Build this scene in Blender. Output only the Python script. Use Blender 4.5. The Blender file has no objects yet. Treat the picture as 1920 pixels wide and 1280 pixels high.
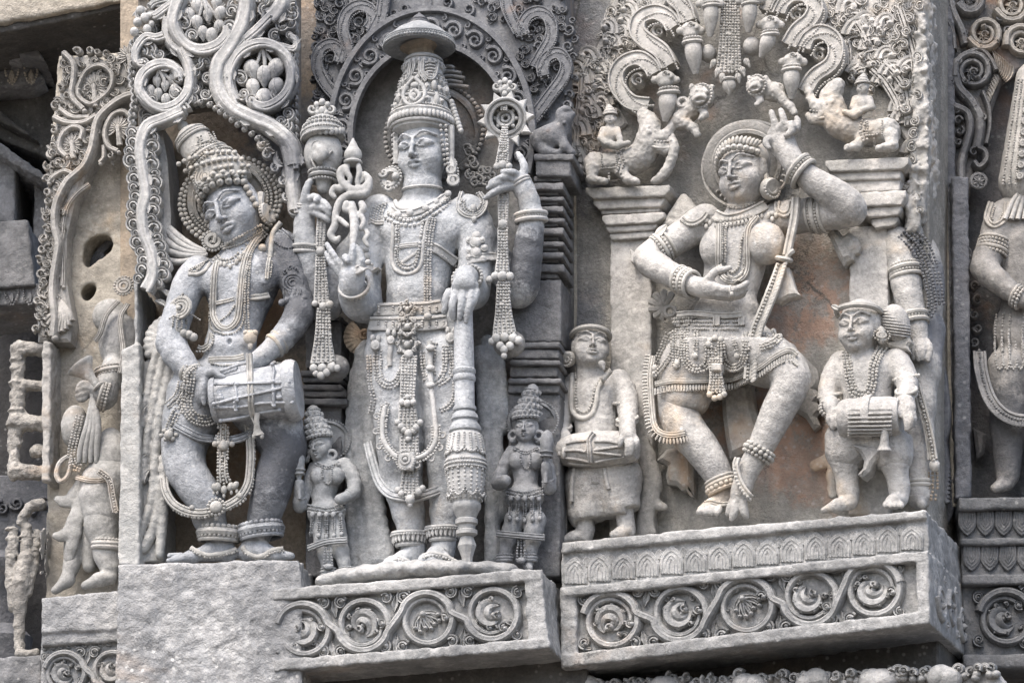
import bpy, math, random
import numpy as np
from mathutils import Matrix, Euler

random.seed(7); rng = np.random.default_rng(7)
sc = bpy.context.scene
COL = sc.collection
# ------------------------------------------------------------------ camera, sky, sun, exposure
PITCH = math.radians(17.35); FPX = 5000.0; DIST = 6.25; S = DIST / FPX; ZC = 3.5
CAM = np.array([0.0, -DIST * math.cos(PITCH), ZC - DIST * math.sin(PITCH)])
RIGHT = np.array([1.0, 0, 0]); FWD = np.array([0, math.cos(PITCH), math.sin(PITCH)]); UP = np.array([0, -math.sin(PITCH), math.cos(PITCH)])
cd = bpy.data.cameras.new('camera'); cam = bpy.data.objects.new('camera', cd); COL.objects.link(cam)
cam.location = CAM; cam.rotation_euler = (math.pi / 2 + PITCH, 0, 0)
cd.sensor_width = 36; cd.lens = FPX / 1920 * 36; cd.clip_start = 0.05; cd.clip_end = 3000
sc.camera = cam
SUN_EL, SUN_AZ = math.radians(60), math.radians(-32)      # azimuth measured from the camera side towards the right
world = bpy.data.worlds.new('World'); sc.world = world; world.use_nodes = True
nt = world.node_tree; nt.nodes.clear()
sky = nt.nodes.new('ShaderNodeTexSky'); sky.sky_type = 'NISHITA'; sky.sun_disc = False
sky.sun_elevation = SUN_EL; sky.sun_rotation = math.pi + SUN_AZ * -1; sky.air_density = 1.0; sky.dust_density = 5.0; sky.ozone_density = 0.6
bg = nt.nodes.new('ShaderNodeBackground'); bg.inputs['Strength'].default_value = 0.15
wo = nt.nodes.new('ShaderNodeOutputWorld')
nt.links.new(sky.outputs[0], bg.inputs[0]); nt.links.new(bg.outputs[0], wo.inputs[0])
sd = bpy.data.lights.new('sun', 'SUN'); sun = bpy.data.objects.new('sun', sd); COL.objects.link(sun)
sd.energy = 0.95; sd.angle = math.radians(32); sd.color = (1.0, 0.975, 0.945)
sdir = np.array([math.sin(SUN_AZ) * math.cos(SUN_EL), -math.cos(SUN_AZ) * math.cos(SUN_EL), math.sin(SUN_EL)])
from mathutils import Vector
sun.rotation_euler = Vector(sdir).to_track_quat('Z', 'Y').to_euler(); sun.location = (-3, -8, 9)
sc.view_settings.view_transform = 'Standard'; sc.view_settings.look = 'None'
sc.view_settings.exposure = 1.42; sc.view_settings.gamma = 1.0; sc.view_settings.use_curve_mapping = False

# ------------------------------------------------------------------ facet frames (photo pixel + depth -> point on a real wall plane)
def ray(x, y):
    x = np.asarray(x, float); y = np.asarray(y, float)
    return RIGHT * ((x - 960) / FPX)[..., None] + UP * ((640 - y) / FPX)[..., None] + FWD
class Frame:
    def __init__(s, ax, ay, Y0, yaw):
        a = math.radians(yaw); s.ex = np.array([math.cos(a), -math.sin(a), 0]); s.n = np.array([-math.sin(a), -math.cos(a), 0]); s.ez = np.array([0, 0, 1.0])
        d = ray(ax, ay); s.O = CAM + d * ((Y0 - CAM[1]) / d[1])
    def L(s, p):
        p = np.atleast_2d(np.asarray(p, float)); d = ray(p[:, 0], p[:, 1])
        t = ((s.O - CAM) @ s.n + p[:, 2] * S) / (d @ s.n); r = CAM + d * t[:, None] - s.O
        return np.stack([r @ s.ex / S, r[:, 2] / S, p[:, 2]], 1)
    def W(s, v): return s.O + (v[:, 0:1] * s.ex + v[:, 1:2] * s.ez + v[:, 2:3] * s.n) * S
FA = Frame(150, 640, 0.16, 8); FB = Frame(400, 640, 0.06, 6); FC = Frame(790, 640, 0.0, 12)
FD = Frame(1400, 640, -0.08, 20); FE = Frame(1860, 640, 0.03, 5)
FL = Frame(30, 640, 0.75, 0)

# ------------------------------------------------------------------ noise
_lat = rng.random((32, 32, 32)).astype(np.float32)
def vnoise(p):
    i = np.floor(p).astype(np.int32); f = (p - i).astype(np.float32); f = f * f * (3 - 2 * f); i &= 31; j = (i + 1) & 31
    x0, y0, z0 = i.T; x1, y1, z1 = j.T; fx, fy, fz = f.T
    c = lambda a, b, d: _lat[a, b, d]
    q = (c(x0, y0, z0) * (1 - fx) + c(x1, y0, z0) * fx) * (1 - fy) + (c(x0, y1, z0) * (1 - fx) + c(x1, y1, z0) * fx) * fy
    r = (c(x0, y0, z1) * (1 - fx) + c(x1, y0, z1) * fx) * (1 - fy) + (c(x0, y1, z1) * (1 - fx) + c(x1, y1, z1) * fx) * fy
    return (q * (1 - fz) + r * fz) * 2 - 1
def fbm(p, o=3):
    a = 0; w = 1.0
    for k in range(o): a = a + w * vnoise(p * 2 ** k + 17.3 * k); w *= .5
    return a

# ------------------------------------------------------------------ distance-field sculpting (smooth unions, one continuous surface)
class SDF:
    def __init__(s, F): s.F = F; s.ops = []; s.M = None
    # pt: photo pixel (x, y, depth) unless a head frame is pushed
    def P(s, x, y, d):
        if s.M is None: return s.F.L([(x, y, d)])[0]
        c, R, u = s.M; return c + R @ np.array([x, y, d], float) * u
    def u(s): return 1.0 if s.M is None else s.M[2]
    def cone(s, a, b, k=5, sub=False, fd=1.0):
        pa, pb = s.P(*a[:3]), s.P(*b[:3]); s.ops.append(('c', pa, pb, a[3] * s.u(), b[3] * s.u(), k * (s.u() if s.M else 1), sub, fd))
    def chain(s, pts, k=5, sub=False, fd=1.0, smooth=0):
        if smooth: pts = crom(np.array(pts, float), smooth).tolist()
        for a, b in zip(pts[:-1], pts[1:]): s.cone(a, b, k, sub, fd)
    def ell(s, x, y, d, rx, ry, rd, rot=0, k=5, sub=False, R=None):
        u = s.u(); c = s.P(x, y, d)
        if R is None: R = rotm(0, 0, rot)
        if s.M is not None: R = s.M[1] @ R
        s.ops.append(('e', c, np.array([rx, ry, rd], float) * u, R, k * (u if s.M else 1), sub))
    def prism(s, poly, d0, d1, rnd=2, k=.1, sub=False, dref=None):
        # convex outline in photo pixels, read at depth dref (default d1)
        q = s.F.L([(x, y, d1 if dref is None else dref) for x, y in poly])[:, :2]
        if np.sum(q[:, 0] * np.roll(q[:, 1], -1) - np.roll(q[:, 0], -1) * q[:, 1]) < 0: q = q[::-1]
        s.ops.append(('p', q, d0, d1, rnd, k, sub))
    def head(s, c, R, u): s.M = (s.F.L([c])[0], R, u)
    def endhead(s): s.M = None
    def bbox(s, o):
        if o[0] == 'c':
            r = max(o[3], o[4]); rr = np.array([r, r, r * max(1, o[7])]); return np.minimum(o[1], o[2]) - rr, np.maximum(o[1], o[2]) + rr
        if o[0] == 'e':
            e = np.sqrt(((o[3] * o[2]) ** 2).sum(1)); return o[1] - e, o[1] + e
        return np.append(o[1].min(0), o[2]), np.append(o[1].max(0), o[3])
    def mesh(s, h, noise=None):
        bb = [s.bbox(o) for o in s.ops if not o[-2 if o[0] == 'c' else -1]]
        lo = np.min([b[0] for b in bb], 0) - 3 * h; hi = np.max([b[1] for b in bb], 0) + 3 * h
        if noise: lo -= noise[0]; hi += noise[0]
        N = np.ceil((hi - lo) / h).astype(int) + 1
        f = np.full(N, 60.0, np.float32)
        for o in s.ops:
            k = o[5] if o[0] in 'cp' else o[4]; sub = o[6] if o[0] in 'cp' else o[5]
            a, b = s.bbox(o); m = k + 4 * h + (noise[0] if noise else 0)
            i0 = np.clip(np.floor((a - m - lo) / h).astype(int), 0, N); i1 = np.clip(np.ceil((b + m - lo) / h).astype(int) + 1, 0, N)
            if (i1 <= i0).any(): continue
            X = (lo[0] + h * np.arange(i0[0], i1[0], dtype=np.float32))[:, None, None]; Y = (lo[1] + h * np.arange(i0[1], i1[1], dtype=np.float32))[None, :, None]; Z = (lo[2] + h * np.arange(i0[2], i1[2], dtype=np.float32))[None, None, :]
            if o[0] == 'c':
                _, pa, pb, r1, r2, _, _, fd = o
                ba = pb - pa; g = np.array([1, 1, 1 / fd ** 2]); L2 = (ba * ba * g).sum() + 1e-6
                px, py, pz = X - pa[0], Y - pa[1], Z - pa[2]
                t = np.clip((px * ba[0] + py * ba[1] + pz * (ba[2] * g[2])) / L2, 0, 1)
                D = np.sqrt((px - t * ba[0]) ** 2 + (py - t * ba[1]) ** 2 + ((pz - t * ba[2]) / fd) ** 2) - (r1 + t * (r2 - r1))
            elif o[0] == 'e':
                _, c, r, R, _, _ = o
                px, py, pz = X - c[0], Y - c[1], Z - c[2]
                q = [(R[0, i] * px + R[1, i] * py + R[2, i] * pz) / r[i] for i in range(3)]
                k0 = np.sqrt(q[0] ** 2 + q[1] ** 2 + q[2] ** 2); k1 = np.sqrt((q[0] / r[0]) ** 2 + (q[1] / r[1]) ** 2 + (q[2] / r[2]) ** 2)
                D = k0 * (k0 - 1) / (k1 + 1e-6)
            else:
                _, q, d0, d1, rnd, _, _ = o
                D2 = None
                for (ax, ay), (bx, by) in zip(q, np.roll(q, -1, 0)):
                    l = math.hypot(bx - ax, by - ay) + 1e-9
                    e = ((X - ax) * (by - ay) - (Y - ay) * (bx - ax)) / l
                    D2 = e if D2 is None else np.maximum(D2, e)
                Dz = np.maximum(Z - d1, d0 - Z)
                A = D2 + rnd; B = Dz + rnd
                D = np.minimum(np.maximum(A, B), 0) + np.sqrt(np.maximum(A, 0) ** 2 + np.maximum(B, 0) ** 2) - rnd
            sl = tuple(slice(a_, b_) for a_, b_ in zip(i0, i1)); A = f[sl]
            kk = max(k, .05)
            if sub:
                D = -D; hh = np.clip(.5 - .5 * (D - A) / kk, 0, 1); hh = 1 - hh
                f[sl] = A * (1 - hh) + D * hh + kk * hh * (1 - hh)
            else:
                hh = np.clip(.5 + .5 * (A - D) / kk, 0, 1); f[sl] = A * (1 - hh) + D * hh - kk * hh * (1 - hh)
        if noise:
            amp, scl, octv = noise
            ii = np.argwhere(np.abs(f) < amp * 2 + 2 * h)
            f[tuple(ii.T)] += amp * fbm((lo + h * ii) / scl, octv).astype(np.float32)
        v, q = nets(f); return v * h + lo, q
    def add(s, g, h, noise=None):
        v, q = s.mesh(h, noise); g.raw(v, q)
def nets(f):
    sgn = f < 0; n = np.array(f.shape)
    cs = np.zeros(n - 1, np.int8)
    for dx in (0, 1):
        for dy in (0, 1):
            for dz in (0, 1): cs += sgn[dx:n[0] - 1 + dx, dy:n[1] - 1 + dy, dz:n[2] - 1 + dz]
    act = (cs > 0) & (cs < 8); C = np.argwhere(act)
    idx = np.full(act.shape, -1, np.int32); idx[act] = np.arange(len(C))
    acc = np.zeros((len(C), 3)); cnt = np.zeros(len(C))
    for ax in range(3):
        o1, o2 = [a for a in range(3) if a != ax]
        for u in (0, 1):
            for w in (0, 1):
                off = np.zeros(3, int); off[o1] = u; off[o2] = w; p = C + off; r = p.copy(); r[:, ax] += 1
                a = f[tuple(p.T)]; b = f[tuple(r.T)]; m = (a < 0) != (b < 0); t = a[m] / (a[m] - b[m])
                q = p[m].astype(float); q[:, ax] += t; acc[m] += q; cnt[m] += 1
    V = acc / cnt[:, None]
    Q = []
    for ax in range(3):
        o1, o2 = [(1, 2), (2, 0), (0, 1)][ax]
        s0 = [slice(None)] * 3; s1 = [slice(None)] * 3; s0[ax] = slice(0, -1); s1[ax] = slice(1, None)
        d = sgn[tuple(s0)].astype(np.int8) - sgn[tuple(s1)]
        e = np.argwhere(d != 0); sg = d[tuple(e.T)]
        ok = (e[:, o1] > 0) & (e[:, o2] > 0) & (e[:, o1] < n[o1] - 1) & (e[:, o2] < n[o2] - 1); e = e[ok]; sg = sg[ok]
        def at(a, b):
            q = e.copy(); q[:, o1] += a; q[:, o2] += b; return idx[tuple(q.T)]
        quad = np.stack([at(-1, -1), at(0, -1), at(0, 0), at(-1, 0)], 1)
        quad[sg < 0] = quad[sg < 0][:, ::-1]; Q.append(quad)
    return V, np.concatenate(Q)
def rotm(yaw, pitch, roll):
    # local axes: right, up, out of the wall. yaw>0 turns towards the viewer's right, pitch>0 looks up, roll>0 tips the top to the left
    y, p, r = [math.radians(a) for a in (yaw, pitch, roll)]
    Ry = np.array([[math.cos(y), 0, math.sin(y)], [0, 1, 0], [-math.sin(y), 0, math.cos(y)]])
    Rx = np.array([[1, 0, 0], [0, math.cos(p), math.sin(p)], [0, -math.sin(p), math.cos(p)]])
    Rz = np.array([[math.cos(r), -math.sin(r), 0], [math.sin(r), math.cos(r), 0], [0, 0, 1]])
    return Rz @ Ry @ Rx
def crom(p, sub, closed=False):
    p = np.asarray(p, float)
    if closed: e = np.vstack([p[-1], p, p[0], p[1]])
    else: e = np.vstack([2 * p[0] - p[1], p, 2 * p[-1] - p[-2]])
    out = []; t = (np.arange(sub) / sub)[:, None]
    for i in range(1, len(e) - 2):
        a, b, c, d = e[i - 1:i + 3]
        out.append(.5 * (2 * b + (c - a) * t + (2 * a - 5 * b + 4 * c - d) * t ** 2 + (3 * b - a - 3 * c + d) * t ** 3))
    if not closed: out.append(p[-1:])
    return np.vstack(out)
def resample(p, step):
    l = np.r_[0, np.cumsum(np.linalg.norm(np.diff(p[:, :3], axis=0), axis=1))]; n = max(2, int(round(l[-1] / step)) + 1)
    t = np.linspace(0, l[-1], n); return np.stack([np.interp(t, l, p[:, i]) for i in range(p.shape[1])], 1)
def arc(cx, cy, rx, ry, a0, a1, n, d=0, dmid=0, rot=0):
    # points on an ellipse, angles in degrees, 0 = right, 90 = up in the picture
    out = []
    for i in range(n):
        a = math.radians(a0 + (a1 - a0) * i / (n - 1)); x = rx * math.cos(a); y = -ry * math.sin(a); c = math.cos(math.radians(rot)); s_ = math.sin(math.radians(rot))
        out.append((cx + x * c - y * s_, cy + x * s_ + y * c, d + dmid * math.sin(math.pi * i / (n - 1))))
    return out
def spiral(cx, cy, r0, r1, a0, turns, n, d=0, d1=None):
    # photo-pixel spiral from radius r0 at angle a0 (degrees, up = 90); turns > 0 runs counter-clockwise
    return [(cx + (r0 + (r1 - r0) * t) * math.cos(math.radians(a0) + turns * 2 * math.pi * t), cy - (r0 + (r1 - r0) * t) * math.sin(math.radians(a0) + turns * 2 * math.pi * t), d + ((d1 - d) * t if d1 is not None else 0)) for t in np.linspace(0, 1, n)]

# ------------------------------------------------------------------ direct meshes
def _ico(n):
    import bmesh
    bm = bmesh.new(); bmesh.ops.create_icosphere(bm, subdivisions=n, radius=1); bm.verts.ensure_lookup_table()
    v = np.array([w.co[:] for w in bm.verts]); f = np.array([[w.index for w in q.verts] for q in bm.faces]); bm.free(); return v, f
ICO1 = _ico(1); ICO2 = _ico(2); ICO3 = _ico(3)
# relief profiles: (across, height) from one foot to the other
ROUND = [(-1, 0), (-.97, .4), (-.7, .8), (-.3, .98), (.3, .98), (.7, .8), (.97, .4), (1, 0)]
GROOVE = [(-1, 0), (-.98, .42), (-.88, .66), (-.8, .6), (-.72, .78), (-.35, .97), (0, .93), (.35, .97), (.72, .78), (.8, .6), (.88, .66), (.98, .42), (1, 0)]
DOUBLE = [(-1, 0), (-1, .6), (-.75, .95), (-.4, .95), (-.12, .55), (.12, .55), (.4, .95), (.75, .95), (1, .6), (1, 0)]
TRIPLE = [(-1, 0), (-1, .5), (-.82, .8), (-.6, .8), (-.45, .5), (-.25, .9), (.25, .9), (.45, .5), (.6, .8), (.82, .8), (1, .5), (1, 0)]
FLAT = [(-1, 0), (-1, .8), (-.85, 1), (.85, 1), (1, .8), (1, 0)]
RIM = [(-1, 0), (-1, .9), (-.85, 1), (-.62, 1), (-.55, .6), (.55, .6), (.62, 1), (.85, 1), (1, .9), (1, 0)]
LOOP = [(-1, 0), (-1, .9), (-.93, 1), (-.76, 1), (-.7, .88), (-.3, .92), (.3, .92), (.7, .88), (.76, 1), (.93, 1), (1, .9), (1, 0)]
LEAFY = [(-1, 0), (-1, .6), (-.8, .9), (-.3, .85), (0, .62), (.3, .85), (.8, .9), (1, .6), (1, 0)]
class G:
    def __init__(s, F): s.F = F; s.v = []; s.f = []; s.n = 0
    def raw(s, v, f):
        v = np.asarray(v, float)
        s.v.append(v)
        if isinstance(f, np.ndarray): s.f.append(f + s.n)
        else:
            for q in f: s.f.append(np.array([q]) + s.n)
        s.n += len(v)
    def Lp(s, p): return s.F.L(p)
    def sweep(s, loc, A, B, closed=False, cap=True, wrap=True):
        # loc: n x 3 local centres; A, B: n x m x ... offsets already expanded -> rings n x m x 3
        n, m = A.shape[:2]; v = A.reshape(-1, 3); q = []
        i = np.arange(n if closed else n - 1)[:, None]; j = np.arange(m if wrap else m - 1)[None, :]
        i2 = (i + 1) % n; j2 = (j + 1) % m
        q = np.stack([(i * m + j).ravel(), (i * m + j2).ravel(), (i2 * m + j2).ravel(), (i2 * m + j).ravel()], 1)
        s.raw(v, q)
        if not closed and cap:
            for r, o in ((0, -1), (n - 1, 1)):
                s.f.append(np.array([list(range(r * m, r * m + m))[::-o]]) + s.n - len(v))
    def tube(s, pts, r=None, n=7, sub=4, closed=False, flat=1.0):
        p = np.array(pts, float)
        if p.shape[1] == 3: p = np.hstack([p, np.full((len(p), 1), r)])
        if sub > 1: p = crom(p, sub, closed)
        c = s.Lp(p[:, :3]); rr = p[:, 3]
        t = np.gradient(c, axis=0) if not closed else np.roll(c, -1, 0) - np.roll(c, 1, 0); t /= np.linalg.norm(t, axis=1)[:, None] + 1e-9
        ref = np.array([0, 0, 1.0]); side = np.cross(ref, t); l = np.linalg.norm(side, axis=1)
        for i in range(len(side)):
            if l[i] < .15: side[i] = side[i - 1] if i else np.array([1.0, 0, 0])
        side -= (side * t).sum(1)[:, None] * t; side /= np.linalg.norm(side, axis=1)[:, None] + 1e-9; up = np.cross(t, side)
        a = np.arange(n) * 2 * math.pi / n
        ring = c[:, None] + rr[:, None, None] * (np.cos(a)[None, :, None] * side[:, None] + flat * np.sin(a)[None, :, None] * up[:, None])
        s.sweep(c, ring, None, closed)
    def band(s, pts, w, h, prof=GROOVE, sub=4, closed=False, taper=None):
        # relief strip lying on depth d, half width w, height h (pts may carry own half width in column 4)
        p = np.array(pts, float)
        if p.shape[1] == 3: p = np.hstack([p, np.full((len(p), 1), w)])
        if sub > 1: p = crom(p, sub, closed)
        c = s.Lp(p[:, :3]); ww = p[:, 3]
        t = np.gradient(c, axis=0) if not closed else np.roll(c, -1, 0) - np.roll(c, 1, 0); t[:, 2] = 0; t /= np.linalg.norm(t, axis=1)[:, None] + 1e-9
        side = np.stack([t[:, 1], -t[:, 0], 0 * t[:, 0]], 1); pr = np.array(prof)
        hh = h * np.clip(ww / w, .45, 1.3)
        ring = c[:, None] + (ww[:, None] * pr[None, :, 0])[..., None] * side[:, None]
        ring[:, :, 2] += hh[:, None] * pr[None, :, 1]
        s.sweep(c, ring[:, ::-1], None, closed)
    def bead1(s, c, r, ico=None, flat=1.0):
        v, f = ico or (ICO2 if r >= 4.5 else ICO1)
        v = v * np.array([1, 1, flat]) * r + c; s.raw(v, f)
    def beads(s, pts, r, step=None, sub=6, closed=False, jit=.06):
        p = np.array(pts, float); p = crom(p, sub, closed) if sub > 1 else p
        if closed: p = np.vstack([p, p[:1]])
        c = s.Lp(p[:, :3]); c = resample(c, step or 2 * r * .98)
        if closed: c = c[:-1]
        for q in c:
            if r < 4 and rng.random() < .025: continue
            s.bead1(q + rng.normal(0, .13 * r, 3), r * (1 + rng.uniform(-.16, .12)))
    def string(s, pts, r, n=1, gap=None, **k):
        # n parallel rows of beads
        p = crom(np.array(pts, float), 6); t = np.gradient(p[:, :2], axis=0); t /= np.linalg.norm(t, axis=1)[:, None] + 1e-9
        gap = gap or 2 * r
        for i in range(n):
            o = (i - (n - 1) / 2) * gap; q = p.copy(); q[:, 0] += -t[:, 1] * o; q[:, 1] += t[:, 0] * o; s.beads(q, r, sub=1, **k)
    def ell(s, x, y, d, rx, ry, rd, rot=0, R=None, ico=None):
        v, f = ico or (ICO2 if max(rx, ry) < 14 else ICO3); R = rotm(0, 0, rot) if R is None else R
        s.raw((v * np.array([rx, ry, rd])) @ R.T + s.Lp([(x, y, d)])[0], f)
    def lathe(s, a, b, prof, n=16, flat=1.0):
        # profile (t, r) along the axis from photo point a to b
        pa, pb = s.Lp([a, b]); ax = pb - pa; t = ax / np.linalg.norm(ax)
        ref = np.array([0, 0, 1.0]) if abs(t[2]) < .9 else np.array([1.0, 0, 0])
        sd_ = np.cross(ref, t); sd_ /= np.linalg.norm(sd_); up = np.cross(t, sd_)
        an = np.arange(n) * 2 * math.pi / n; pr = np.array(prof, float)
        ring = pa + pr[:, 0][:, None, None] * ax + pr[:, 1][:, None, None] * (np.cos(an)[None, :, None] * sd_ + flat * np.sin(an)[None, :, None] * up)
        s.sweep(None, ring, None)
    def ring(s, c, axis, R, r, n=20, m=6, beads=0, fl=1.0, rows=1):
        # ring about an axis given in local directions (right, up, out)
        c = s.Lp([c])[0]; t = np.array(axis, float); t /= np.linalg.norm(t)
        ref = np.array([0, 0, 1.0]) if abs(t[2]) < .9 else np.array([1.0, 0, 0]); a_ = np.cross(ref, t); a_ /= np.linalg.norm(a_); b_ = np.cross(t, a_)
        if beads:
            k = int(2 * math.pi * R / (2 * beads)) + 1
            for i in range(k):
                a = 2 * math.pi * i / k; s.bead1(c + R * (math.cos(a) * a_ + fl * math.sin(a) * b_), beads)
            return
        A = np.arange(n) * 2 * math.pi / n; B = np.arange(m) * 2 * math.pi / m
        rad = np.cos(A)[:, None] * a_ + fl * np.sin(A)[:, None] * b_
        rg = c + R * rad[:, None] + r * (np.cos(B)[None, :, None] * rad[:, None] + np.sin(B)[None, :, None] * t)
        s.sweep(None, rg, None, closed=True)
    def poly(s, pts, d0, d1, bev=2.0, inset=None):
        # outline in photo pixels at depth d1, extruded from d0, with a bevelled front edge
        q = s.Lp([(x, y, d1) for x, y in pts])[:, :2]
        if np.sum(q[:, 0] * np.roll(q[:, 1], -1) - np.roll(q[:, 0], -1) * q[:, 1]) < 0: q = q[::-1]
        e0 = q - np.roll(q, 1, 0); e1 = np.roll(q, -1, 0) - q
        n0 = np.stack([-e0[:, 1], e0[:, 0]], 1); n0 /= np.linalg.norm(n0, axis=1)[:, None] + 1e-9; n1 = np.stack([-e1[:, 1], e1[:, 0]], 1); n1 /= np.linalg.norm(n1, axis=1)[:, None] + 1e-9
        m = n0 + n1; m /= np.maximum((m * m).sum(1) / 2, .5)[:, None]
        k = len(q); z = lambda d: np.full((k, 1), d)
        v = np.vstack([np.hstack([q, z(d0)]), np.hstack([q, z(d1 - bev)]), np.hstack([q + m * bev, z(d1)])])
        i = np.arange(k); j = (i + 1) % k
        f = [np.stack([i, j, j + k, i + k], 1), np.stack([i + k, j + k, j + 2 * k, i + 2 * k], 1)]
        s.raw(v, np.vstack(f)); b = s.n - len(v)
        s.f.append(np.array([list(range(2 * k, 3 * k))]) + b); s.f.append(np.array([list(range(k))[::-1]]) + b)
    def leaf(s, x, y, ang, ln, w, d, h=5, curl=0.0, lobes=0):
        # pointed leaf with a raised midrib from its base (x, y), pointing at ang (90 = up)
        a = math.radians(ang); n = 9 if lobes == 0 else 13
        mid = []; L_ = []; R_ = []
        for i in range(n):
            t = i / (n - 1); aa = a + curl * t; 
            mid.append((x + ln * t * math.cos(aa), y - ln * t * math.sin(aa)))
            ww = w * math.sin(math.pi * min(1, t * .92 + .08)) ** .8 * (1 if not lobes else .72 + .28 * abs(math.cos(t * lobes * math.pi)))
            nx, ny = math.sin(aa), math.cos(aa)
            L_.append((mid[-1][0] - nx * ww, mid[-1][1] - ny * ww)); R_.append((mid[-1][0] + nx * ww, mid[-1][1] + ny * ww))
        P = []
        for i in range(n):
            t = i / (n - 1); m_ = mid[i]; hh = h * (1 - .4 * t)
            for (q, e) in ((L_[i], 0), ((.55 * L_[i][0] + .45 * m_[0], .55 * L_[i][1] + .45 * m_[1]), .95), (m_, .6 if lobes else .7), ((.55 * R_[i][0] + .45 * m_[0], .55 * R_[i][1] + .45 * m_[1]), .95), (R_[i], 0)): P.append((q[0], q[1], d + hh * e))
        ring = s.Lp(P).reshape(n, 5, 3); ring = ring[:, ::-1]
        s.sweep(None, ring, None, cap=False, wrap=False)
    def curl(s, x, y, r, a0, turns, w, d, h, prof=ROUND, end=.25, n=14, ball=True):
        # little volute: a spiral strip ending in a ball
        p = spiral(x, y, r, r * end, a0, turns, n, d); p = [(q[0], q[1], q[2], w * (1 - .45 * i / (n - 1))) for i, q in enumerate(p)]
        s.band(p, w, h, prof, sub=2)
        if ball: s.ell(p[-1][0], p[-1][1], d + h * .4, w * .9, w * .9, h * .8, ico=ICO1)
    def grow(s, x, y, a0, ln, turn, w, d, h, prof=ROUND, n=10):
        # tendril: starts at (x, y) heading a0, turns progressively by 'turn' degrees, tapering into a ball
        p = []; a = math.radians(a0)
        for i in range(n):
            t = i / (n - 1); p.append((x, y, d, w * (1 - .5 * t))); st = ln / n * (1.25 - .6 * t); x += st * math.cos(a); y -= st * math.sin(a); a += math.radians(turn) / n * (.4 + 1.2 * t)
        s.band(p, w, h, prof, sub=2); s.ell(p[-1][0], p[-1][1], d + h * .4, w * .85, w * .85, h * .7, ico=ICO1)
def mesh_of(name, g, base=None):
    v = g.F.W(np.vstack(g.v)); v = v - base if base is not None else v
    me = bpy.data.meshes.new(name)
    tot = sum(len(f) for f in g.f); lt = np.concatenate([np.full(len(f), f.shape[1]) for f in g.f]); lv = np.concatenate([f.ravel() for f in g.f])
    me.vertices.add(len(v)); me.vertices.foreach_set('co', v.astype(np.float32).ravel())
    me.loops.add(len(lv)); me.loops.foreach_set('vertex_index', lv.astype(np.int32))
    me.polygons.add(tot); me.polygons.foreach_set('loop_start', np.r_[0, np.cumsum(lt)[:-1]].astype(np.int32))
    me.update(calc_edges=True); me.validate()
    return me
class Thing:
    def __init__(s, F, name, label, cat, base, group=None, kind=None):
        s.F = F; s.base = F.W(F.L([base]))[0]; o = bpy.data.objects.new(name, None); COL.objects.link(o); o.location = s.base; o.empty_display_size = .05
        if kind: o['kind'] = kind
        o['label'] = label; o['category'] = cat
        if group: o['group'] = group
        s.o = o
    def g(s): return G(s.F)
    def part(s, name, g, mat, parent=None, smooth=40, label=None, kind=None):
        if not g.v: return None
        me = mesh_of(name, g, s.base); me.materials.append(mat)
        me.polygons.foreach_set('use_smooth', np.ones(len(me.polygons), bool))
        if smooth and smooth < 180: me.set_sharp_from_angle(angle=math.radians(smooth))
        o = bpy.data.objects.new(name, me); COL.objects.link(o); o.parent = parent or s.o
        if label: o['label'] = label
        if kind: o['kind'] = kind
        return o
cy = sc.cycles; cy.max_bounces = 4; cy.diffuse_bounces = 3; cy.glossy_bounces = 1; cy.transmission_bounces = 0; cy.volume_bounces = 0; cy.use_denoising = True; cy.use_adaptive_sampling = True; cy.adaptive_threshold = 0.02; cy.caustics_reflective = False; cy.caustics_refractive = False

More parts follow.
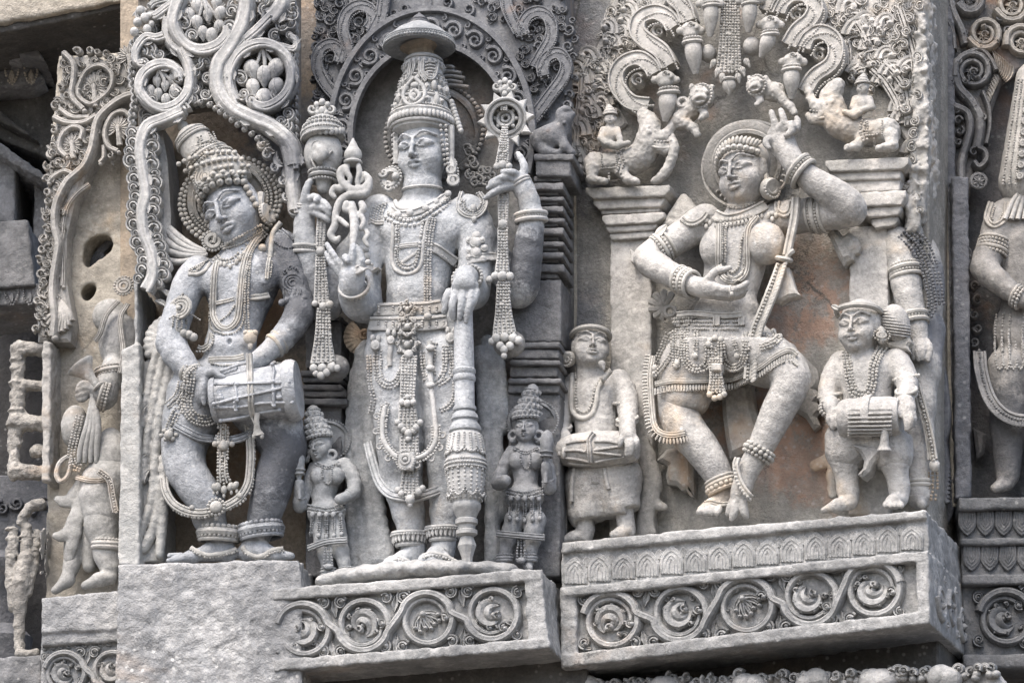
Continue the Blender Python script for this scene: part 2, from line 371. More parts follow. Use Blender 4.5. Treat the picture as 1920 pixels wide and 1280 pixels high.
# ------------------------------------------------------------------ weathered soapstone
def stone(name, light=(.40, .40, .385), mid=(.27, .275, .27), dark=(.085, .09, .098), warm=(.36, .25, .16), patina=.35, stain=.2, streak=.3, speck=.25, bump=.35, rough=.62, grain=1.0, patches=(), chisel=0.0, scale=1.0, crack=0.0):
    m = bpy.data.materials.new(name); m.use_nodes = True; t = m.node_tree; t.nodes.clear(); N = t.nodes.new; K = t.links.new
    light = (light[0] * 1.01, light[1] * 1.0, light[2] * 1.0); mid = (mid[0] * 1.0, mid[1] * 1.0, mid[2] * 1.0)
    geo = N('ShaderNodeNewGeometry'); P = geo.outputs['Position']
    def noise(sc_, det=6, rg=.6, off=0.0, vec=None, st=None, dist=0.0):
        n = N('ShaderNodeTexNoise'); n.inputs['Scale'].default_value = sc_; n.inputs['Detail'].default_value = det; n.inputs['Roughness'].default_value = rg; n.inputs['Distortion'].default_value = dist
        mp = N('ShaderNodeMapping'); mp.inputs['Location'].default_value = (off, off * 1.7, off * .6); mp.inputs['Scale'].default_value = st or (1, 1, 1)
        K(vec or P, mp.inputs['Vector']); K(mp.outputs[0], n.inputs['Vector']); return n.outputs['Fac']
    def ramp(v, a, b, lo=0.0, hi=1.0):
        r = N('ShaderNodeMapRange'); r.interpolation_type = 'SMOOTHSTEP'; r.inputs[1].default_value = a; r.inputs[2].default_value = b; r.inputs[3].default_value = lo; r.inputs[4].default_value = hi; K(v, r.inputs[0]); return r.outputs[0]
    def mth(op, a, b):
        n = N('ShaderNodeMath'); n.operation = op
        for i, x in enumerate((a, b)):
            if isinstance(x, (int, float)): n.inputs[i].default_value = x
            else: K(x, n.inputs[i])
        return n.outputs[0]
    def mix(f, a, b, bt='MIX'):
        n = N('ShaderNodeMix'); n.data_type = 'RGBA'; n.blend_type = bt
        if isinstance(f, (int, float)): n.inputs[0].default_value = f
        else: K(f, n.inputs[0])
        for i, x in ((6, a), (7, b)):
            if isinstance(x, tuple): n.inputs[i].default_value = (*x, 1)
            else: K(x, n.inputs[i])
        return n.outputs[2]
    n_mid = noise(12 * scale, 5, .8, 3.1); n_big = noise(2.3 * scale, 4, .64, 9.7, dist=.4); n_fine = noise(110, 3, .7, 1.3)
    n_str = noise(9, 3, .6, 5.5, st=(1.0, 1.0, .16)); n_warm = noise(3.4 * scale, 4, .65, 21.3, dist=.6)
    c = mix(ramp(n_mid, .4, .62), mid, light)
    c = mix(ramp(n_fine, .35, .7, 0, .5 * grain), c, tuple(x * .55 for x in mid))
    pm = ramp(n_big, .62 - .32 * patina, .80 - .2 * patina, 0, .75 * min(1, patina * 1.6))
    pm = mth('MULTIPLY', pm, ramp(n_mid, .3, .5, .35, 1.0))
    wm = ramp(n_warm, .62 - .22 * stain, .78 - .16 * stain, 0, min(1, stain * 2.4))
    lm = None; n_wh = noise(5.0 * scale, 4, .7, 61.0, dist=.5); c = mix(ramp(n_wh, .52, .66, 0, .4), c, tuple(min(.75, x * 1.32) for x in light)); c = mix(ramp(n_wh, .46, .34, 0, .5), c, tuple(x * .62 for x in mid))
    wob = n_mid; n_rag = noise(22, 5, .75, 71.0) if any(p[6] == 'warm' for p in patches) else None
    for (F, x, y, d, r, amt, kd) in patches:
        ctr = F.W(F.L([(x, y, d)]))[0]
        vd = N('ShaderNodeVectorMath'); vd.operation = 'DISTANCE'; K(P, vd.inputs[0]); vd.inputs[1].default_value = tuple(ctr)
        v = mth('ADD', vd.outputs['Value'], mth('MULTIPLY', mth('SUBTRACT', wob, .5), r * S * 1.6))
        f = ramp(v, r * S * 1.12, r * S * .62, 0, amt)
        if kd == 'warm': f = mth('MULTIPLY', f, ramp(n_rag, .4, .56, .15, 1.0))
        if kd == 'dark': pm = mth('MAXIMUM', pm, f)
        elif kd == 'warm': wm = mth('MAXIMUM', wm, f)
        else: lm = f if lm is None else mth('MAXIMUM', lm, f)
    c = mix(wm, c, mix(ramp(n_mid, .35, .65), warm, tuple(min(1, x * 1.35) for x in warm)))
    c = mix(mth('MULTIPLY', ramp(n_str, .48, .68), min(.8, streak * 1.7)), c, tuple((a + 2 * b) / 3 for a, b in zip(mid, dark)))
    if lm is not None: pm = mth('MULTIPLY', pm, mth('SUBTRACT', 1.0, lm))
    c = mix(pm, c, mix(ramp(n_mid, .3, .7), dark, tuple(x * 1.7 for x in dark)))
    vo = N('ShaderNodeTexVoronoi'); vo.inputs['Scale'].default_value = 48; vo.inputs['Randomness'].default_value = 1; K(P, vo.inputs['Vector'])
    sp = mth('MULTIPLY', ramp(vo.outputs['Distance'], .26, .12), ramp(n_warm, .45, .62, 0, speck))
    if chisel:
        v2 = N('ShaderNodeTexVoronoi'); v2.feature = 'SMOOTH_F1'; v2.inputs['Scale'].default_value = 38; mp = N('ShaderNodeMapping'); mp.inputs['Rotation'].default_value = (0, .9, 0); mp.inputs['Scale'].default_value = (1, 1, 1.35)
        wv = N('ShaderNodeVectorMath'); wv.operation = 'MULTIPLY_ADD'; K(n_mid, wv.inputs[0]); wv.inputs[1].default_value = (.035, -.03, .02); K(P, wv.inputs[2]); K(wv.outputs[0], mp.inputs[0]); K(mp.outputs[0], v2.inputs['Vector'])
        c = mix(ramp(v2.outputs['Distance'], .3, .62, 0, .32 * min(1, chisel)), c, tuple(x * .6 for x in mid))
    if crack:
        vc = N('ShaderNodeTexVoronoi'); vc.feature = 'DISTANCE_TO_EDGE'; vc.inputs['Scale'].default_value = 2.6; wc = N('ShaderNodeVectorMath'); wc.operation = 'MULTIPLY_ADD'; K(n_mid, wc.inputs[0]); wc.inputs[1].default_value = (.25, .25, .25); K(P, wc.inputs[2]); K(wc.outputs[0], vc.inputs['Vector'])
        c = mix(mth('MULTIPLY', ramp(vc.outputs['Distance'], .012, .002), ramp(n_warm, .5, .6, 0, crack)), c, tuple(x * .35 for x in mid))
    c = mix(sp, c, (.6, .6, .58)); c = mix(mth('MULTIPLY', ramp(n_fine, .36, .26), .55 * grain), c, tuple(x * .5 for x in dark))
    b = N('ShaderNodeBsdfPrincipled'); K(c, b.inputs['Base Color']); b.inputs['Specular IOR Level'].default_value = .22
    K(ramp(n_mid, .3, .7, rough + .04, rough + .22), b.inputs['Roughness'])
    h = mth('ADD', mth('MULTIPLY', noise(60, 3, .8, 8.0), 2.2), mth('MULTIPLY', n_mid, 1.5))
    if chisel:
        h = mth('ADD', h, mth('MULTIPLY', v2.outputs['Distance'], chisel))
    bp = N('ShaderNodeBump'); bp.inputs['Strength'].default_value = bump; bp.inputs['Distance'].default_value = .006; K(h, bp.inputs['Height']); K(bp.outputs[0], b.inputs['Normal'])
    o = N('ShaderNodeOutputMaterial'); K(b.outputs[0], o.inputs[0]); return m
BL = dict(light=(.36, .375, .38), mid=(.235, .25, .26))          # cooler stone
M_PALE = stone('stone_pale', light=(.46, .455, .43), mid=(.33, .33, .31), patina=.12, stain=.22, streak=.12)
M_GREY = stone('stone_grey', patina=.2, stain=.12, streak=.2, **BL)
M_BLOCK = stone('stone_block', light=(.38, .385, .375), mid=(.24, .245, .24), patina=.18, stain=.1, streak=.25, chisel=1.1, bump=.55)
M_DARK = stone('stone_dark', light=(.15, .155, .165), mid=(.095, .1, .11), dark=(.04, .042, .048), patina=.35, stain=.18, streak=.25, warm=(.17, .12, .09))
M_BASE = stone('stone_base', light=(.35, .36, .355), mid=(.215, .225, .225), patina=.3, stain=.08, streak=.25)

# ------------------------------------------------------------------ ground and the temple walls
def sheet(name, pts, z, mat):
    me = bpy.data.meshes.new(name); me.from_pydata([(x, y, z) for x, y in pts], [], [tuple(range(len(pts)))]); me.materials.append(mat)
    o = bpy.data.objects.new(name, me); COL.objects.link(o); o['kind'] = 'structure'; return o
M_GROUND = stone('ground_paving', light=(.17, .155, .135), mid=(.12, .11, .095), patina=.15, stain=.2, scale=.4)
sheet('ground', [(-800, -800), (800, -800), (800, 800), (-800, 800)], 0, M_GROUND)

def slab(F, name, label, cat, polys, mat, h=4, noise=(1.2, 14, 3), base=None, part='block', kind=None, rnd=3):
    # polys: list of (outline px, d0, d1)
    x, y = polys[0][0][0]
    t = Thing(F, name, label, cat, base or (x, y, 0), kind=kind)
    s = SDF(F)
    for pl, d0, d1 in polys: s.prism(pl, d0, d1, rnd, k=1.0)
    g = t.g(); s.add(g, h, noise); t.part(part, g, mat, smooth=60)
    return t
def wall(F, name, label, x0, x1, mat, y0=-420, y1=1700, thick=320, dd=0):
    t = Thing(F, name, label, 'wall', ((x0 + x1) / 2, y1, 0)); g = t.g()
    g.poly([(x0, y0), (x1, y0), (x1, y1), (x0, y1)], -thick, dd, 3); t.part('wall_face', g, mat, smooth=30); return t
M_WB = stone('niche_wall_warm', light=(.40, .34, .265), mid=(.27, .23, .18), patina=.35, stain=.45, warm=(.27, .19, .13),
             patches=[(FB, 545, 250, 0, 130, .85, 'dark'), (FB, 470, 250, 0, 90, .5, 'warm'), (FB, 555, 620, 0, 60, .8, 'dark'), (FB, 440, 900, 0, 110, .6, 'warm'), (FB, 570, 60, 0, 110, .55, 'dark')])
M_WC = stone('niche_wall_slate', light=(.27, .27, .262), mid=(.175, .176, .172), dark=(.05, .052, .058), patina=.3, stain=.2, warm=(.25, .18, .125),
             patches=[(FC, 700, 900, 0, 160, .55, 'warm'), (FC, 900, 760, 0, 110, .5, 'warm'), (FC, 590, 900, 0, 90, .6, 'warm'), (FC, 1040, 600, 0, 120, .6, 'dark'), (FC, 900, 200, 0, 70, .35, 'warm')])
M_WD = stone('niche_wall_stained', light=(.35, .342, .31), mid=(.24, .234, .213), patina=.2, stain=.3, chisel=.35, crack=.8, bump=.5, warm=(.33, .21, .15),
             patches=[(FD, 1520, 560, 0, 95, .75, 'warm'), (FD, 1500, 850, 0, 95, .85, 'warm'), (FD, 1390, 770, 0, 80, .85, 'warm'), (FD, 1470, 640, 0, 60, .7, 'warm'), (FD, 1090, 60, 0, 90, .8, 'dark'), (FD, 1085, 350, 0, 80, .85, 'dark'), (FD, 1075, 600, 0, 70, .8, 'dark')])
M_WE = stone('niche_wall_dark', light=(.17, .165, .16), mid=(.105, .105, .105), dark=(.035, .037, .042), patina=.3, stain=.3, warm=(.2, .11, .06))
M_WA = stone('niche_wall_buff', light=(.42, .395, .34), mid=(.29, .27, .23), patina=.15, stain=.3, chisel=.3, crack=.6, warm=(.36, .24, .12))
wall(FB, 'stone_wall', 'warm brown stained wall behind the leaning drummer statue', 225, 600, M_WB, dd=-45)
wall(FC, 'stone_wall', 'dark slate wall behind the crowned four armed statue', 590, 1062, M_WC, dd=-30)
wall(FD, 'stone_wall', 'pale orange stained wall behind the dancing woman statue', 1062, 1742, M_WD, dd=0)
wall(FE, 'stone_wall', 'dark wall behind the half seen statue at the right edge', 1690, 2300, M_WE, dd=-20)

M_BB = stone('block_rough', light=(.40, .405, .40), mid=(.25, .257, .262), patina=.2, stain=.12, streak=.2, chisel=1.3, bump=.5, speck=.6, crack=.6)
slab(FB, 'pedestal_block', 'large plain rough grey block under the leaning drummer', 'pedestal', [([(221, 1058), (560, 1048), (566, 1100), (566, 1330), (214, 1330)], -100, 150)], M_BB, h=3.5, noise=(3.0, 22, 4))
M_SB = stone('slab_pale', light=(.47, .47, .45), mid=(.34, .345, .335), patina=.08, stain=.1, streak=.35, chisel=.5, crack=.5)
slab(FB, 'carved_slab', 'pale flat edge slab left of the leaning drummer', 'slab',
     [([(228, 655), (262, 640), (262, 1060), (221, 1060)], -90, 104), ([(250, 520), (300, 545), (290, 720), (258, 860), (258, 1050), (262, 655), (250, 645)][:5] + [(252, 640)], -90, 98),
      ([(258, 700), (296, 640), (300, 830), (322, 1050), (258, 1054)], -90, 72)], M_SB, h=3, noise=(1.6, 16, 3))

# ------------------------------------------------------------------ helpers for carved figures
class Height:
    # front-most depth of what has been carved so far, so jewellery can lie on it
    def __init__(s, F, cell=2.5): s.F = F; s.c = cell; s.D = {}; s.pts = []; s.A = None
    def add(s, g):
        s.pts.append(np.vstack(g.v)); v = np.vstack(s.pts); s.pts = [v]
        s.lo = v[:, :2].min(0) - 10; n = np.ceil((v[:, :2].max(0) + 10 - s.lo) / s.c).astype(int) + 1
        A = np.full(n, -1e3); ij = ((v[:, :2] - s.lo) / s.c).astype(int); np.maximum.at(A, (ij[:, 0], ij[:, 1]), v[:, 2])
        for _ in range(2):
            B = A.copy()
            for dx, dy in ((1, 0), (-1, 0), (0, 1), (0, -1)): B = np.maximum(B, np.where(A < -900, np.roll(A, (dx, dy), (0, 1)), A))
            A = np.where(A < -900, B, A)
        s.A = A; return s
    def at(s, x, y, dflt=60.0):
        d = dflt
        for _ in range(4):
            l = s.F.L([(x, y, d)])[0]; i, j = int((l[0] - s.lo[0]) / s.c), int((l[1] - s.lo[1]) / s.c)
            if 0 <= i < s.A.shape[0] and 0 <= j < s.A.shape[1] and s.A[i, j] > -900: d = s.A[i, j]
            else: return None
        return d
    def drape(s, pts, off=0.0, sub=6, win=2, dflt=None):
        p = np.array([q[:2] for q in pts], float); p = crom(p, sub) if sub > 1 else p
        d = [s.at(x, y) for x, y in p]
        ok = [v for v in d if v is not None]; fb = dflt if dflt is not None else (np.mean(ok) if ok else 60)
        last = fb; dd = []
        for v in d:
            if v is not None: last = v
            dd.append(last if v is not None or dflt is None else dflt)
        dd = np.array(dd); n = len(dd)
        sm = np.array([.5 * dd[max(0, i - win):i + win + 1].max() + .5 * dd[max(0, i - win):i + win + 1].mean() for i in range(n)])
        return np.column_stack([p, sm + off])
def Z(x0, y0, sc_):
    return lambda *p: [(x0 + p[i] / sc_, y0 + p[i + 1] / sc_) for i in range(0, len(p), 2)]
def neck(g, hm, pts, r, n=1, gap=None, off=0.0, win=2):
    q = hm.drape(pts, off, win=win); t = np.gradient(q[:, :2], axis=0); t /= np.linalg.norm(t, axis=1)[:, None] + 1e-9; gap = gap or 2 * r
    for i in range(n):
        o = (i - (n - 1) / 2) * gap; w = q.copy(); w[:, 0] -= t[:, 1] * o; w[:, 1] += t[:, 0] * o; g.beads(w, r, sub=1)
def strap(g, hm, pts, w, h, prof=GROOVE, off=-2.0, win=3):
    q = hm.drape(pts, off, sub=5, win=win); g.band(q, w, h, prof, sub=1)
def tassel(g, hm, x0, y0, x1, y1, w, d=None, r=2.6, n=3, bell=True, off=1.0):
    # beaded hanging ending in a bell shaped drop
    q = [(x0, y0), ((x0 + x1) / 2, (y0 + y1) / 2), (x1, y1)]
    neck(g, hm, q, r, n, 2 * w / n, off)
    d = hm.at(x1, y1) if d is None else d; d = 60 if d is None else d
    if bell:
        g.ell(x1, y1, d + 2, w * 1.15, w * .8, w * .8)
        a = math.atan2(y1 - y0, x1 - x0)
        for k in (-1, 0, 1): g.ell(x1 + math.cos(a) * w + k * w * .8 * -math.sin(a), y1 + math.sin(a) * w + k * w * .8 * math.cos(a), d + 2, w * .45, w * .5, w * .45)
def bangle(g, c, axis, R, rows=(('t', 0, 4), ('b', 8, 3)), fl=1.0):
    ax = np.array(axis, float); ax /= np.linalg.norm(ax)
    for kind, o, r in rows:
        x, y, d = c; cc = (x + ax[0] * o, y - ax[1] * o, d + ax[2] * o)
        if kind == 't': g.ring(cc, ax, R, r, n=24, m=8, fl=fl)
        else: g.ring(cc, ax, R + (2 if kind == 'B' else 0), r, beads=r, fl=fl)
def head(s, c, yaw, pitch, roll, u, moustache=False, eyes=1.0, plump=0.0, ears=True):
    R = rotm(yaw, pitch, roll); s.head(c, R, u)
    s.ell(0, .45, -.45, 1.0, 1.15, 1.05, k=.1)
    s.ell(0, -.05, -.22, .96 + plump * .08, 1.22, .98, k=.25)
    s.ell(0, -.8, .05, .66 + plump * .14, .46, .6, k=.3)
    s.ell(0, -1.06, .5, .24, .17, .2, k=.25)
    for e in (-1, 1):
        s.ell(e * .52, -.42, .3, .38 + plump * .1, .42, .38, k=.3)
        s.ell(e * .46, .16, .92, .38, .2, .2, rot=e * 3, k=.12, sub=True)
        s.chain([(e * .13, .44, .8, .045), (e * .46, .62, .72, .05), (e * .9, .46, .3, .045)], k=.05, smooth=3)
        s.ell(e * .45, .13, .6, .32, .16, .19, rot=e * 3, k=.03)
        s.chain([(e * .15, .08, .76, .04), (e * .34, .24, .8, .05), (e * .58, .25, .7, .05), (e * .84, .13, .45, .04)], k=.02, smooth=2)
        s.chain([(e * .15, .08, .76, .03), (e * .42, -.02, .76, .036), (e * .8, .11, .45, .03)], k=.02, smooth=2)
        s.ell(e * .13, -.36, .88, .105, .085, .11, k=.06)
    s.chain([(0, .44, .76, .075), (0, .1, .88, .075), (0, -.3, 1.06, .1)], k=.1)
    s.ell(0, -.34, 1.05, .11, .09, .11, k=.05)
    s.chain([(-.34, -.66, .66, .045), (-.13, -.6, .85, .08), (0, -.63, .87, .06), (.13, -.6, .85, .08), (.34, -.66, .66, .045)], k=.03, smooth=2)
    s.chain([(-.26, -.75, .7, .05), (0, -.81, .84, .095), (.26, -.75, .7, .05)], k=.03, smooth=2)
    s.chain([(-.4, -.68, .74, .03), (0, -.705, .97, .035), (.4, -.68, .74, .03)], k=.03, sub=True, smooth=2)
    if moustache: s.chain([(-.45, -.56, .66, .05), (0, -.5, .9, .06), (.45, -.56, .66, .05)], k=.05, smooth=2)
    if ears:
        for e in (-1, 1): s.ell(e * 1.0, .05, -.3, .13, .42, .26, k=.08)
    s.endhead()
def HP(F, c, yaw, pitch, roll, u):
    # head-frame point -> photo-like (x, y, d) is not needed: returns local coordinates
    R = rotm(yaw, pitch, roll); c0 = F.L([c])[0]; return lambda p: c0 + R @ np.array(p, float) * u
def fingers(s, lists, k=2.0):
    for p in lists: s.chain(p, k=k, smooth=2)
def rowring(g, a, b, t, R, r, kind='b', fl=1.0):
    # ring of beads or a torus round the axis a->b at fraction t
    c = tuple(np.array(a) + (np.array(b) - np.array(a)) * t); pa, pb = g.F.L([a, b]); ax = pb - pa
    if kind == 'b': g.ring(c, ax, R, r, beads=r, fl=fl)
    else: g.ring(c, ax, R, r, n=28, m=7, fl=fl)
def beadstrip(g, pts, w, r, n, edge=True, d_off=0):
    # flat strap with n rows of beads; pts carry (x, y, d, half width)
    p = np.array(pts, float); g.band(p, float(p[:, 3].max()), 4, FLAT)
    q = crom(p, 6)
    for i in range(n):
        o = (2 * (i + .5) / n - 1); t = np.gradient(q[:, :2], axis=0); t /= np.linalg.norm(t, axis=1)[:, None] + 1e-9
        w_ = q[:, :3].copy(); w_[:, 0] -= t[:, 1] * o * q[:, 3]; w_[:, 1] += t[:, 0] * o * q[:, 3]; w_[:, 2] += 5 + d_off; g.beads(w_, r, sub=1)
def inpoly(x, y, q):
    r = False
    for (a, b), (c, d) in zip(q, q[1:] + q[:1]):
        if (b > y) != (d > y) and x < (c - a) * (y - b) / (d - b) + a: r = not r
    return r
def scatter(t, mat, poly, n, size, d, h, seed, name='leaf_scroll'):
    # carved leaf curls spread over an outline, kept apart from one another
    R = random.Random(seed); xs = [p[0] for p in poly]; ys = [p[1] for p in poly]; P = []
    for _ in range(n * 30):
        if len(P) >= n: break
        x, y = R.uniform(min(xs), max(xs)), R.uniform(min(ys), max(ys))
        if inpoly(x, y, poly) and all((x - a) ** 2 + (y - b) ** 2 > (size * 1.25) ** 2 for a, b in P): P.append((x, y))
    for x, y in P:
        g = t.g(); s_ = size * R.uniform(.8, 1.2); a = R.uniform(0, 360); sg = R.choice((-1, 1)); g.curl(x, y, s_, a, sg * R.uniform(1.0, 1.5), s_ * .42, d, h * R.uniform(.7, 1.2), LEAFY)
        for k in range(R.choice((2, 3))): g.leaf(x + s_ * .8 * math.cos(math.radians(a + 40 * k)), y - s_ * .8 * math.sin(math.radians(a + 40 * k)), a + 50 * sg + 45 * k, s_ * R.uniform(.9, 1.5), s_ * .34, d, h * .6, curl=.6 * sg, lobes=2)
        t.part(name, g, mat)

# ------------------------------------------------------------------ carved pedestals
def scroll_row(t, mat, cs, r, d, w=8, h=16, seed=1, flip=False, leafmat=None):
    # a running vine that waves over and under the coils; each coil, its leaf and the fillers are parts
    R = random.Random(seed); path = []
    for i, (cx, cy) in enumerate(cs):
        up = (i % 2 == 0) ^ flip; A = (166, 14) if up else (194, 346)
        rr = r * R.uniform(.97, 1.03); path += [(cx + rr * math.cos(math.radians(A[0] + (A[1] - A[0]) * k / 9)), cy - rr * math.sin(math.radians(A[0] + (A[1] - A[0]) * k / 9)), d) for k in range(10)]
    g = t.g(); g.band(path, w, h, GROOVE, sub=3); t.part('vine', g, mat)
    for i, (cx, cy) in enumerate(cs):
        up = (i % 2 == 0) ^ flip; sg = -1 if up else 1
        g = t.g(); tr = R.uniform(.9, 1.08); p = spiral(cx, cy, r * 1.0, r * .7, 16 if up else -16, sg * tr, 34, d); n = len(p); p = [(x, y, dd, w * (.95 - .4 * k / n)) for k, (x, y, dd) in enumerate(p)]
        g.band(p, w, h * .95, GROOVE, sub=2); ex, ey = p[-1][:2]; o = t.part('scroll', g, mat)
        g = t.g(); g.curl(ex, ey, w * .8, R.uniform(0, 360), sg * 1.2, w * .45, d + 2, h * .9, LEAFY); g.ell(ex, ey, d + h * .7, w * .5, w * .5, h * .4); t.part('bud', g, mat, o)
        g = t.g(); bx, by = cx - sg * r * R.uniform(-.06, .06), cy + R.uniform(-.06, .06) * r; a0 = R.uniform(0, 360)
        if i % 4 == 2:      # palmette
            for k in range(7): g.grow(bx - r * .2, by + sg * r * .25, sg * 60 - 78 + 26 * k, r * R.uniform(.6, .8), (k - 3) * -28, r * .11, d + 1, h * R.uniform(.6, .85), LEAFY)
            g.ell(bx - r * .2, by + sg * r * .25, d + h * .5, r * .12, r * .12, h * .5)
        else:               # comma shaped acanthus with a scalloped back
            N_ = 16; tt = R.uniform(.78, .95); q = spiral(bx, by, r * .44, r * .2, a0, sg * tt, N_, d); g.band([(x, y, dd, r * (.05 + .24 * math.sin(math.pi * (k / (N_ - 1)) ** .8))) for k, (x, y, dd) in enumerate(q)], r * .29, h * .95, LEAFY, sub=2)
            q2 = spiral(bx, by, r * .6, r * .5, a0, sg * tt, 8, d)
            for k in range(1, 7): x, y, dd = q2[k]; g.curl(x, y, r * .09, R.uniform(0, 360), sg * 1.1, r * .06, d, h * .75, ROUND)
            x, y, dd = q[-1]; g.curl(x, y, r * .13, a0, sg * 1.3, r * .07, d + 2, h * .9, ROUND); g.ell(bx, by, d + h * .3, r * .1, r * .1, h * .4)
        t.part('leaf', g, leafmat or mat, o)
        for k in range(R.choice((2, 3))):
            aa = math.radians(R.uniform(0, 360)); g = t.g(); g.curl(cx + r * .74 * math.cos(aa), cy - r * .74 * math.sin(aa), r * .12, R.uniform(0, 360), sg, 3, d, h * .6, LEAFY); t.part('curl', g, mat, o)
        for sy in (-1, 1):
            if i == len(cs) - 1: continue
            nx, ny = cs[i + 1]; mx = (cx + nx) / 2 + R.uniform(-3, 3); my = (cy + ny) / 2 + sy * r * .9
            if (sy < 0) == up: pass
            g = t.g(); g.leaf(mx, my + sy * r * .16, (90 if sy > 0 else -90) + R.uniform(-15, 15), r * .66, r * .2, d, h * .75, lobes=2)
            for q in (-1, 1): g.curl(mx + q * r * .34, my + sy * r * .04, r * R.uniform(.2, .27), 90 - q * 60, q * 1.2, r * .1, d, h * .85, LEAFY)
            t.part('tendril', g, mat)
    for (cx, cy), e in ((cs[0], -1), (cs[-1], 1)):
        for sy in (-1, 1): g = t.g(); g.curl(cx + e * r * .98, cy + sy * r * .8, r * .2, 90 * e, e * 1.1, r * .09, d, h * .8, LEAFY); g.leaf(cx + e * r * .8, cy + sy * r * .98, 90 - e * 90, r * .4, r * .1, d, h * .6); t.part('tendril', g, mat)
def petal(g, cx, cy, w, hh, d, down=False, lean=0.0, relief=6):
    s_ = 1 if not down else -1; n = 10; out = []
    for e in (-1, 1):
        q = []
        for k in range(n + 1): tt = k / n; wf = .93 + .07 * math.sin(tt * 3) if tt < .45 else max(0, math.cos((tt - .45) / .55 * math.pi / 2)) ** .75; q.append((cx + e * w * wf + lean * tt, cy - s_ * hh * tt))
        out += q if e < 0 else q[::-1][1:]
    g.poly(out, d - 8, d + relief * .5, 1.6)
    for sc_, r in ((.8, 1.7), (.5, 1.5), (.22, 1.8)):
        g.tube([(cx + (x - cx) * sc_, cy + (y - cy) * (.42 + sc_ * .5), d + relief * .5) for x, y in out], r, n=5, sub=1)
M_PB = stone('pedestal_stone', light=(.39, .395, .388), mid=(.24, .245, .243), patina=.3, stain=.12, streak=.3, chisel=.6, crack=.6)
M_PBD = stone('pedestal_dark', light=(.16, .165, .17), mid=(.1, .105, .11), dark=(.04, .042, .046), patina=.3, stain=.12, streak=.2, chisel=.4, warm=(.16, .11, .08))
def base_middle():
    F = FC; t = Thing(F, 'carved_pedestal', 'grey pedestal with four vine scrolls under the crowned statue', 'pedestal', (770, 1255, 0)); s = SDF(F)
    s.prism([(513, 1106), (1014, 1068), (1030, 1212), (514, 1256)], -150, 152, 3, k=1)
    s.prism([(511, 1103), (1014, 1065), (1016, 1086), (512, 1125)], -150, 172, 3, k=1); s.prism([(512, 1236), (1028, 1194), (1031, 1214), (513, 1258)], -150, 172, 3, k=1); s.prism([(983, 1080), (1016, 1076), (1030, 1212), (990, 1212)], -150, 170, 3, k=1)
    s.prism([(640, 1086), (980, 1064), (990, 1080), (620, 1098)], -60, 140, 5, k=4)
    g = t.g(); s.add(g, 3.0, (2.0, 18, 4)); t.part('block', g, M_PB, smooth=60)
    scroll_row(t, M_PB, [(572, 1183), (684, 1173), (803, 1163), (925, 1152)], 49, 150, 8.5, 22, 3)
    g = t.g(); s = SDF(F); s.chain([(610, 1095, 120, 16), (690, 1080, 120, 18), (780, 1072, 130, 18), (870, 1070, 130, 16), (960, 1072, 110, 14)], k=8, fd=2.4, smooth=2); s.add(g, 3, (1.5, 16, 3)); t.part('foot_ledge', g, M_PB, smooth=70)
def base_right():
    F = FD; t = Thing(F, 'carved_pedestal', 'broad pale pedestal with lotus petal band and five vine scrolls under the dancer', 'pedestal', (1400, 1250, 0)); s = SDF(F)
    s.prism([(1052, 1020), (1400, 985), (1735, 958), (1742, 1010), (1744, 1170), (1052, 1250)], -200, 150, 3, k=1)
    s.prism([(1050, 1100), (1740, 1030), (1741, 1050), (1050, 1119)], -200, 176, 3, k=1); s.prism([(1050, 1226), (1743, 1143), (1744, 1168), (1050, 1252)], -200, 176, 3, k=1)
    s.prism([(1049, 1100), (1080, 1097), (1080, 1250), (1050, 1252)], -200, 172, 3, k=1); s.prism([(1715, 1035), (1741, 1031), (1744, 1168), (1722, 1170)], -200, 174, 3, k=1)
    s.prism([(1052, 1012), (1290, 992), (1735, 948), (1736, 972), (1290, 1014), (1052, 1036)], -200, 162, 4, k=1)
    g = t.g(); s.add(g, 3.4, (2.0, 18, 4)); t.part('block', g, M_PB, smooth=60)
    n = 15
    for i in range(n):
        f = (i + .5) / n; x = 1056 + (1732 - 1056) * f; yb = 1094 - 68 * f; yt = 1040 - 66 * f; g = t.g(); petal(g, x, yb + 2, 22.6, yb - yt - 2 + 3 * math.sin(i * 2.1), 150, relief=6); t.part('lotus_petal', g, M_PB)
        if i < n - 1: g = t.g(); x2 = x + 676 / n / 2; petal(g, x2, yb - 30, 8, yb - yt - 32, 149, relief=4); t.part('lotus_petal', g, M_PB)
    scroll_row(t, M_PB, [(1150, 1165), (1278, 1152), (1402, 1138), (1522, 1122), (1640, 1107)], 51, 148, 9, 24, 5)
    # return face of the block
    FR = Frame(1775, 1100, 0, 20); FR.ex, FR.n = -FD.n, FD.ex.copy(); c = FD.W(FD.L([(1743, 1100, 150)]))[0]; FR.O = c
    for k, (zz, hh) in enumerate(((0, 1),)):
        for i in range(3):
            g = G(FR); gx = 70 + i * 95
            def LP(p): p = np.atleast_2d(np.asarray(p, float)); return np.column_stack([p[:, 0], -p[:, 1], p[:, 2]])
            g.Lp = LP; g.curl(gx, 10, 38, 180, (-1) ** i * 1.3, 8, 0, 12, GROOVE); g.leaf(gx, 10, 60, 28, 8, 0, 9, lobes=3); g.curl(gx + 46, -30, 10, 90, 1, 4, 0, 8); g.curl(gx + 46, 46, 10, 0, 1, 4, 0, 8)
            t.part('side_scroll', g, M_PB)
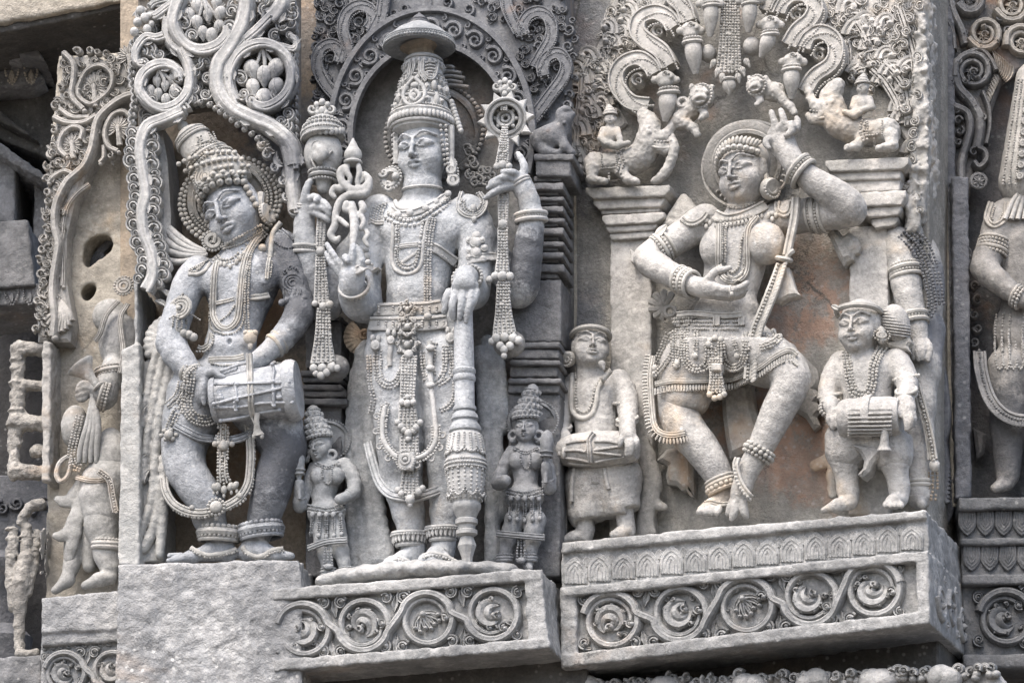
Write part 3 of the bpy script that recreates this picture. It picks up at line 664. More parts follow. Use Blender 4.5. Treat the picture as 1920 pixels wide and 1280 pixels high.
def base_far_right():
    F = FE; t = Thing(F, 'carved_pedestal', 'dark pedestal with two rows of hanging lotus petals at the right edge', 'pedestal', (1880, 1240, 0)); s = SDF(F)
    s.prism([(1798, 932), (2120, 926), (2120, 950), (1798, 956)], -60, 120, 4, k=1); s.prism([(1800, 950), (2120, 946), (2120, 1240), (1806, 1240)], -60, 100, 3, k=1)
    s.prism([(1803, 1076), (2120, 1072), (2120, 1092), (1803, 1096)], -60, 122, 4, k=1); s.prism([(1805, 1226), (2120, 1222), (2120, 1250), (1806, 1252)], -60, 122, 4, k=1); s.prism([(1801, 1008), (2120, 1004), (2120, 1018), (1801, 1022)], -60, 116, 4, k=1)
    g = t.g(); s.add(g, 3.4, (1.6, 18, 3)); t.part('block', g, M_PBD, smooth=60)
    for row, (y0, y1) in enumerate(((958, 1004), (1024, 1070))):
        for i in range(7): g = t.g(); petal(g, 1814 + 34 * i + 8 * row, y0, 17, y1 - y0, 102, down=True, relief=9); t.part('lotus_petal', g, M_PBD)
    scroll_row(t, M_PBD, [(1884, 1160), (1990, 1158)], 50, 100, 9, 20, 9)
def base_left():
    F = FA; t = Thing(F, 'carved_pedestal', 'pale stone pedestal with a half hidden scroll under the horn player', 'pedestal', (150, 1280, 0)); s = SDF(F)
    s.prism([(80, 1122), (240, 1104), (240, 1200), (76, 1210)], -100, 120, 4, k=1); s.prism([(78, 1120), (240, 1104), (240, 1180), (77, 1186)], -100, 126, 4, k=1); s.prism([(76, 1200), (240, 1196), (240, 1420), (74, 1420)], -100, 105, 3, k=1)
    g = t.g(); s.add(g, 3.4, (2.2, 18, 4)); t.part('block', g, M_BB, smooth=60); scroll_row(t, M_PB, [(124, 1262), (212, 1258)], 38, 104, 7, 16, 4)
    for i in range(9): g = t.g(); g.curl(86 + 15 * i, 1214 - i, 6, 90, 1, 3, 104, 8); t.part('curl', g, M_PB)
base_middle(); base_right(); base_far_right(); base_left()

# ------------------------------------------------------------------ dark arch over the crowned figure
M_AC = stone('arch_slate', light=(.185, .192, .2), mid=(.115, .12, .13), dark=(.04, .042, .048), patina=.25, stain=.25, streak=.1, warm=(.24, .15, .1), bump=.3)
def beaded_loop(t, name, mat, pts, w, d, h=14, beads=2.2, eye=True):
    g = t.g(); p = [(x, y, d) for x, y in pts]; g.band(p, w, h, LOOP, sub=5); q = crom(np.array(p), 6); tn = np.gradient(q[:, :2], axis=0); tn /= np.linalg.norm(tn, axis=1)[:, None] + 1e-9
    for o in (-.56, .56): v = q.copy(); v[:, 0] -= tn[:, 1] * o * w; v[:, 1] += tn[:, 0] * o * w; v[:, 2] += h * .92; g.beads(v, beads, sub=1)
    o_ = t.part(name, g, mat); return o_
def foliage(t, mat, pts, d, h, size, seed, name='leaf_scroll'):
    R = random.Random(seed)
    for (x, y) in pts:
        g = t.g(); a = R.uniform(0, 360); sg = R.choice((-1, 1)); g.curl(x, y, size * R.uniform(.8, 1.2), a, sg * R.uniform(1, 1.4), size * .36, d, h * R.uniform(.8, 1.2), GROOVE)
        g.leaf(x + size * .6 * math.cos(math.radians(a)), y - size * .6 * math.sin(math.radians(a)), a + 70 * sg, size * 1.2, size * .34, d, h * .7, curl=.6 * sg, lobes=3); t.part(name, g, mat)
def arch_middle():
    F = FC; t = Thing(F, 'carved_arch', 'dark slate arch with spiral band and beaded serpent loops around the crowned head', 'arch', (811, 330, 0))
    cx, cy = 811, 256
    def E(rx, ry, a): return (cx + rx * math.cos(math.radians(a)), cy - ry * math.sin(math.radians(a)))
    g = t.g(); n = 56; A = [E(192, 238, -18 + 216 * i / n) for i in range(n + 1)]; B = [E(148, 166, -18 + 216 * i / n) for i in range(n + 1)]
    V = []; 
    for q in range(n + 1): V += [(*A[q], -50), (*A[q], 26), (*B[q], 26), (*B[q], -50)]
    g.sweep(None, g.Lp(V).reshape(n + 1, 4, 3), None); t.part('arch_band', g, M_AC, smooth=30)
    up = [p for p in A if p[1] < 330]; lf = [p for p in up if p[0] <= 812]; rt = [p for p in up if p[0] >= 810]
    g = t.g(); g.poly([(592, -90), (811, -90)] + sorted(lf, key=lambda p: -p[0]) + [(592, lf[-1][1])], -60, 5, 3); t.part('spandrel', g, M_AC)
    g = t.g(); g.poly([(811, -90), (1060, -90), (1060, 300), (rt[0][0], 300)] + sorted([p for p in rt if p[1] < 296], key=lambda p: -p[1]), -60, 5, 3); t.part('spandrel', g, M_AC)
    for k, (rx, ry) in enumerate(((190, 235), (151, 170))): g = t.g(); g.band([(*E(rx, ry, -18 + 216 * i / 30), 24) for i in range(31)], 6, 14, FLAT, sub=3); t.part('arch_moulding', g, M_AC)
    N = 15
    for i in range(N):
        a = -10 + 200 * i / (N - 1); x, y = E(170, 202, a); g = t.g(); sg = 1 if a > 90 else -1; r = 17
        g.curl(x, y, r, a + 90, sg * 1.5, 5.5, 25, 13, GROOVE); a2 = a + 100 / (N - 1)
        x2, y2 = E(181, 222, a2); g.curl(x2, y2, 6, a, sg, 3, 25, 9); x2, y2 = E(158, 180, a2); g.curl(x2, y2, 6, a + 180, -sg, 3, 25, 9); x3, y3 = E(170, 202, a2); g.leaf(x3, y3, a, 14, 4, 25, 8)
        t.part('spiral', g, M_AC)
    for pts in ([(1000, 228), (1018, 205), (1038, 178), (1058, 150), (1064, 124), (1050, 106), (1030, 112), (1020, 130), (1022, 148)], [(1004, 132), (1020, 104), (1036, 74), (1034, 44), (1016, 28), (994, 34), (982, 56), (986, 72)], [(976, 66), (962, 40), (952, 14), (950, -20)],
                [(634, 186), (612, 160), (598, 128), (604, 98), (626, 88), (642, 104), (640, 122)], [(648, 120), (654, 92), (646, 60), (654, 30), (676, 16), (698, 24), (702, 46), (694, 60)], [(700, 70), (716, 40), (722, 10), (724, -20)]): beaded_loop(t, 'serpent_loop', M_AC, pts, 12, 6, 18)
    foliage(t, M_AC, [(1068, 60), (1066, 90), (1056, 20), (1070, 180), (1064, 200), (975, 20), (1000, 60), (1012, 90), (1046, 130), (996, 150), (604, 60), (596, 90), (620, 40), (600, 180), (606, 205), (640, 10), (676, 44), (690, 90), (622, 115), (660, 70), (880, 20), (905, 8), (925, 20), (840, 8), (760, 20), (740, 30), (715, 60)], 4, 14, 10, 5)
    foliage(t, M_AC, [(1075, 40), (1078, 75), (1075, 110), (1080, 150), (590, 70), (586, 110), (588, 150), (590, 190), (630, 60), (1040, 20), (945, 40), (1030, 160), (1010, 60), (668, 50), (655, 150), (612, 140)], 4, 12, 7, 6)
    scatter(t, M_AC, [(594, -40), (760, -40), (700, 60), (640, 140), (606, 250), (596, 250)], 60, 8, 4, 12, 31); scatter(t, M_AC, [(860, -40), (1058, -40), (1058, 270), (1010, 270), (985, 140), (930, 50)], 60, 8, 4, 12, 32)
    # lion-headed beast at the arch foot
    t2 = Thing(F, 'beast', 'small dark crouching beast carved at the right foot of the slate arch', 'beast', (1032, 290, 20)); s = SDF(F)
    s.chain([(1015, 262, 34, 22), (1035, 258, 38, 24), (1052, 246, 40, 18)], k=10); s.chain([(1048, 240, 42, 15), (1060, 226, 46, 13), (1072, 216, 46, 8)], k=8); s.chain([(1050, 256, 46, 12), (1060, 276, 50, 9), (1072, 286, 50, 8)], k=6); s.chain([(1012, 272, 44, 14), (1020, 284, 50, 9), (1048, 288, 50, 7)], k=6); s.chain([(1056, 226, 48, 9), (1050, 212, 50, 7), (1060, 204, 50, 5), (1068, 208, 50, 4)], k=4, smooth=3); s.ell(1058, 230, 60, 4, 4, 4, k=2)
    g = t2.g(); s.add(g, 2.4, (.8, 9, 2)); t2.part('body', g, M_AC, smooth=180); g = t2.g(); [g.ring((1050 - 3 * i, 256 + 3 * i, 40), (.7, -.5, .3), 20 + i, 3) for i in range(2)]; t2.part('collar', g, M_AC)
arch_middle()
def pilaster(F, name, label, prof, mat, d=46, part='course'):
    # prof: list of (y0, y1, xl, xr, depth)
    t = Thing(F, name, label, 'pilaster', ((prof[-1][2] + prof[-1][3]) / 2, prof[-1][1], 0))
    for (y0, y1, xl, xr, dd) in prof:
        g = t.g(); s = SDF(F); s.prism([(xl, y0), (xr, y0), (xr, y1), (xl, y1)], -60, dd, 2.5, k=.5); s.add(g, 3.0, (.9, 12, 3)); t.part(part, g, mat, smooth=50)
    return t
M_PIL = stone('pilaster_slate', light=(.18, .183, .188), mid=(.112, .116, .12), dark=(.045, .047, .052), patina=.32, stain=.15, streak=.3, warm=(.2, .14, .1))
pr = [(288, 300, 1000, 1076, 58), (300, 330, 1004, 1070, 52), (330, 340, 1000, 1052, 40)]
y = 342
for i in range(8): hgt = (22, 14, 18, 14, 22, 16, 18, 26)[i]; pr += [(y, y + hgt * .62, 1000, 1056 + (i % 2) * 2, 48 - (i % 2) * 6), (y + hgt * .62 + 1, y + hgt + 2, 1000, 1046, 34)]; y += hgt + 4
pr += [(y, 640, 960, 1052, 36), (640, 652, 960, 1050, 44), (654, 672, 960, 1048, 38), (674, 684, 956, 1050, 46), (686, 706, 956, 1046, 36), (708, 718, 952, 1052, 46), (720, 736, 952, 1048, 36), (738, 1080, 952, 1050, 26)]
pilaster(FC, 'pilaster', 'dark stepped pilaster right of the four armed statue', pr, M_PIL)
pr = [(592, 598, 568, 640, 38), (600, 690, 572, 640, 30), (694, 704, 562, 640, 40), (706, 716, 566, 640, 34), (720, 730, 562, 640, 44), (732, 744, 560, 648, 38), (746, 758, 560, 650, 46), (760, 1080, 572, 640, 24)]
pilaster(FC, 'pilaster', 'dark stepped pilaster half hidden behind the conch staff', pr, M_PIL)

# ------------------------------------------------------------------ leafy canopy over the leaning drummer
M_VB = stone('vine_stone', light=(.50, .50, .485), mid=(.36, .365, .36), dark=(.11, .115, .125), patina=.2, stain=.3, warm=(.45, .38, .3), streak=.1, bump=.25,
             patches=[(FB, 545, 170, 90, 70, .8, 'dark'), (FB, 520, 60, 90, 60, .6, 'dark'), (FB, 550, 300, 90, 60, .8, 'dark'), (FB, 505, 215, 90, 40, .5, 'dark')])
M_WB2 = stone('canopy_recess', light=(.26, .235, .2), mid=(.17, .155, .135), patina=.3, stain=.3, warm=(.2, .14, .09))
def bud(g, x, y, d, r, ang=-90, ln=1.35):
    # pointed bud hanging along ang
    a = math.radians(ang); g.ell(x, y, d, r, r * 1.2, r * .8, rot=ang + 90)
    g.tube([(x + r * .7 * math.cos(a), y - r * .7 * math.sin(a), d, r * .7), (x + r * ln * math.cos(a), y - r * ln * math.sin(a), d, r * .3), (x + r * (ln + .3) * math.cos(a), y - r * (ln + .3) * math.sin(a), d, .4)], n=7, sub=2)
    g.tube([(x - r * .2, y - r * .9, d + r * .62), (x - r * .28, y, d + r * .86), (x, y + r * .9, d + r * .6)], 1.2, n=4, sub=2)
def frill(t, mat, pts, step, size, side, d, h, seed, name='curl', parent=None):
    R = random.Random(seed); q = resample(crom(np.array([(x, y, d) for x, y in pts], float), 6), step); tn = np.gradient(q[:, :2], axis=0); tn /= np.linalg.norm(tn, axis=1)[:, None] + 1e-9
    for i, ((x, y, dd), (tx, ty)) in enumerate(zip(q, tn)):
        g = t.g(); s_ = size * R.uniform(.75, 1.25); a0 = math.degrees(math.atan2(-ty, tx)); g.grow(x, y, a0 + side * 25, s_ * 2.6, -side * -250, s_ * .42, dd, h * R.uniform(.8, 1.15), GROOVE if s_ > 6 else ROUND); t.part(name, g, mat, parent)
def canopy_left():
    F = FB; t = Thing(F, 'carved_canopy', 'openwork canopy of thick vine coils and bud clusters over the leaning drummer', 'canopy', (285, 545, 80)); D0 = 82; z5 = Z(240, 0, 4.57); z6 = Z(240, 240, 4.0)
    def vine(pts, w, h, d=D0, prof=GROOVE):
        g = t.g(); w *= 1.22; g.band([(x, y, d) for x, y in pts] if len(pts[0]) == 2 else pts, w, h, prof, sub=5); g.band([(x, y, d + h * .78) for x, y in pts], w * .3, h * .22, ROUND, sub=5); qq = resample(crom(np.array([(x, y, d) for x, y in pts], float), 5), 26)
        for k in range(1, len(qq) - 1):
            a_ = math.degrees(math.atan2(-(qq[k + 1][1] - qq[k - 1][1]), qq[k + 1][0] - qq[k - 1][0])); e_ = 1 if k % 2 else -1; nx, ny = math.sin(math.radians(a_)) * e_ * w * .45, math.cos(math.radians(a_)) * e_ * w * .45
            g.leaf(qq[k][0] - nx, qq[k][1] - ny, a_ + e_ * 12, 22, w * .4, d + h * .7, 5, curl=-e_ * .3, lobes=2)
        s = pts[-1]; g.curl(s[0], s[1], w * .7, 0, 1.2, w * .5, d, h, LEAFY); return t.part('vine', g, M_VB)
    # side stem
    stem = [(277, 548), (290, 520), (288, 480), (274, 442), (270, 402), (277, 365), (272, 327), (267, 292), (270, 262), (282, 240), (310, 228), (345, 212)]
    vine(stem, 12, 26, 84)
    for sd_, off_, sg_ in ((-1, 19, 1), (1, 21, -1)):
        for i in range(17):
            y = 258 + i * 17 + (8 if sd_ > 0 else 0); x = float(np.interp(y, [262, 292, 327, 365, 402, 442, 480, 520, 548], [270, 267, 272, 277, 270, 274, 288, 290, 277])) + sd_ * off_ + 3 * math.sin(i * 1.9); r = 11 + 2.5 * math.sin(i * 2.7)
            g = t.g(); g.leaf(x - sd_ * 15, y + 15, 90 - sd_ * 28, r * 2.6, r * .55, 84, 18, curl=sd_ * .7, lobes=3); g.curl(x, y, r, 90 + sd_ * 80, sg_ * 1.25, r * .46, 78, 30, LEAFY); t.part('leaf_curl', g, M_VB)
    # coils
    vine(z5(470, 455, 525, 560, 545, 680, 530, 800, 470, 890, 380, 945, 290, 955, 190, 905, 120, 810, 120, 710, 170, 630, 260, 580, 360, 580, 430, 630, 455, 700), 10, 26)
    vine(z5(345, 180, 340, 300, 375, 400, 470, 470), 8, 22); vine(z5(470, -30, 420, 100, 400, 220, 440, 340, 530, 430, 650, 460, 780, 420, 860, 340, 880, 270), 12, 28)
    vine(z5(1040, -30, 1020, 130, 980, 270, 880, 440, 800, 560, 780, 700, 810, 830, 900, 950, 1050, 1030, 1200, 1090, 1330, 1180, 1420, 1290, 1440, 1450), 15, 30); vine(z5(1230, 170, 1110, 290, 970, 410, 880, 560, 860, 700), 9, 26)
    vine(z5(930, 900, 880, 760, 890, 620, 950, 500, 1050, 425, 1180, 400, 1310, 450, 1390, 550, 1415, 680, 1385, 800, 1310, 890, 1200, 945, 1110, 930, 1070, 890), 10, 28)
    vine(z5(400, 40, 330, 90, 250, 150, 215, 160), 8, 20); vine(z5(420, 20, 330, 15, 240, 40, 200, 75), 6, 18); vine(z5(320, 330, 250, 350, 170, 340, 110, 400, 80, 470, 90, 560, 150, 570), 8, 24); vine(z5(1340, -20, 1330, 60, 1270, 150, 1230, 180), 16, 24)
    vine([(520, 246), (538, 270), (548, 310), (550, 350), (556, 400)], 12, 26, 80); vine(z5(1100, 375, 1250, 400, 1340, 420, 1420, 440, 1450, 400, 1430, 350, 1390, 330), 6, 20)
    # bud clusters
    for pts, r in ((z5(590, 50, 690, 120, 790, 110, 590, 190, 780, 220, 640, 275, 715, 300, 760, 20, 530, 120), 11.5), (z5(250, 690, 320, 730, 400, 765, 260, 795, 325, 850, 375, 670, 195, 770), 9.5), (z5(1170, 640, 1070, 740, 1270, 740, 1165, 840, 1270, 580, 1060, 590), 15)):
        cx, cy = np.mean(pts, 0)
        for x, y in pts: g = t.g(); bud(g, x, y, D0 + 8, r * rng.uniform(.9, 1.1), ang=-90 + (x - cx) * -.6); t.part('bud', g, M_VB)
    for a, b_, c in (((382, 0), (388, 20), (390, 40)), ((298, 128), (306, 145), (310, 160)), ((492, 90), (496, 110), (496, 135))):
        g = t.g(); g.tube([(*a, D0 + 14, 5), (*b_, D0 + 14, 4), (*c, D0 + 12, 3)]); g.tube([(*a, D0 + 12, 4), (b_[0] - 12, b_[1] + 4, D0 + 12, 3), (c[0] - 20, c[1], D0 + 8, 2)]); g.tube([(*a, D0 + 12, 4), (b_[0] + 12, b_[1] + 4, D0 + 12, 3), (c[0] + 20, c[1], D0 + 8, 2)]); t.part('bud_stalk', g, M_VB)
    # loose curls filling the openwork
    pts = z5(600, 570, 590, 640, 690, 560, 690, 700, 680, 830, 580, 780, 570, 880, 130, 470, 200, 460, 280, 490, 570, 330, 900, 130, 500, 230, 520, 130, 230, 880, 420, 830, 980, 700, 1000, 830, 1290, 830, 1270, 340, 1400, 230, 1420, 150, 1330, 240, 1430, 100, 1400, 500, 1380, 1000, 1330, 1060, 1190, 120, 1180, 40, 100, 380, 1360, 1110)
    for i, (x, y) in enumerate(pts): g = t.g(); g.curl(x, y, 11, (i * 97) % 360, (1 if i % 2 else -1) * 1.15, 5.6, D0 - 4, 24, LEAFY); t.part('curl', g, M_VB)
    # scalloped edges: outer left, outer right, inner arch
    for i in range(15): y = 88 + i * 13; g = t.g(); g.curl(253 + 3 * math.sin(i), y, 6.5, 100, 1.2, 3.6, 80, 20); t.part('curl', g, M_VB)
    for i in range(19): y = 20 + i * 14; g = t.g(); g.curl(554, y, 5, 60, -1.2, 3, 70, 16); t.part('curl', g, M_VB)
    for x, y in z5(480, 930, 420, 980, 350, 1030, 620, 880, 700, 900, 750, 930, 790, 960, 840, 990, 890, 1030, 940, 1070, 1000, 1110, 1060, 1150, 1110, 1190, 1150, 1240, 1190, 1290): g = t.g(); g.ell(x, y, 92, 6.5, 5, 10, rot=30); g.curl(x + 3, y + 1, 4, 30, 1, 2, 94, 10); t.part('leaf_tip', g, M_VB)
    for x, y, a in ((515, 285, -50), (530, 310, -60), (545, 335, -70), (552, 365, -80), (505, 268, -40)): g = t.g(); g.leaf(x, y, a - 120, 30, 11, 82, 14, curl=-1.2, lobes=4); g.curl(x - 12, y + 8, 8, 120, 1.2, 4, 86, 14, GROOVE); t.part('leaf', g, M_VB)
    scatter(t, M_VB, [(258, -40), (552, -40), (552, 300), (520, 262), (470, 226), (430, 202), (398, 194), (350, 202), (300, 228), (262, 240)], 130, 10, 56, 20, 21)
    # figure-eight bouquet on the left edge
    for x, y, r in z_b: g = t.g(); g.ell(x, y, 96, r, r * 1.1, r * .9); t.part('flower_petal', g, M_VB)
    # ribbons of the halo cloth joining the stem
    for q in (z6(300, 780, 380, 860, 480, 910, 590, 930), z6(290, 850, 380, 910, 480, 935, 590, 940), z6(270, 920, 380, 950, 480, 960, 600, 950), z6(290, 1000, 380, 1010, 480, 990, 590, 955), z6(310, 760, 400, 830, 500, 890, 590, 925)):
        g = t.g(); g.band([(x, y, 52 + i * 6, 8 - i * 1.4) for i, (x, y) in enumerate(q)], 8, 12, ROUND); t.part('ribbon', g, M_VB)
    # backing plate of the upper openwork
    g = t.g(); g.poly([(258, -60), (560, -60), (560, 330), (545, 300), (520, 265), (470, 230), (430, 205), (398, 198), (350, 205), (300, 235), (262, 300), (256, 200)], 30, 58, 6); t.part('backing', g, M_WB2)
    g = t.g(); g.poly([(250, 235), (300, 228), (312, 300), (318, 400), (316, 480), (300, 560), (262, 520), (250, 400)], -40, 66, 10); t.part('stem_backing', g, M_VB)
z_b = [(263, 20, 9), (272, 34, 10), (258, 42, 9), (252, 60, 9), (280, 30, 7), (276, 55, 9), (262, 80, 8), (284, 45, 6)]
canopy_left()
# scarf folds on the slab beside the drummer
def scarf_left():
    F = FB; t = Thing(F, 'drapery', 'long falling scarf folds carved left of the leaning drummer', 'drapery', (290, 1045, 40)); s = SDF(F)
    for q in ([(330, 640), (318, 700), (300, 780), (290, 860), (285, 940), (262, 1000)], [(320, 630), (304, 690), (286, 770), (272, 850), (268, 900)], [(338, 660), (330, 720), (318, 800), (308, 880), (306, 960), (300, 1040)], [(312, 620), (290, 680), (276, 740), (262, 800)], [(300, 900), (296, 960), (280, 1010), (268, 1030)]): s.chain([(x, y, 76, 9) for x, y in q], k=3, smooth=4, fd=1.2)
    for i in range(8): a = 100 + 14 * i; s.cone((322, 640, 80, 4), (322 + 46 * math.cos(math.radians(a)), 640 - 52 * math.sin(math.radians(a)) + 8, 74, 8), k=2)
    g = t.g(); s.add(g, 2.6, (.8, 10, 2)); t.part('folds', g, M_SB, smooth=180)
    for x, y, a in ((258, 735, 200), (262, 760, 220), (262, 850, 200), (268, 880, 215), (306, 560, 100), (300, 575, 120), (312, 580, 60)): g = t.g(); g.leaf(x + 12, y, a, 26, 6, 82, 8, curl=.6); t.part('scarf_tip', g, M_SB)
scarf_left()

# ------------------------------------------------------------------ serpent arch, beasts and pilasters round the dancer
M_TD = stone('arch_pale', light=(.46, .45, .425), mid=(.325, .32, .3), dark=(.12, .125, .135), patina=.22, stain=.36, warm=(.46, .38, .29), streak=.1, bump=.25, patches=[(FD, 1090, 200, 20, 60, .6, 'dark'), (FD, 1120, 70, 20, 50, .5, 'dark')])
def collar_limb(t, x, y, x2, y2, r, d=70):
    g = t.g(); g.ring((x, y, d), (0, 1, .2), r * 1.15, r * .28); g.ring((x, y - r * .5, d), (0, 1, .2), r * 1.05, r * .22, beads=r * .2); g.tube([(x, y, d, r), ((2 * x + x2) / 3, (2 * y + y2) / 3, d + 2, r * 1.12), ((x + 2 * x2) / 3, (y + 2 * y2) / 3, d, r * .8), (x2, y2, d - 4, r * .35)], n=12); t.part('trunk', g, M_TD)
def lion(label, pts, F=FD):
    t = Thing(F, 'lion', label, 'lion', (pts[1][0], pts[1][1] + 25, 30)); (hx, hy, hr), (bx, by, br), (lx, ly), sg = pts; s = SDF(F)
    s.ell(hx, hy, 66, hr, hr, hr * .85, k=6); s.ell(hx - sg * 4, hy + hr * .2, 66 + hr * .75, hr * .62, hr * .45, hr * .4, k=5); s.ell(hx - sg * 4, hy + hr * .25, 66 + hr * 1.05, hr * .45, hr * .16, hr * .3, k=3, sub=True)
    for e in (-1, 1): s.ell(hx + e * hr * .35, hy - hr * .35, 66 + hr * .75, hr * .2, hr * .2, hr * .2, k=2); s.ell(hx + e * hr * .8, hy - hr * .65, 60, hr * .24, hr * .3, hr * .2, k=3)
    s.chain([(hx, hy + hr * .4, 58, hr * .8), ((hx + bx) / 2, (hy + by) / 2 + 3, 54, br * .9), (bx, by, 52, br)], k=8); s.chain([(bx, by, 60, br * .7), (lx, ly, 62, br * .42), (lx + sg * 8, ly + 12, 66, br * .35)], k=5); s.chain([(hx, hy + hr * .8, 66, hr * .4), (hx + sg * 6, hy + hr * 1.5, 70, hr * .28), (hx - sg * 2, hy + hr * 1.8, 74, hr * .25)], k=4)
    g = t.g(); s.add(g, 1.9, (1.5, 5, 2)); t.part('body', g, M_TD, smooth=180); g = t.g(); g.ring((hx - sg * 2, hy, 66 + hr * .5), (-sg * .2, -.1, 1), hr * .95, 3, beads=3); t.part('mane', g, M_TD)
def makara(label, F, sg, body, head_, rider_label, rider):
    # crouching beast with upturned snout; sg = +1 faces right
    bx, by = body; hx, hy = head_; t = Thing(F, 'beast', label, 'beast', (bx, by + 30, 40)); s = SDF(F)
    s.ell(bx, by, 46, 40, 25, 30, k=8); s.ell(bx - sg * 26, by - 2, 44, 22, 26, 28, k=8); s.chain([(bx + sg * 25, by - 4, 50, 25), (hx - sg * 18, (by + hy) / 2 + 6, 52, 24), (hx - sg * 6, hy, 54, 22), (hx - sg * 2, hy - 26, 54, 18), (hx - sg * 16, hy - 48, 52, 12)], k=10, smooth=2)
    s.chain([(hx + sg * 2, hy - 6, 62, 14), (hx + sg * 20, hy - 2, 62, 11), (hx + sg * 36, hy - 22, 60, 8), (hx + sg * 42, hy - 44, 58, 6)], k=6, smooth=2); s.chain([(hx + sg * 4, hy + 8, 62, 12), (hx + sg * 26, hy + 20, 60, 9), (hx + sg * 40, hy + 12, 58, 7)], k=6, smooth=2)
    s.chain([(bx + sg * 22, by + 8, 66, 13), (bx + sg * 34, by + 24, 74, 9), (bx + sg * 52, by + 28, 78, 7)], k=5); s.chain([(bx - sg * 30, by + 6, 66, 15), (bx - sg * 34, by + 24, 74, 9), (bx - sg * 8, by + 28, 78, 7)], k=5)
    s.ell(hx - sg * 6, hy - 14, 76, 6, 6, 5, k=2); s.chain([(hx - sg * 14, hy - 24, 70, 3), (hx - sg * 4, hy - 24, 76, 3), (hx + sg * 6, hy - 16, 74, 3)], k=2)
    g = t.g(); s.add(g, 2.0, (1.5, 6, 2)); t.part('body', g, M_TD, smooth=180); hm = Height(F).add(g)
    g = t.g(); neck(g, hm, [(bx + sg * 18, by - 26), (bx + sg * 24, by - 8), (bx + sg * 18, by + 12)], 3, 2, 7, off=1); t.part('collar', g, M_TD)
    g = t.g(); q = [(bx - 14, by - 22), (bx - 14, by + 4), (bx + 14, by + 2), (bx + 14, by - 24)]; [neck(g, hm, [a, ((a[0] + b[0]) / 2, (a[1] + b[1]) / 2), b], 2.2, 1, off=1) for a, b in zip(q, q[1:])]; neck(g, hm, [(bx, by + 4), (bx, by + 14), (bx, by + 24)], 3, 1, off=1); t.part('saddle_cloth', g, M_TD)
    g = t.g(); [g.bead1(F.L([(hx + sg * (6 + 6 * i), hy + 4 - abs(i - 2) * .8, 74 - i)])[0], 2.6) for i in range(6)]; g.band([(hx - sg * 8, hy + 10, 70), (hx + sg * 14, hy + 16, 70), (hx + sg * 36, hy + 16, 64)], 3, 4, ROUND); t.part('teeth', g, M_TD)
    rx, ry = rider; r = Thing(F, 'rider', rider_label, 'statue', (rx, ry + 45, 70)); s = SDF(F); head(s, (rx, ry, 72), sg * 12, 0, 0, 11); s.ell(rx, ry + 32, 66, 15, 20, 13, k=5); s.cone((rx, ry + 8, 68, 6), (rx, ry + 18, 66, 8), k=4)
    s.chain([(rx - 13, ry + 22, 66, 7), (rx - 18, ry + 38, 72, 6), (rx - 6, ry + 48, 82, 5)], k=3); s.chain([(rx + 13, ry + 22, 66, 7), (rx + 18, ry + 38, 72, 6), (rx + sg * 20, ry + 48, 80, 5)], k=3); s.chain([(rx - 8, ry + 48, 70, 9), (rx + sg * 14, ry + 52, 80, 7), (rx + sg * 34, ry + 46, 80, 5)], k=4)
    g = r.g(); s.add(g, 1.7, (.3, 6, 2)); r.part('body', g, M_TD, smooth=180); g = r.g(); g.lathe((rx, ry - 6, 70), (rx - sg * 3, ry - 26, 68), [(0, 13), (.2, 14), (.5, 9), (.8, 6), (1, 2)], n=14); [g.ring((rx, ry - 7 - 5 * i, 70), (0, 1, .1), 13.5 - 2.6 * i, 1.8, n=18) for i in range(3)]; r.part('headdress', g, M_TD)
def pil(name, label, steps, shaft, mat):
    t = Thing(FD, name, label, 'pilaster', ((shaft[0] + shaft[1]) / 2, shaft[3], 0))
    for (x0, y0, x1, y1, xb0, xb1, d) in steps:
        g = t.g(); s = SDF(FD); s.prism([(x0, y0), (x1, y0 - 6), (x1, (y0 + y1) / 2 - 5), (xb1, y1 - 5), (xb0, y1), (x0, (y0 + y1) / 2)], -30, d, 2.5, k=.5); s.add(g, 2.4, (.9, 12, 3)); t.part('course', g, mat, smooth=50)
    g = t.g(); s = SDF(FD); x0, x1, y0, y1, d = shaft; s.prism([(x0, y0), (x1, y0), (x1 + 4, y1), (x0 - 2, y1)], -30, d, 3, k=.5); s.add(g, 3.2, (1.4, 16, 3)); t.part('shaft', g, mat, smooth=50)
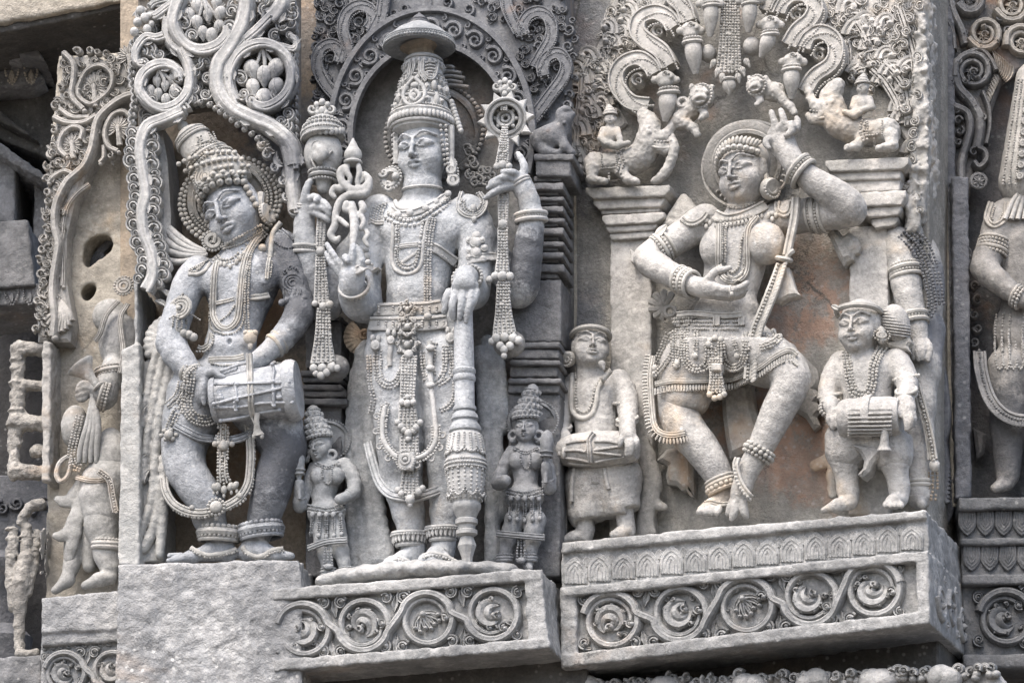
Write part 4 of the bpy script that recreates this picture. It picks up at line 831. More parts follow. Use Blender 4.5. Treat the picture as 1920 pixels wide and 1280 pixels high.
def top_right():
    F = FD; t = Thing(F, 'carved_arch', 'pale arch of looping beaded serpents and flame scrolls above the dancer', 'arch', (1400, 215, 0)); u = Z(1070, 0, 3.37); v = Z(1330, 0, 3.763); w = Z(1480, 0, 2.667)
    for q, wd in ((u(520, 700, 410, 680, 330, 590, 320, 500, 370, 430, 460, 405, 530, 450, 560, 500), 16), (u(650, 450, 600, 360, 500, 290, 450, 230, 470, 150, 560, 115, 640, 150, 680, 210), 17), (u(770, 170, 740, 80, 680, 20, 640, -60), 17),
                  (v(700, 690, 770, 580, 880, 500, 920, 410, 900, 320, 820, 270, 730, 300, 690, 380), 16), (v(590, 360, 650, 260, 740, 180, 775, 90, 720, 10, 620, 5, 545, 60, 510, 130), 17), (v(430, 120, 470, 40, 520, -40), 17)):
        o = beaded_loop(t, 'serpent_loop', M_TD, q, wd, 26, 34, 2.6)
    for x, y, r in (*[(a, b, 12) for a, b in u(440, 530, 570, 220)], *[(a, b, 12) for a, b in v(790, 410, 630, 130)]): g = t.g(); g.curl(x, y, r, 30, 1.6, 4.5, 30, 26, GROOVE); t.part('coil', g, M_TD)
    for x, y in (*u(600, 500, 760, 190, 880, 20), *v(430, 170, 590, 430, 290, 0)):
        g = t.g(); s = SDF(F); s.ell(x, y, 62, 20, 15, 16, k=5); s.ell(x, y + 9, 66, 14, 10, 12, k=5); s.ell(x - 10, y - 4, 74, 4, 4, 4, k=2); s.ell(x + 10, y - 4, 74, 4, 4, 4, k=2); s.ell(x - 20, y + 2, 60, 8, 8, 7, k=3); s.ell(x + 20, y + 2, 60, 8, 8, 7, k=3); s.add(g, 2.2, (.5, 8, 2)); t.part('serpent_head', g, M_TD, smooth=180); g = t.g(); g.curl(x, y - 8, 6, 0, 1.2, 2.6, 74, 6); t.part('crest', g, M_TD)
    for a in ((*u(620, 590)[0], *u(600, 770)[0], 16), (*u(770, 270)[0], *u(790, 470)[0], 15), (*u(890, 40)[0], *u(880, 235)[0], 13), (*v(430, 250)[0], *v(365, 410)[0], 13), (*v(580, 495)[0], *v(580, 700)[0], 14), (*v(290, 30)[0], *v(275, 230)[0], 13)): collar_limb(t, *a)
    for x, y, r in ((*u(870, 340)[0], 16), (*v(300, 330)[0], 17), (*u(700, 640)[0], 0)):
        if r: g = t.g(); g.ell(x, y, 46, r, r * 1.1, 18); t.part('boss', g, M_TD)
    # central beaded hanging
    g = t.g(); beadstrip(g, [(1370, -40, 52, 16), (1369, 40, 54, 19), (1368, 100, 56, 22), (1367, 135, 56, 26)], 0, 3, 7); t.part('beaded_hanging', g, M_TD)
    for x, y, a in ((1338, 118, -120), (1346, 134, -110), (1354, 144, -100), (1384, 144, -80), (1392, 132, -70), (1400, 116, -60)): g = t.g(); bud(g, x, y, 60, 6.5, a, 1.7); t.part('bud', g, M_TD)
    g = t.g(); bud(g, 1367, 160, 62, 13, -90, 1.2); g.ring((1367, 150, 62), (0, 1, 0), 11, 3); t.part('bud', g, M_TD)
    # flame scrolls
    L = u(110, 390, 180, 420, 130, 470, 230, 440, 100, 540, 190, 520, 250, 500, 80, 620, 160, 620, 230, 570, 60, 720, 120, 700, 180, 690, 50, 810, 110, 800, 150, 770, 40, 890, 100, 900, 80, 980, 60, 1060, 180, 330, 260, 330, 310, 250, 230, 230, 290, 170, 200, 200, 370, 190, 330, 60, 420, 50, 480, 20, 390, 150, 270, 90, 250, 400, 150, 590, 260, 620)
    R_ = w(200, 40, 260, 20, 330, 30, 290, 130, 230, 110, 340, 90, 400, 60, 390, 150, 310, 210, 370, 210, 420, 200, 330, 290, 390, 290, 300, 330, 460, 180, 450, 260, 500, 250, 470, 330, 520, 330, 560, 300, 500, 400, 550, 420, 520, 470, 570, 480, 560, 550, 530, 560, 590, 580, 600, 430, 590, 350, 430, 380, 480, 450, 520, 520, 380, 20, 450, 100, 560, 640, 580, 720, 610, 660)
    R2 = random.Random(8)
    for i, (x, y) in enumerate((L + R_)[::2]):
        left = x < 1400; g = t.g(); sz = R2.uniform(16, 21); sg = (1 if left else -1)
        g.grow(x, y + sz, 90 + sg * R2.uniform(-10, 30), sz * 3.2, sg * R2.uniform(230, 330), sz * .55, 8, 15 * R2.uniform(.8, 1.2), LEAFY); g.leaf(x, y + sz * 1.2, 90 + sg * 40, sz * 2.2, sz * .5, 8, 12, curl=sg * .8, lobes=3); t.part('flame_scroll', g, M_TD)
        g = t.g(); g.curl(x + R2.uniform(-8, 8), y + sz * 1.6, 6, R2.uniform(0, 360), sg * 1.1, 3, 12, 14); t.part('curl', g, M_TD)
    for q in (u(45, 1000, 40, 880, 60, 740, 80, 600, 90, 480, 130, 390), u(20, 960, 30, 1060, 90, 1130), w(560, 600, 540, 520, 480, 420, 420, 360), w(600, 640, 600, 520, 570, 420, 480, 320), w(640, 420, 630, 300, 600, 180, 560, 60), w(300, 340, 300, 280, 290, 220), w(400, 240, 380, 180, 350, 130)): g = t.g(); g.band([(x, y, 6) for x, y in q], 8, 18, TRIPLE); t.part('flame_stem', g, M_TD)
    for q in (u(20, 1110, 20, 860, 60, 640, 80, 420, 150, 320, 200, 180, 230, 60, 300, -40, 640, -40, 560, 100, 430, 150, 400, 260, 420, 320, 300, 420, 280, 560, 300, 680, 360, 780, 200, 900, 120, 980), w(180, 150, 200, -30, 690, -30, 690, 640, 620, 760, 540, 640, 500, 420, 420, 360, 300, 330, 280, 200)): g = t.g(); g.poly(q, -10, 9, 4); t.part('backing', g, M_TD)
    scatter(t, M_TD, u(60, 1000, 60, 700, 100, 460, 190, 300, 240, 100, 330, 10, 500, 20, 420, 150, 400, 300, 280, 440, 280, 640, 200, 800, 140, 960), 60, 9, 6, 14, 51); scatter(t, M_TD, w(200, 130, 210, 0, 640, 0, 640, 620, 560, 600, 520, 440, 420, 350, 310, 300), 80, 9, 6, 14, 52)
    # weathered right edge of the slab
    g = t.g(); s = SDF(F); s.prism([(1700, -80), (1734, -80), (1742, 300), (1716, 470), (1700, 440), (1706, 300)], -60, 26, 6, k=3); s.prism([(1700, 300), (1722, 300), (1722, 440), (1696, 430)], -40, 36, 8, k=4)
    s.add(g, 2.8, (7, 15, 4)); t.part('broken_edge', g, M_TD, smooth=180)
    R2 = random.Random(18)
    for i in range(18): g = t.g(); x = 1690 + R2.uniform(0, 38); y = -10 + 24 * i; g.curl(x, y, R2.uniform(6, 10), R2.uniform(0, 360), R2.choice((-1.2, 1.2)), 4, 22, 14, LEAFY); t.part('curl', g, M_TD)
    makara('crouching sea beast with upturned snout on the left pilaster', F, 1, (1142, 312), (1222, 262), 'small hooded rider on the left sea beast', (1144, 222))
    makara('crouching sea beast with open jaws on the right pilaster', F, -1, (1640, 250), (1556, 206), 'small turbaned rider on the right sea beast', (1617, 164))
    lion('small round faced lion hanging left of the beaded tassel', ((1316, 180, 24), (1276, 226, 20), (1300, 240), 1)); lion('small lion reaching down right of the beaded tassel', ((1420, 160, 20), (1456, 174, 19), (1482, 200), 1))
    g = t.g(); g.ring((1280, 192, 70), (.2, .1, 1), 9, 4); t.part('ring', g, M_TD)
    g = t.g(); s = SDF(F); s.chain([(1258, 258, 58, 9), (1264, 276, 60, 9), (1260, 296, 60, 9), (1252, 316, 60, 9), (1238, 334, 60, 9), (1226, 340, 60, 6)], k=3, smooth=3); s.add(g, 2.2, (1.4, 5, 2)); t.part('tongue_scroll', g, M_TD, smooth=180)
    pil('pilaster', 'left pilaster with stepped capital carrying a sea beast', [(1098, 352, 1256, 372, 1112, 1246, 62), (1112, 372, 1246, 392, 1122, 1240, 52), (1126, 394, 1238, 402, 1128, 1236, 44), (1128, 403, 1246, 422, 1136, 1230, 54), (1136, 424, 1232, 436, 1142, 1224, 46), (1142, 438, 1226, 450, 1146, 1222, 40)], (1144, 1220, 446, 1015, 30), M_TD)
    pil('pilaster', 'right pilaster with stepped capital carrying a sea beast', [(1546, 300, 1704, 322, 1556, 1692, 66), (1556, 322, 1690, 340, 1560, 1688, 58), (1562, 340, 1688, 362, 1590, 1686, 52), (1590, 362, 1698, 388, 1606, 1690, 60), (1610, 390, 1690, 408, 1630, 1684, 52), (1632, 410, 1684, 428, 1640, 1676, 44)], (1592, 1664, 424, 965, 30), M_TD)
    g = t.g(); s = SDF(F); s.prism([(1176, 436), (1200, 450), (1198, 480), (1212, 492), (1200, 505), (1186, 515), (1182, 488), (1168, 482), (1178, 470)][:5] + [(1182, 490)], 20, 52, 4, k=2); s.add(g, 2.6, (1.2, 9, 2)); t.part('ornament_stub', g, M_TD, smooth=60)
top_right()

# ------------------------------------------------------------------ left panel with the horn player, porch beyond
M_VA = stone('vine_buff', light=(.43, .42, .395), mid=(.3, .293, .275), dark=(.12, .115, .11), patina=.2, stain=.3, streak=.1, warm=(.40, .28, .17), bump=.3)
M_STA = stone('horn_player_stone', light=(.40, .4, .385), mid=(.275, .275, .262), dark=(.08, .083, .09), patina=.16, stain=.2, streak=.1, bump=.25, patches=[(FA, 225, 620, 60, 50, .5, 'dark'), (FA, 195, 740, 70, 34, .6, 'dark'), (FA, 150, 690, 70, 26, .5, 'dark')])
slab_t = Thing(FA, 'stone_wall', 'buff coloured wall with two broken holes behind the horn player', 'wall', (170, 1280, 0)); s = SDF(FA)
s.prism([(110, 104), (300, 96), (300, 1330), (84, 1330), (92, 300)], -160, 0, 3, k=1); s.ell(192, 472, -30, 30, 26, 90, rot=25, k=6, sub=True); s.ell(176, 490, -30, 16, 22, 90, k=6, sub=True); s.ell(172, 556, -30, 15, 18, 90, rot=-20, k=6, sub=True)
g = G(FA); s.add(g, 4.0, (2.0, 22, 4)); slab_t.part('wall_face', g, M_WA, smooth=70)
g = G(FA); g.tube([(170, 500, -60, 8), (190, 470, -50, 9), (215, 446, -50, 6)]); g.tube([(190, 475, -50, 6), (196, 500, -46, 8)]); slab_t.part('broken_core', g, M_DARK)
def panel_left():
    F = FA; t = Thing(F, 'carved_arch', 'buff arch of vine coils with lotus medallions over the horn player', 'arch', (110, 640, 40)); q1 = Z(0, 0, 3.763); q2 = Z(0, 300, 3.763); D0 = 44
    def vine(pts, w, h, d=D0, prof=GROOVE): g = t.g(); g.band([(x, y, d) for x, y in pts], w, h, prof, sub=5); g.ell(pts[-1][0], pts[-1][1], d + h * .5, w * .8, w * .8, h * .5); t.part('vine', g, M_VA)
    vine(q1(1000, 680, 900, 700, 800, 760, 710, 850, 680, 950, 660, 1060, 610, 1180, 540, 1250) + q2(480, 180, 410, 330, 400, 480, 425, 600, 410, 720, 390, 850, 385, 980, 400, 1120, 390, 1260), 9, 22)
    vine(q2(640, 180, 560, 240, 490, 330, 460, 440, 450, 540, 440, 620, 455, 740, 450, 900), 5, 14, 38, TRIPLE)
    vine(q1(560, 640, 620, 520, 720, 480, 800, 540, 790, 640, 710, 720, 640, 750, 570, 700, 560, 640), 6, 18); vine(q1(460, 390, 530, 470, 530, 580, 520, 700, 600, 790), 7, 20); vine(q1(390, 840, 480, 880, 600, 880, 690, 830), 7, 18); vine(q1(430, 780, 520, 840, 640, 840), 6, 16)
    vine(q1(580, 1000, 590, 930, 520, 910, 450, 970, 430, 1060, 480, 1120), 6, 18); vine(q1(940, 850, 880, 800, 800, 830, 750, 940, 770, 1040, 840, 1080), 6, 16); vine(q1(740, 1040, 740, 1120, 710, 1160), 5, 14); vine(q1(540, 1250, 470, 1220, 400, 1250, 350, 1300), 6, 16)
    for (x, y), r, n in ((q1(660, 610)[0], 25, 16), (q1(505, 1010)[0], 19, 12), (q1(830, 900)[0], 22, 14), (q1(910, 400)[0], 20, 12)):
        o = None
        for i in range(n): a = -60 + 300 * i / n; g = t.g(); g.leaf(x + r * .25 * math.cos(math.radians(a)), y - r * .25 * math.sin(math.radians(a)), a, r * .95, r * .2, D0 + 2, 9); t.part('medallion_petal', g, M_VA)
        g = t.g(); g.tube([(x, y - 3, D0 + 12, 4), (x + 2, y + r * .7, D0 + 12, 5), (x + 4, y + r * 1.5, D0 + 10, 6)]); g.ell(x, y, D0 + 10, 6, 6, 5); t.part('medallion_stalk', g, M_VA)
    for i, (x, y) in enumerate(q1(470, 430, 480, 520, 560, 380, 640, 370, 700, 380, 760, 400, 440, 640, 420, 720, 460, 760, 400, 760, 390, 930, 380, 1040, 370, 1100, 390, 1180, 450, 1170, 630, 1000, 850, 720, 680, 880, 790, 1110, 590, 470, 640, 640, 480, 690, 520, 760) + q2(350, 60, 350, 150, 340, 240, 350, 300, 340, 420, 340, 500, 320, 560, 310, 640, 350, 640, 290, 720, 350, 740, 350, 800, 300, 820, 300, 900, 340, 960, 280, 1000, 330, 1060, 290, 1120, 340, 1160, 270, 1200, 340, 1240, 450, 240)):
        g = t.g(); sz = rng.uniform(6, 9); g.curl(x, y, sz, (i * 83) % 360, (1.2 if i % 2 else -1.2), sz * .45, D0 - 4, 18, GROOVE); g.leaf(x, y + sz, 200 + (i * 37) % 120, sz * 1.6, sz * .4, D0 - 4, 10, curl=.5); t.part('leaf_scroll', g, M_VA)
    for i in range(9): a = -35 - 14 * i; g = t.g(); g.band([(112, 560, D0, 3), (118 + 14 * math.cos(math.radians(a)), 575 - 16 * math.sin(math.radians(a)), D0 + 3, 5), (112 + 30 * math.cos(math.radians(a)), 575 - 50 * math.sin(math.radians(a)), D0, 6)], 6, 14, ROUND); t.part('leaf', g, M_VA)
    g = t.g(); g.poly([(96, 640), (70, 640), (68, 560), (78, 470), (84, 380), (96, 300), (110, 180), (122, 118), (140, 106), (168, 100), (196, 112), (228, 100), (260, 112), (260, 185), (220, 205), (190, 240), (180, 290), (160, 330), (138, 380), (124, 440), (122, 520), (136, 600), (130, 640)], -20, 44, 6); t.part('backing', g, M_VA)
    g = t.g(); s = SDF(F); s.prism([(78, 636), (95, 640), (95, 690), (92, 860), (93, 1000), (86, 1080), (78, 1090)][:3] + [(92, 900), (78, 900)], -100, 64, 4, k=2); s.prism([(78, 890), (92, 890), (84, 1010), (72, 1070), (60, 1230), (44, 1230), (58, 1050), (74, 1000)], -100, 60, 4, k=2); s.add(g, 2.8, (2.2, 14, 3)); t.part('broken_edge', g, M_VA, smooth=70)
    scatter(t, M_VA, [(112, 190), (124, 112), (250, 112), (250, 180), (215, 200), (186, 240), (172, 295), (130, 340), (112, 440), (110, 620), (76, 620), (84, 420), (98, 300)], 100, 8, 42, 16, 41)
    # statue
    t = Thing(F, 'statue', 'partly hidden horn player statue at the left, horn held up before his chest', 'statue', (190, 1105, 50), group='large figures in the wall niches'); s = SDF(F); q3 = Z(0, 600, 3.763); q4 = Z(0, 900, 3.368)
    s.ell(224, 640, 46, 40, 56, 34, k=10); s.chain([(214, 690, 56, 24), (206, 712, 62, 22), (194, 742, 72, 27)], k=8); s.chain([(194, 742, 84, 18), (172, 730, 92, 12), (160, 726, 96, 10)], k=6); s.ell(206, 860, 50, 34, 60, 34, k=12)
    fingers(s, [[(168, 722, 98, 7), (158, 718, 104, 6), (150, 722, 106, 5), (146, 728, 104, 4)], [(168, 728, 98, 7), (156, 727, 104, 6), (146, 733, 104, 5)], [(166, 734, 96, 7), (154, 738, 102, 6), (145, 742, 100, 5)], [(164, 740, 94, 7), (154, 748, 98, 6), (146, 748, 96, 4)]])
    s.ell(140, 800, 50, 26, 42, 26, k=8); s.chain([(190, 905, 50, 40), (190, 985, 56, 30), (200, 1040, 58, 22), (206, 1062, 58, 20)], k=10); s.chain([(206, 1082, 62, 14), (186, 1086, 74, 13), (160, 1097, 84, 8)], k=6); s.chain([(140, 1010, 36, 20), (134, 1060, 40, 15), (126, 1088, 44, 13), (104, 1106, 56, 8)], k=6); s.chain([(170, 1000, 36, 20), (168, 1060, 36, 13)], k=6); s.ell(206, 592, 20, 34, 34, 26, k=14)
    g = t.g(); s.add(g, 2.3, (.6, 10, 2)); t.part('body', g, M_STA, smooth=180); hm = Height(F).add(g)
    s = SDF(F); s.chain([(200, 890, 56, 40), (188, 930, 60, 38), (190, 958, 62, 34)], k=8, fd=.8); s.prism([(130, 968), (250, 950), (250, 1040), (130, 1040)], -60, 180, 1, k=2, sub=True)
    for q in ([(150, 905, 50, 10), (130, 940, 52, 12), (108, 935, 50, 7)], [(150, 950, 52, 12), (128, 1000, 56, 13), (104, 1004, 54, 7)], [(152, 940, 56, 10), (140, 1000, 58, 12), (130, 1045, 52, 10)], [(160, 920, 56, 10), (142, 960, 56, 8), (130, 985, 54, 7)]): s.chain(q, k=6, fd=.6, smooth=2)
    g = t.g(); s.add(g, 2.5, (.6, 10, 2)); t.part('loincloth', g, M_STA, smooth=70); hm.add(g)
    g = t.g(); bangle(g, (203, 1020, 58), (.05, 1, .1), 28, (('t', 0, 5), ('b', 7, 3.4), ('t', -7, 5))); t.part('anklet', g, M_VA); g = t.g(); bangle(g, (207, 696, 58), (-.2, 1, .1), 27, (('t', 0, 4), ('b', 7, 3), ('b', -6, 3))); t.part('armlet', g, M_VA); g = t.g(); bangle(g, (200, 745, 80), (-.9, .2, .3), 26, (('b', 0, 3.4), ('b', 7, 3.4), ('t', 13, 3))); t.part('bracelet', g, M_VA)
    for i in range(4): g = t.g(); x = 162 + i * 6; g.band([(174 - i, 738, 96, 4), (x + 4, 790, 90, 6), (152 + i * 10, 840, 84, 6), (148 + i * 11, 868, 80, 4)], 6, 8, ROUND); t.part('sash_fold', g, M_STA)
    g = t.g(); g.string([(150, 780, 84), (140, 820, 84), (134, 850, 82), (138, 872, 82), (150, 878, 82)], 2.8, 3, 6); t.part('bead_swag', g, M_VA)
    g = t.g(); g.tube([(128, 856, 66), (112, 868, 66), (106, 890, 66), (114, 902, 66), (128, 890, 66), (134, 862, 66)], 5, closed=True); t.part('rope_loop', g, M_VA)
    g = t.g(); strap(g, hm, q3(540, 1110, 620, 1130, 700, 1135, 760, 1120), 5, 6, TRIPLE); t.part('belt', g, M_VA); g = t.g(); g.band([(186, 884, 100), (206, 900, 98), (212, 930, 94), (218, 960, 90)], 6, 7, RIM); g.beads([(186, 884, 106), (206, 900, 104), (212, 930, 100), (218, 960, 96)], 2.6); t.part('garland', g, M_VA)
    g = t.g(); [g.ring((232, 536, 74), (0, 0, 1), R, 3.4) for R in (7, 13)]; g.ring((232, 536, 74), (0, 0, 1), 18, 3, beads=3); t.part('earring', g, M_VA)
    for q in ([(222, 565, 74), (200, 590, 84), (188, 625, 84), (178, 640, 80)], [(240, 570, 76), (226, 600, 86), (232, 660, 84), (226, 700, 80)]): g = t.g(); g.band(q, 5, 6, TRIPLE); t.part('necklace', g, M_VA)
    h = Thing(F, 'horn', 'flared stone horn raised by the horn player', 'horn', (190, 745, 100)); g = h.g(); g.lathe((192, 738, 96), (150, 684, 100), [(0, 10), (.25, 9), (.5, 10), (.72, 14), (.9, 24), (.97, 28), (1, 28), (.97, 24), (.8, 12), (.7, 4)], n=28, flat=.8); h.part('bell', g, M_STA); g = h.g(); g.ring((186, 726, 97), (.7, -.7, 0), 11, 3); h.part('collar', g, M_VA)
panel_left()
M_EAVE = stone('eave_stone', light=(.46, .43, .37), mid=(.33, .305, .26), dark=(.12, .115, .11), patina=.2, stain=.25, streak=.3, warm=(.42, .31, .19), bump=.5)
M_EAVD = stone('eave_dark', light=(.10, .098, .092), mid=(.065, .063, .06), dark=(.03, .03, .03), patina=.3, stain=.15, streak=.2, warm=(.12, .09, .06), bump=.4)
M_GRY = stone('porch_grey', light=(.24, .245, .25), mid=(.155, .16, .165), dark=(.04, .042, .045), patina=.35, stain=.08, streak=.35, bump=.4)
M_BLACK = stone('porch_shade', light=(.07, .07, .07), mid=(.05, .05, .052), dark=(.02, .02, .022), patina=.3, stain=.05)  # near-black colour stands in for the unlit void of the porch
def sdfthing(F, name, label, cat, base, prisms, mat, part, h=3.5, noise=(2, 20, 4), rnd=4):
    t = Thing(F, name, label, cat, base); s = SDF(F); [s.prism(p, d0, d1, rnd, k=1.5) for p, d0, d1 in prisms]; g = t.g(); s.add(g, h, noise); t.part(part, g, mat, smooth=60); return t
M_FR = stone('fragment_stone', light=(.40, .385, .35), mid=(.24, .23, .21), dark=(.07, .07, .07), patina=.4, stain=.2, streak=.3, bump=.6)
def porch():
    F = FL
    sdfthing(F, 'porch_wall', 'porch wall with shade painted black behind the left panel', 'wall', (60, 1300, -200), [([(-260, -260), (420, -260), (420, 1700), (-260, 1700)], -420, -300)], M_BLACK, 'wall_face', h=9)
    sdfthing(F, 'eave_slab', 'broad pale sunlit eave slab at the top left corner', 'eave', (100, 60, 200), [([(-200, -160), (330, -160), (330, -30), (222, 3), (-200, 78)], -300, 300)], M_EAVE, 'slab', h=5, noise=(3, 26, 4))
    sdfthing(F, 'shade_soffit', 'shade-coloured dark beam running under the pale eave slab', 'soffit', (100, 80, 160), [([(-200, 82), (330, -26), (330, -4), (-200, 104)], -300, 285)], M_EAVD, 'soffit', h=5)  # dark slab added to paint shade on the eave's underside
    sdfthing(F, 'bracket', 'weathered stone bracket jutting below the eave', 'bracket', (60, 140, 150), [([(-100, 50), (30, 52), (74, 98), (104, 138), (60, 138), (36, 104), (-100, 84)], -200, 170)], M_GRY, 'block', h=4)
    t = sdfthing(F, 'cornice', 'pale cornice with beaded loops left under the eave', 'cornice', (30, 165, 100), [([(-100, 90), (14, 92), (38, 104), (38, 112), (-100, 120)], -200, 150), ([(-100, 112), (60, 112), (80, 144), (60, 156), (-100, 172)], -200, 100)], M_GRY, 'block', h=3)
    for x in (22, 58): g = t.g(); g.beads([(x - 12, 118, 104), (x - 11, 140, 106), (x, 158, 106), (x + 11, 140, 106), (x + 12, 116, 104)], 3.2); g.leaf(x, 156, 90, 26, 6, 102, 6); t.part('beaded_loop', g, M_EAVE)
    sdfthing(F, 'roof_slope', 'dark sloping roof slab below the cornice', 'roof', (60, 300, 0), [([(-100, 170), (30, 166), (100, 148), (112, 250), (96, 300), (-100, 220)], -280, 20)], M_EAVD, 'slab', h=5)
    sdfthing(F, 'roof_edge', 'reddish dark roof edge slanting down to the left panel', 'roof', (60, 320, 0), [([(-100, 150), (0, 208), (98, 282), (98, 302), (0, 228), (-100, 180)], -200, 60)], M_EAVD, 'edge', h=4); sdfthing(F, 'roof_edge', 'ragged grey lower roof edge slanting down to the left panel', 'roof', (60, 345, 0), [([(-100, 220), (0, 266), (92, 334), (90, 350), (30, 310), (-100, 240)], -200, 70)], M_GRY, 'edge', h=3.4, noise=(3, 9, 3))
    for lab, p, d in (('tall grey upright stone at the left edge under the sloping roof', [(-100, 250), (30, 300), (27, 418), (-100, 418)], 20), ('narrow dark upright stone behind the left panel', [(64, 320), (98, 340), (98, 470), (62, 470)], -20)): sdfthing(F, 'stone_block', lab, 'stone', (p[2][0], p[2][1], 0), [(p, -200, d)], M_GRY, 'block')
    t = sdfthing(F, 'stone_block', 'light grey square block left of the vine border', 'stone', (30, 542, 100), [([(-100, 418), (52, 411), (66, 535), (-100, 545)], -100, 110)], M_GRY, 'block')
    t = sdfthing(F, 'stone_frieze', 'narrow dark frieze with beaded loops below the light grey block', 'frieze', (30, 585, 100), [([(-100, 540), (74, 530), (70, 568), (-100, 584)], -100, 96)], M_GRY, 'block')
    for x in (-14, 22, 56): g = t.g(); g.beads([(x - 12, 542, 98), (x - 11, 556, 100), (x, 572, 100), (x + 11, 556, 100), (x + 12, 540, 98)], 2.8); g.leaf(x, 566, 90, 20, 5, 97, 5); t.part('beaded_loop', g, M_GRY)
    # broken bracket statue fragments standing free
    Fr = FA; t = Thing(Fr, 'broken_statue', 'broken pale bracket carving with knobbed post at the left edge', 'carving', (50, 905, 40)); s = SDF(Fr)
    s.chain([(34, 660, 30, 13), (34, 690, 30, 12), (33, 740, 30, 14), (32, 790, 30, 15), (27, 830, 30, 12), (26, 890, 30, 11)], k=6); 
    for y, r in ((676, 14), (693, 15), (718, 16), (745, 15), (752, 14), (771, 18), (798, 20)): s.ell(32, y, 30, r, 5, r, k=3)
    for y, r in ((654, 14), (722, 11), (792, 17), (885, 15)): s.cone((32, y, 30, r), (88, y + 2, 26, r * .9), k=8)
    s.ell(38, 650, 30, 14, 12, 14, k=5); s.ell(70, 845, 16, 16, 14, 12, k=5)
    g = t.g(); s.add(g, 2.5, (2.6, 10, 3)); t.part('fragment', g, M_FR, smooth=180)
    t = Thing(Fr, 'broken_statue', 'broken lower carving of limbs beside the left pedestal', 'carving', (40, 1235, 40)); s = SDF(Fr)
    s.chain([(76, 945, 30, 12), (55, 952, 34, 10), (38, 978, 36, 9)], k=5, smooth=2); s.chain([(24, 1000, 34, 9), (22, 1040, 34, 11), (20, 1090, 32, 10), (24, 1140, 30, 9)], k=5); s.chain([(50, 990, 32, 10), (48, 1030, 34, 9)], k=4); s.chain([(48, 1045, 36, 14), (40, 1090, 36, 16), (36, 1140, 34, 12), (36, 1210, 34, 9), (40, 1228, 36, 9)], k=6); s.chain([(36, 1226, 40, 8), (66, 1224, 44, 9)], k=4); s.chain([(70, 1000, 20, 9), (62, 1060, 26, 9), (52, 1110, 30, 9)], k=5)
    for y in (992, 1010, 1030): s.ell(22, y, 34, 12, 5, 11, k=2)
    for y in (1006, 1013): s.ell(48, y, 32, 13, 3, 12, k=2)
    g = t.g(); s.add(g, 2.4, (2, 9, 3)); t.part('fragment', g, M_FR, smooth=180)
    sdfthing(Fr, 'stone_block', 'low grey block at the bottom left corner', 'stone', (30, 1290, 40), [([(-140, 1236), (78, 1228), (78, 1420), (-140, 1420)], -100, 60)], M_GRY, 'block')
    t = Thing(F, 'dark_frieze', 'dark scrolled carving seen deep behind the broken bracket', 'frieze', (40, 1010, -250))
    g = t.g(); g.poly([(-140, 890), (110, 890), (110, 1010), (-140, 1020)], -310, -270, 4); t.part('panel', g, M_DARK)
    for i in range(5): g = t.g(); g.curl(-20 + 26 * i, 945 + 8 * (i % 2), 13, 90 * i, 1.4, 5, -270, 16, GROOVE); t.part('scroll', g, M_DARK)
    t = Thing(F, 'column', 'dark round column deep in the porch shadow', 'column', (6, 1230, -150)); g = t.g(); g.lathe((2, 1400, -190), (2, 1000, -190), [(0, 60), (.3, 58), (.5, 66), (.56, 40), (.75, 38), (.8, 56), (.86, 60), (.9, 44), (1, 44)], n=36); t.part('shaft', g, M_DARK)
porch()

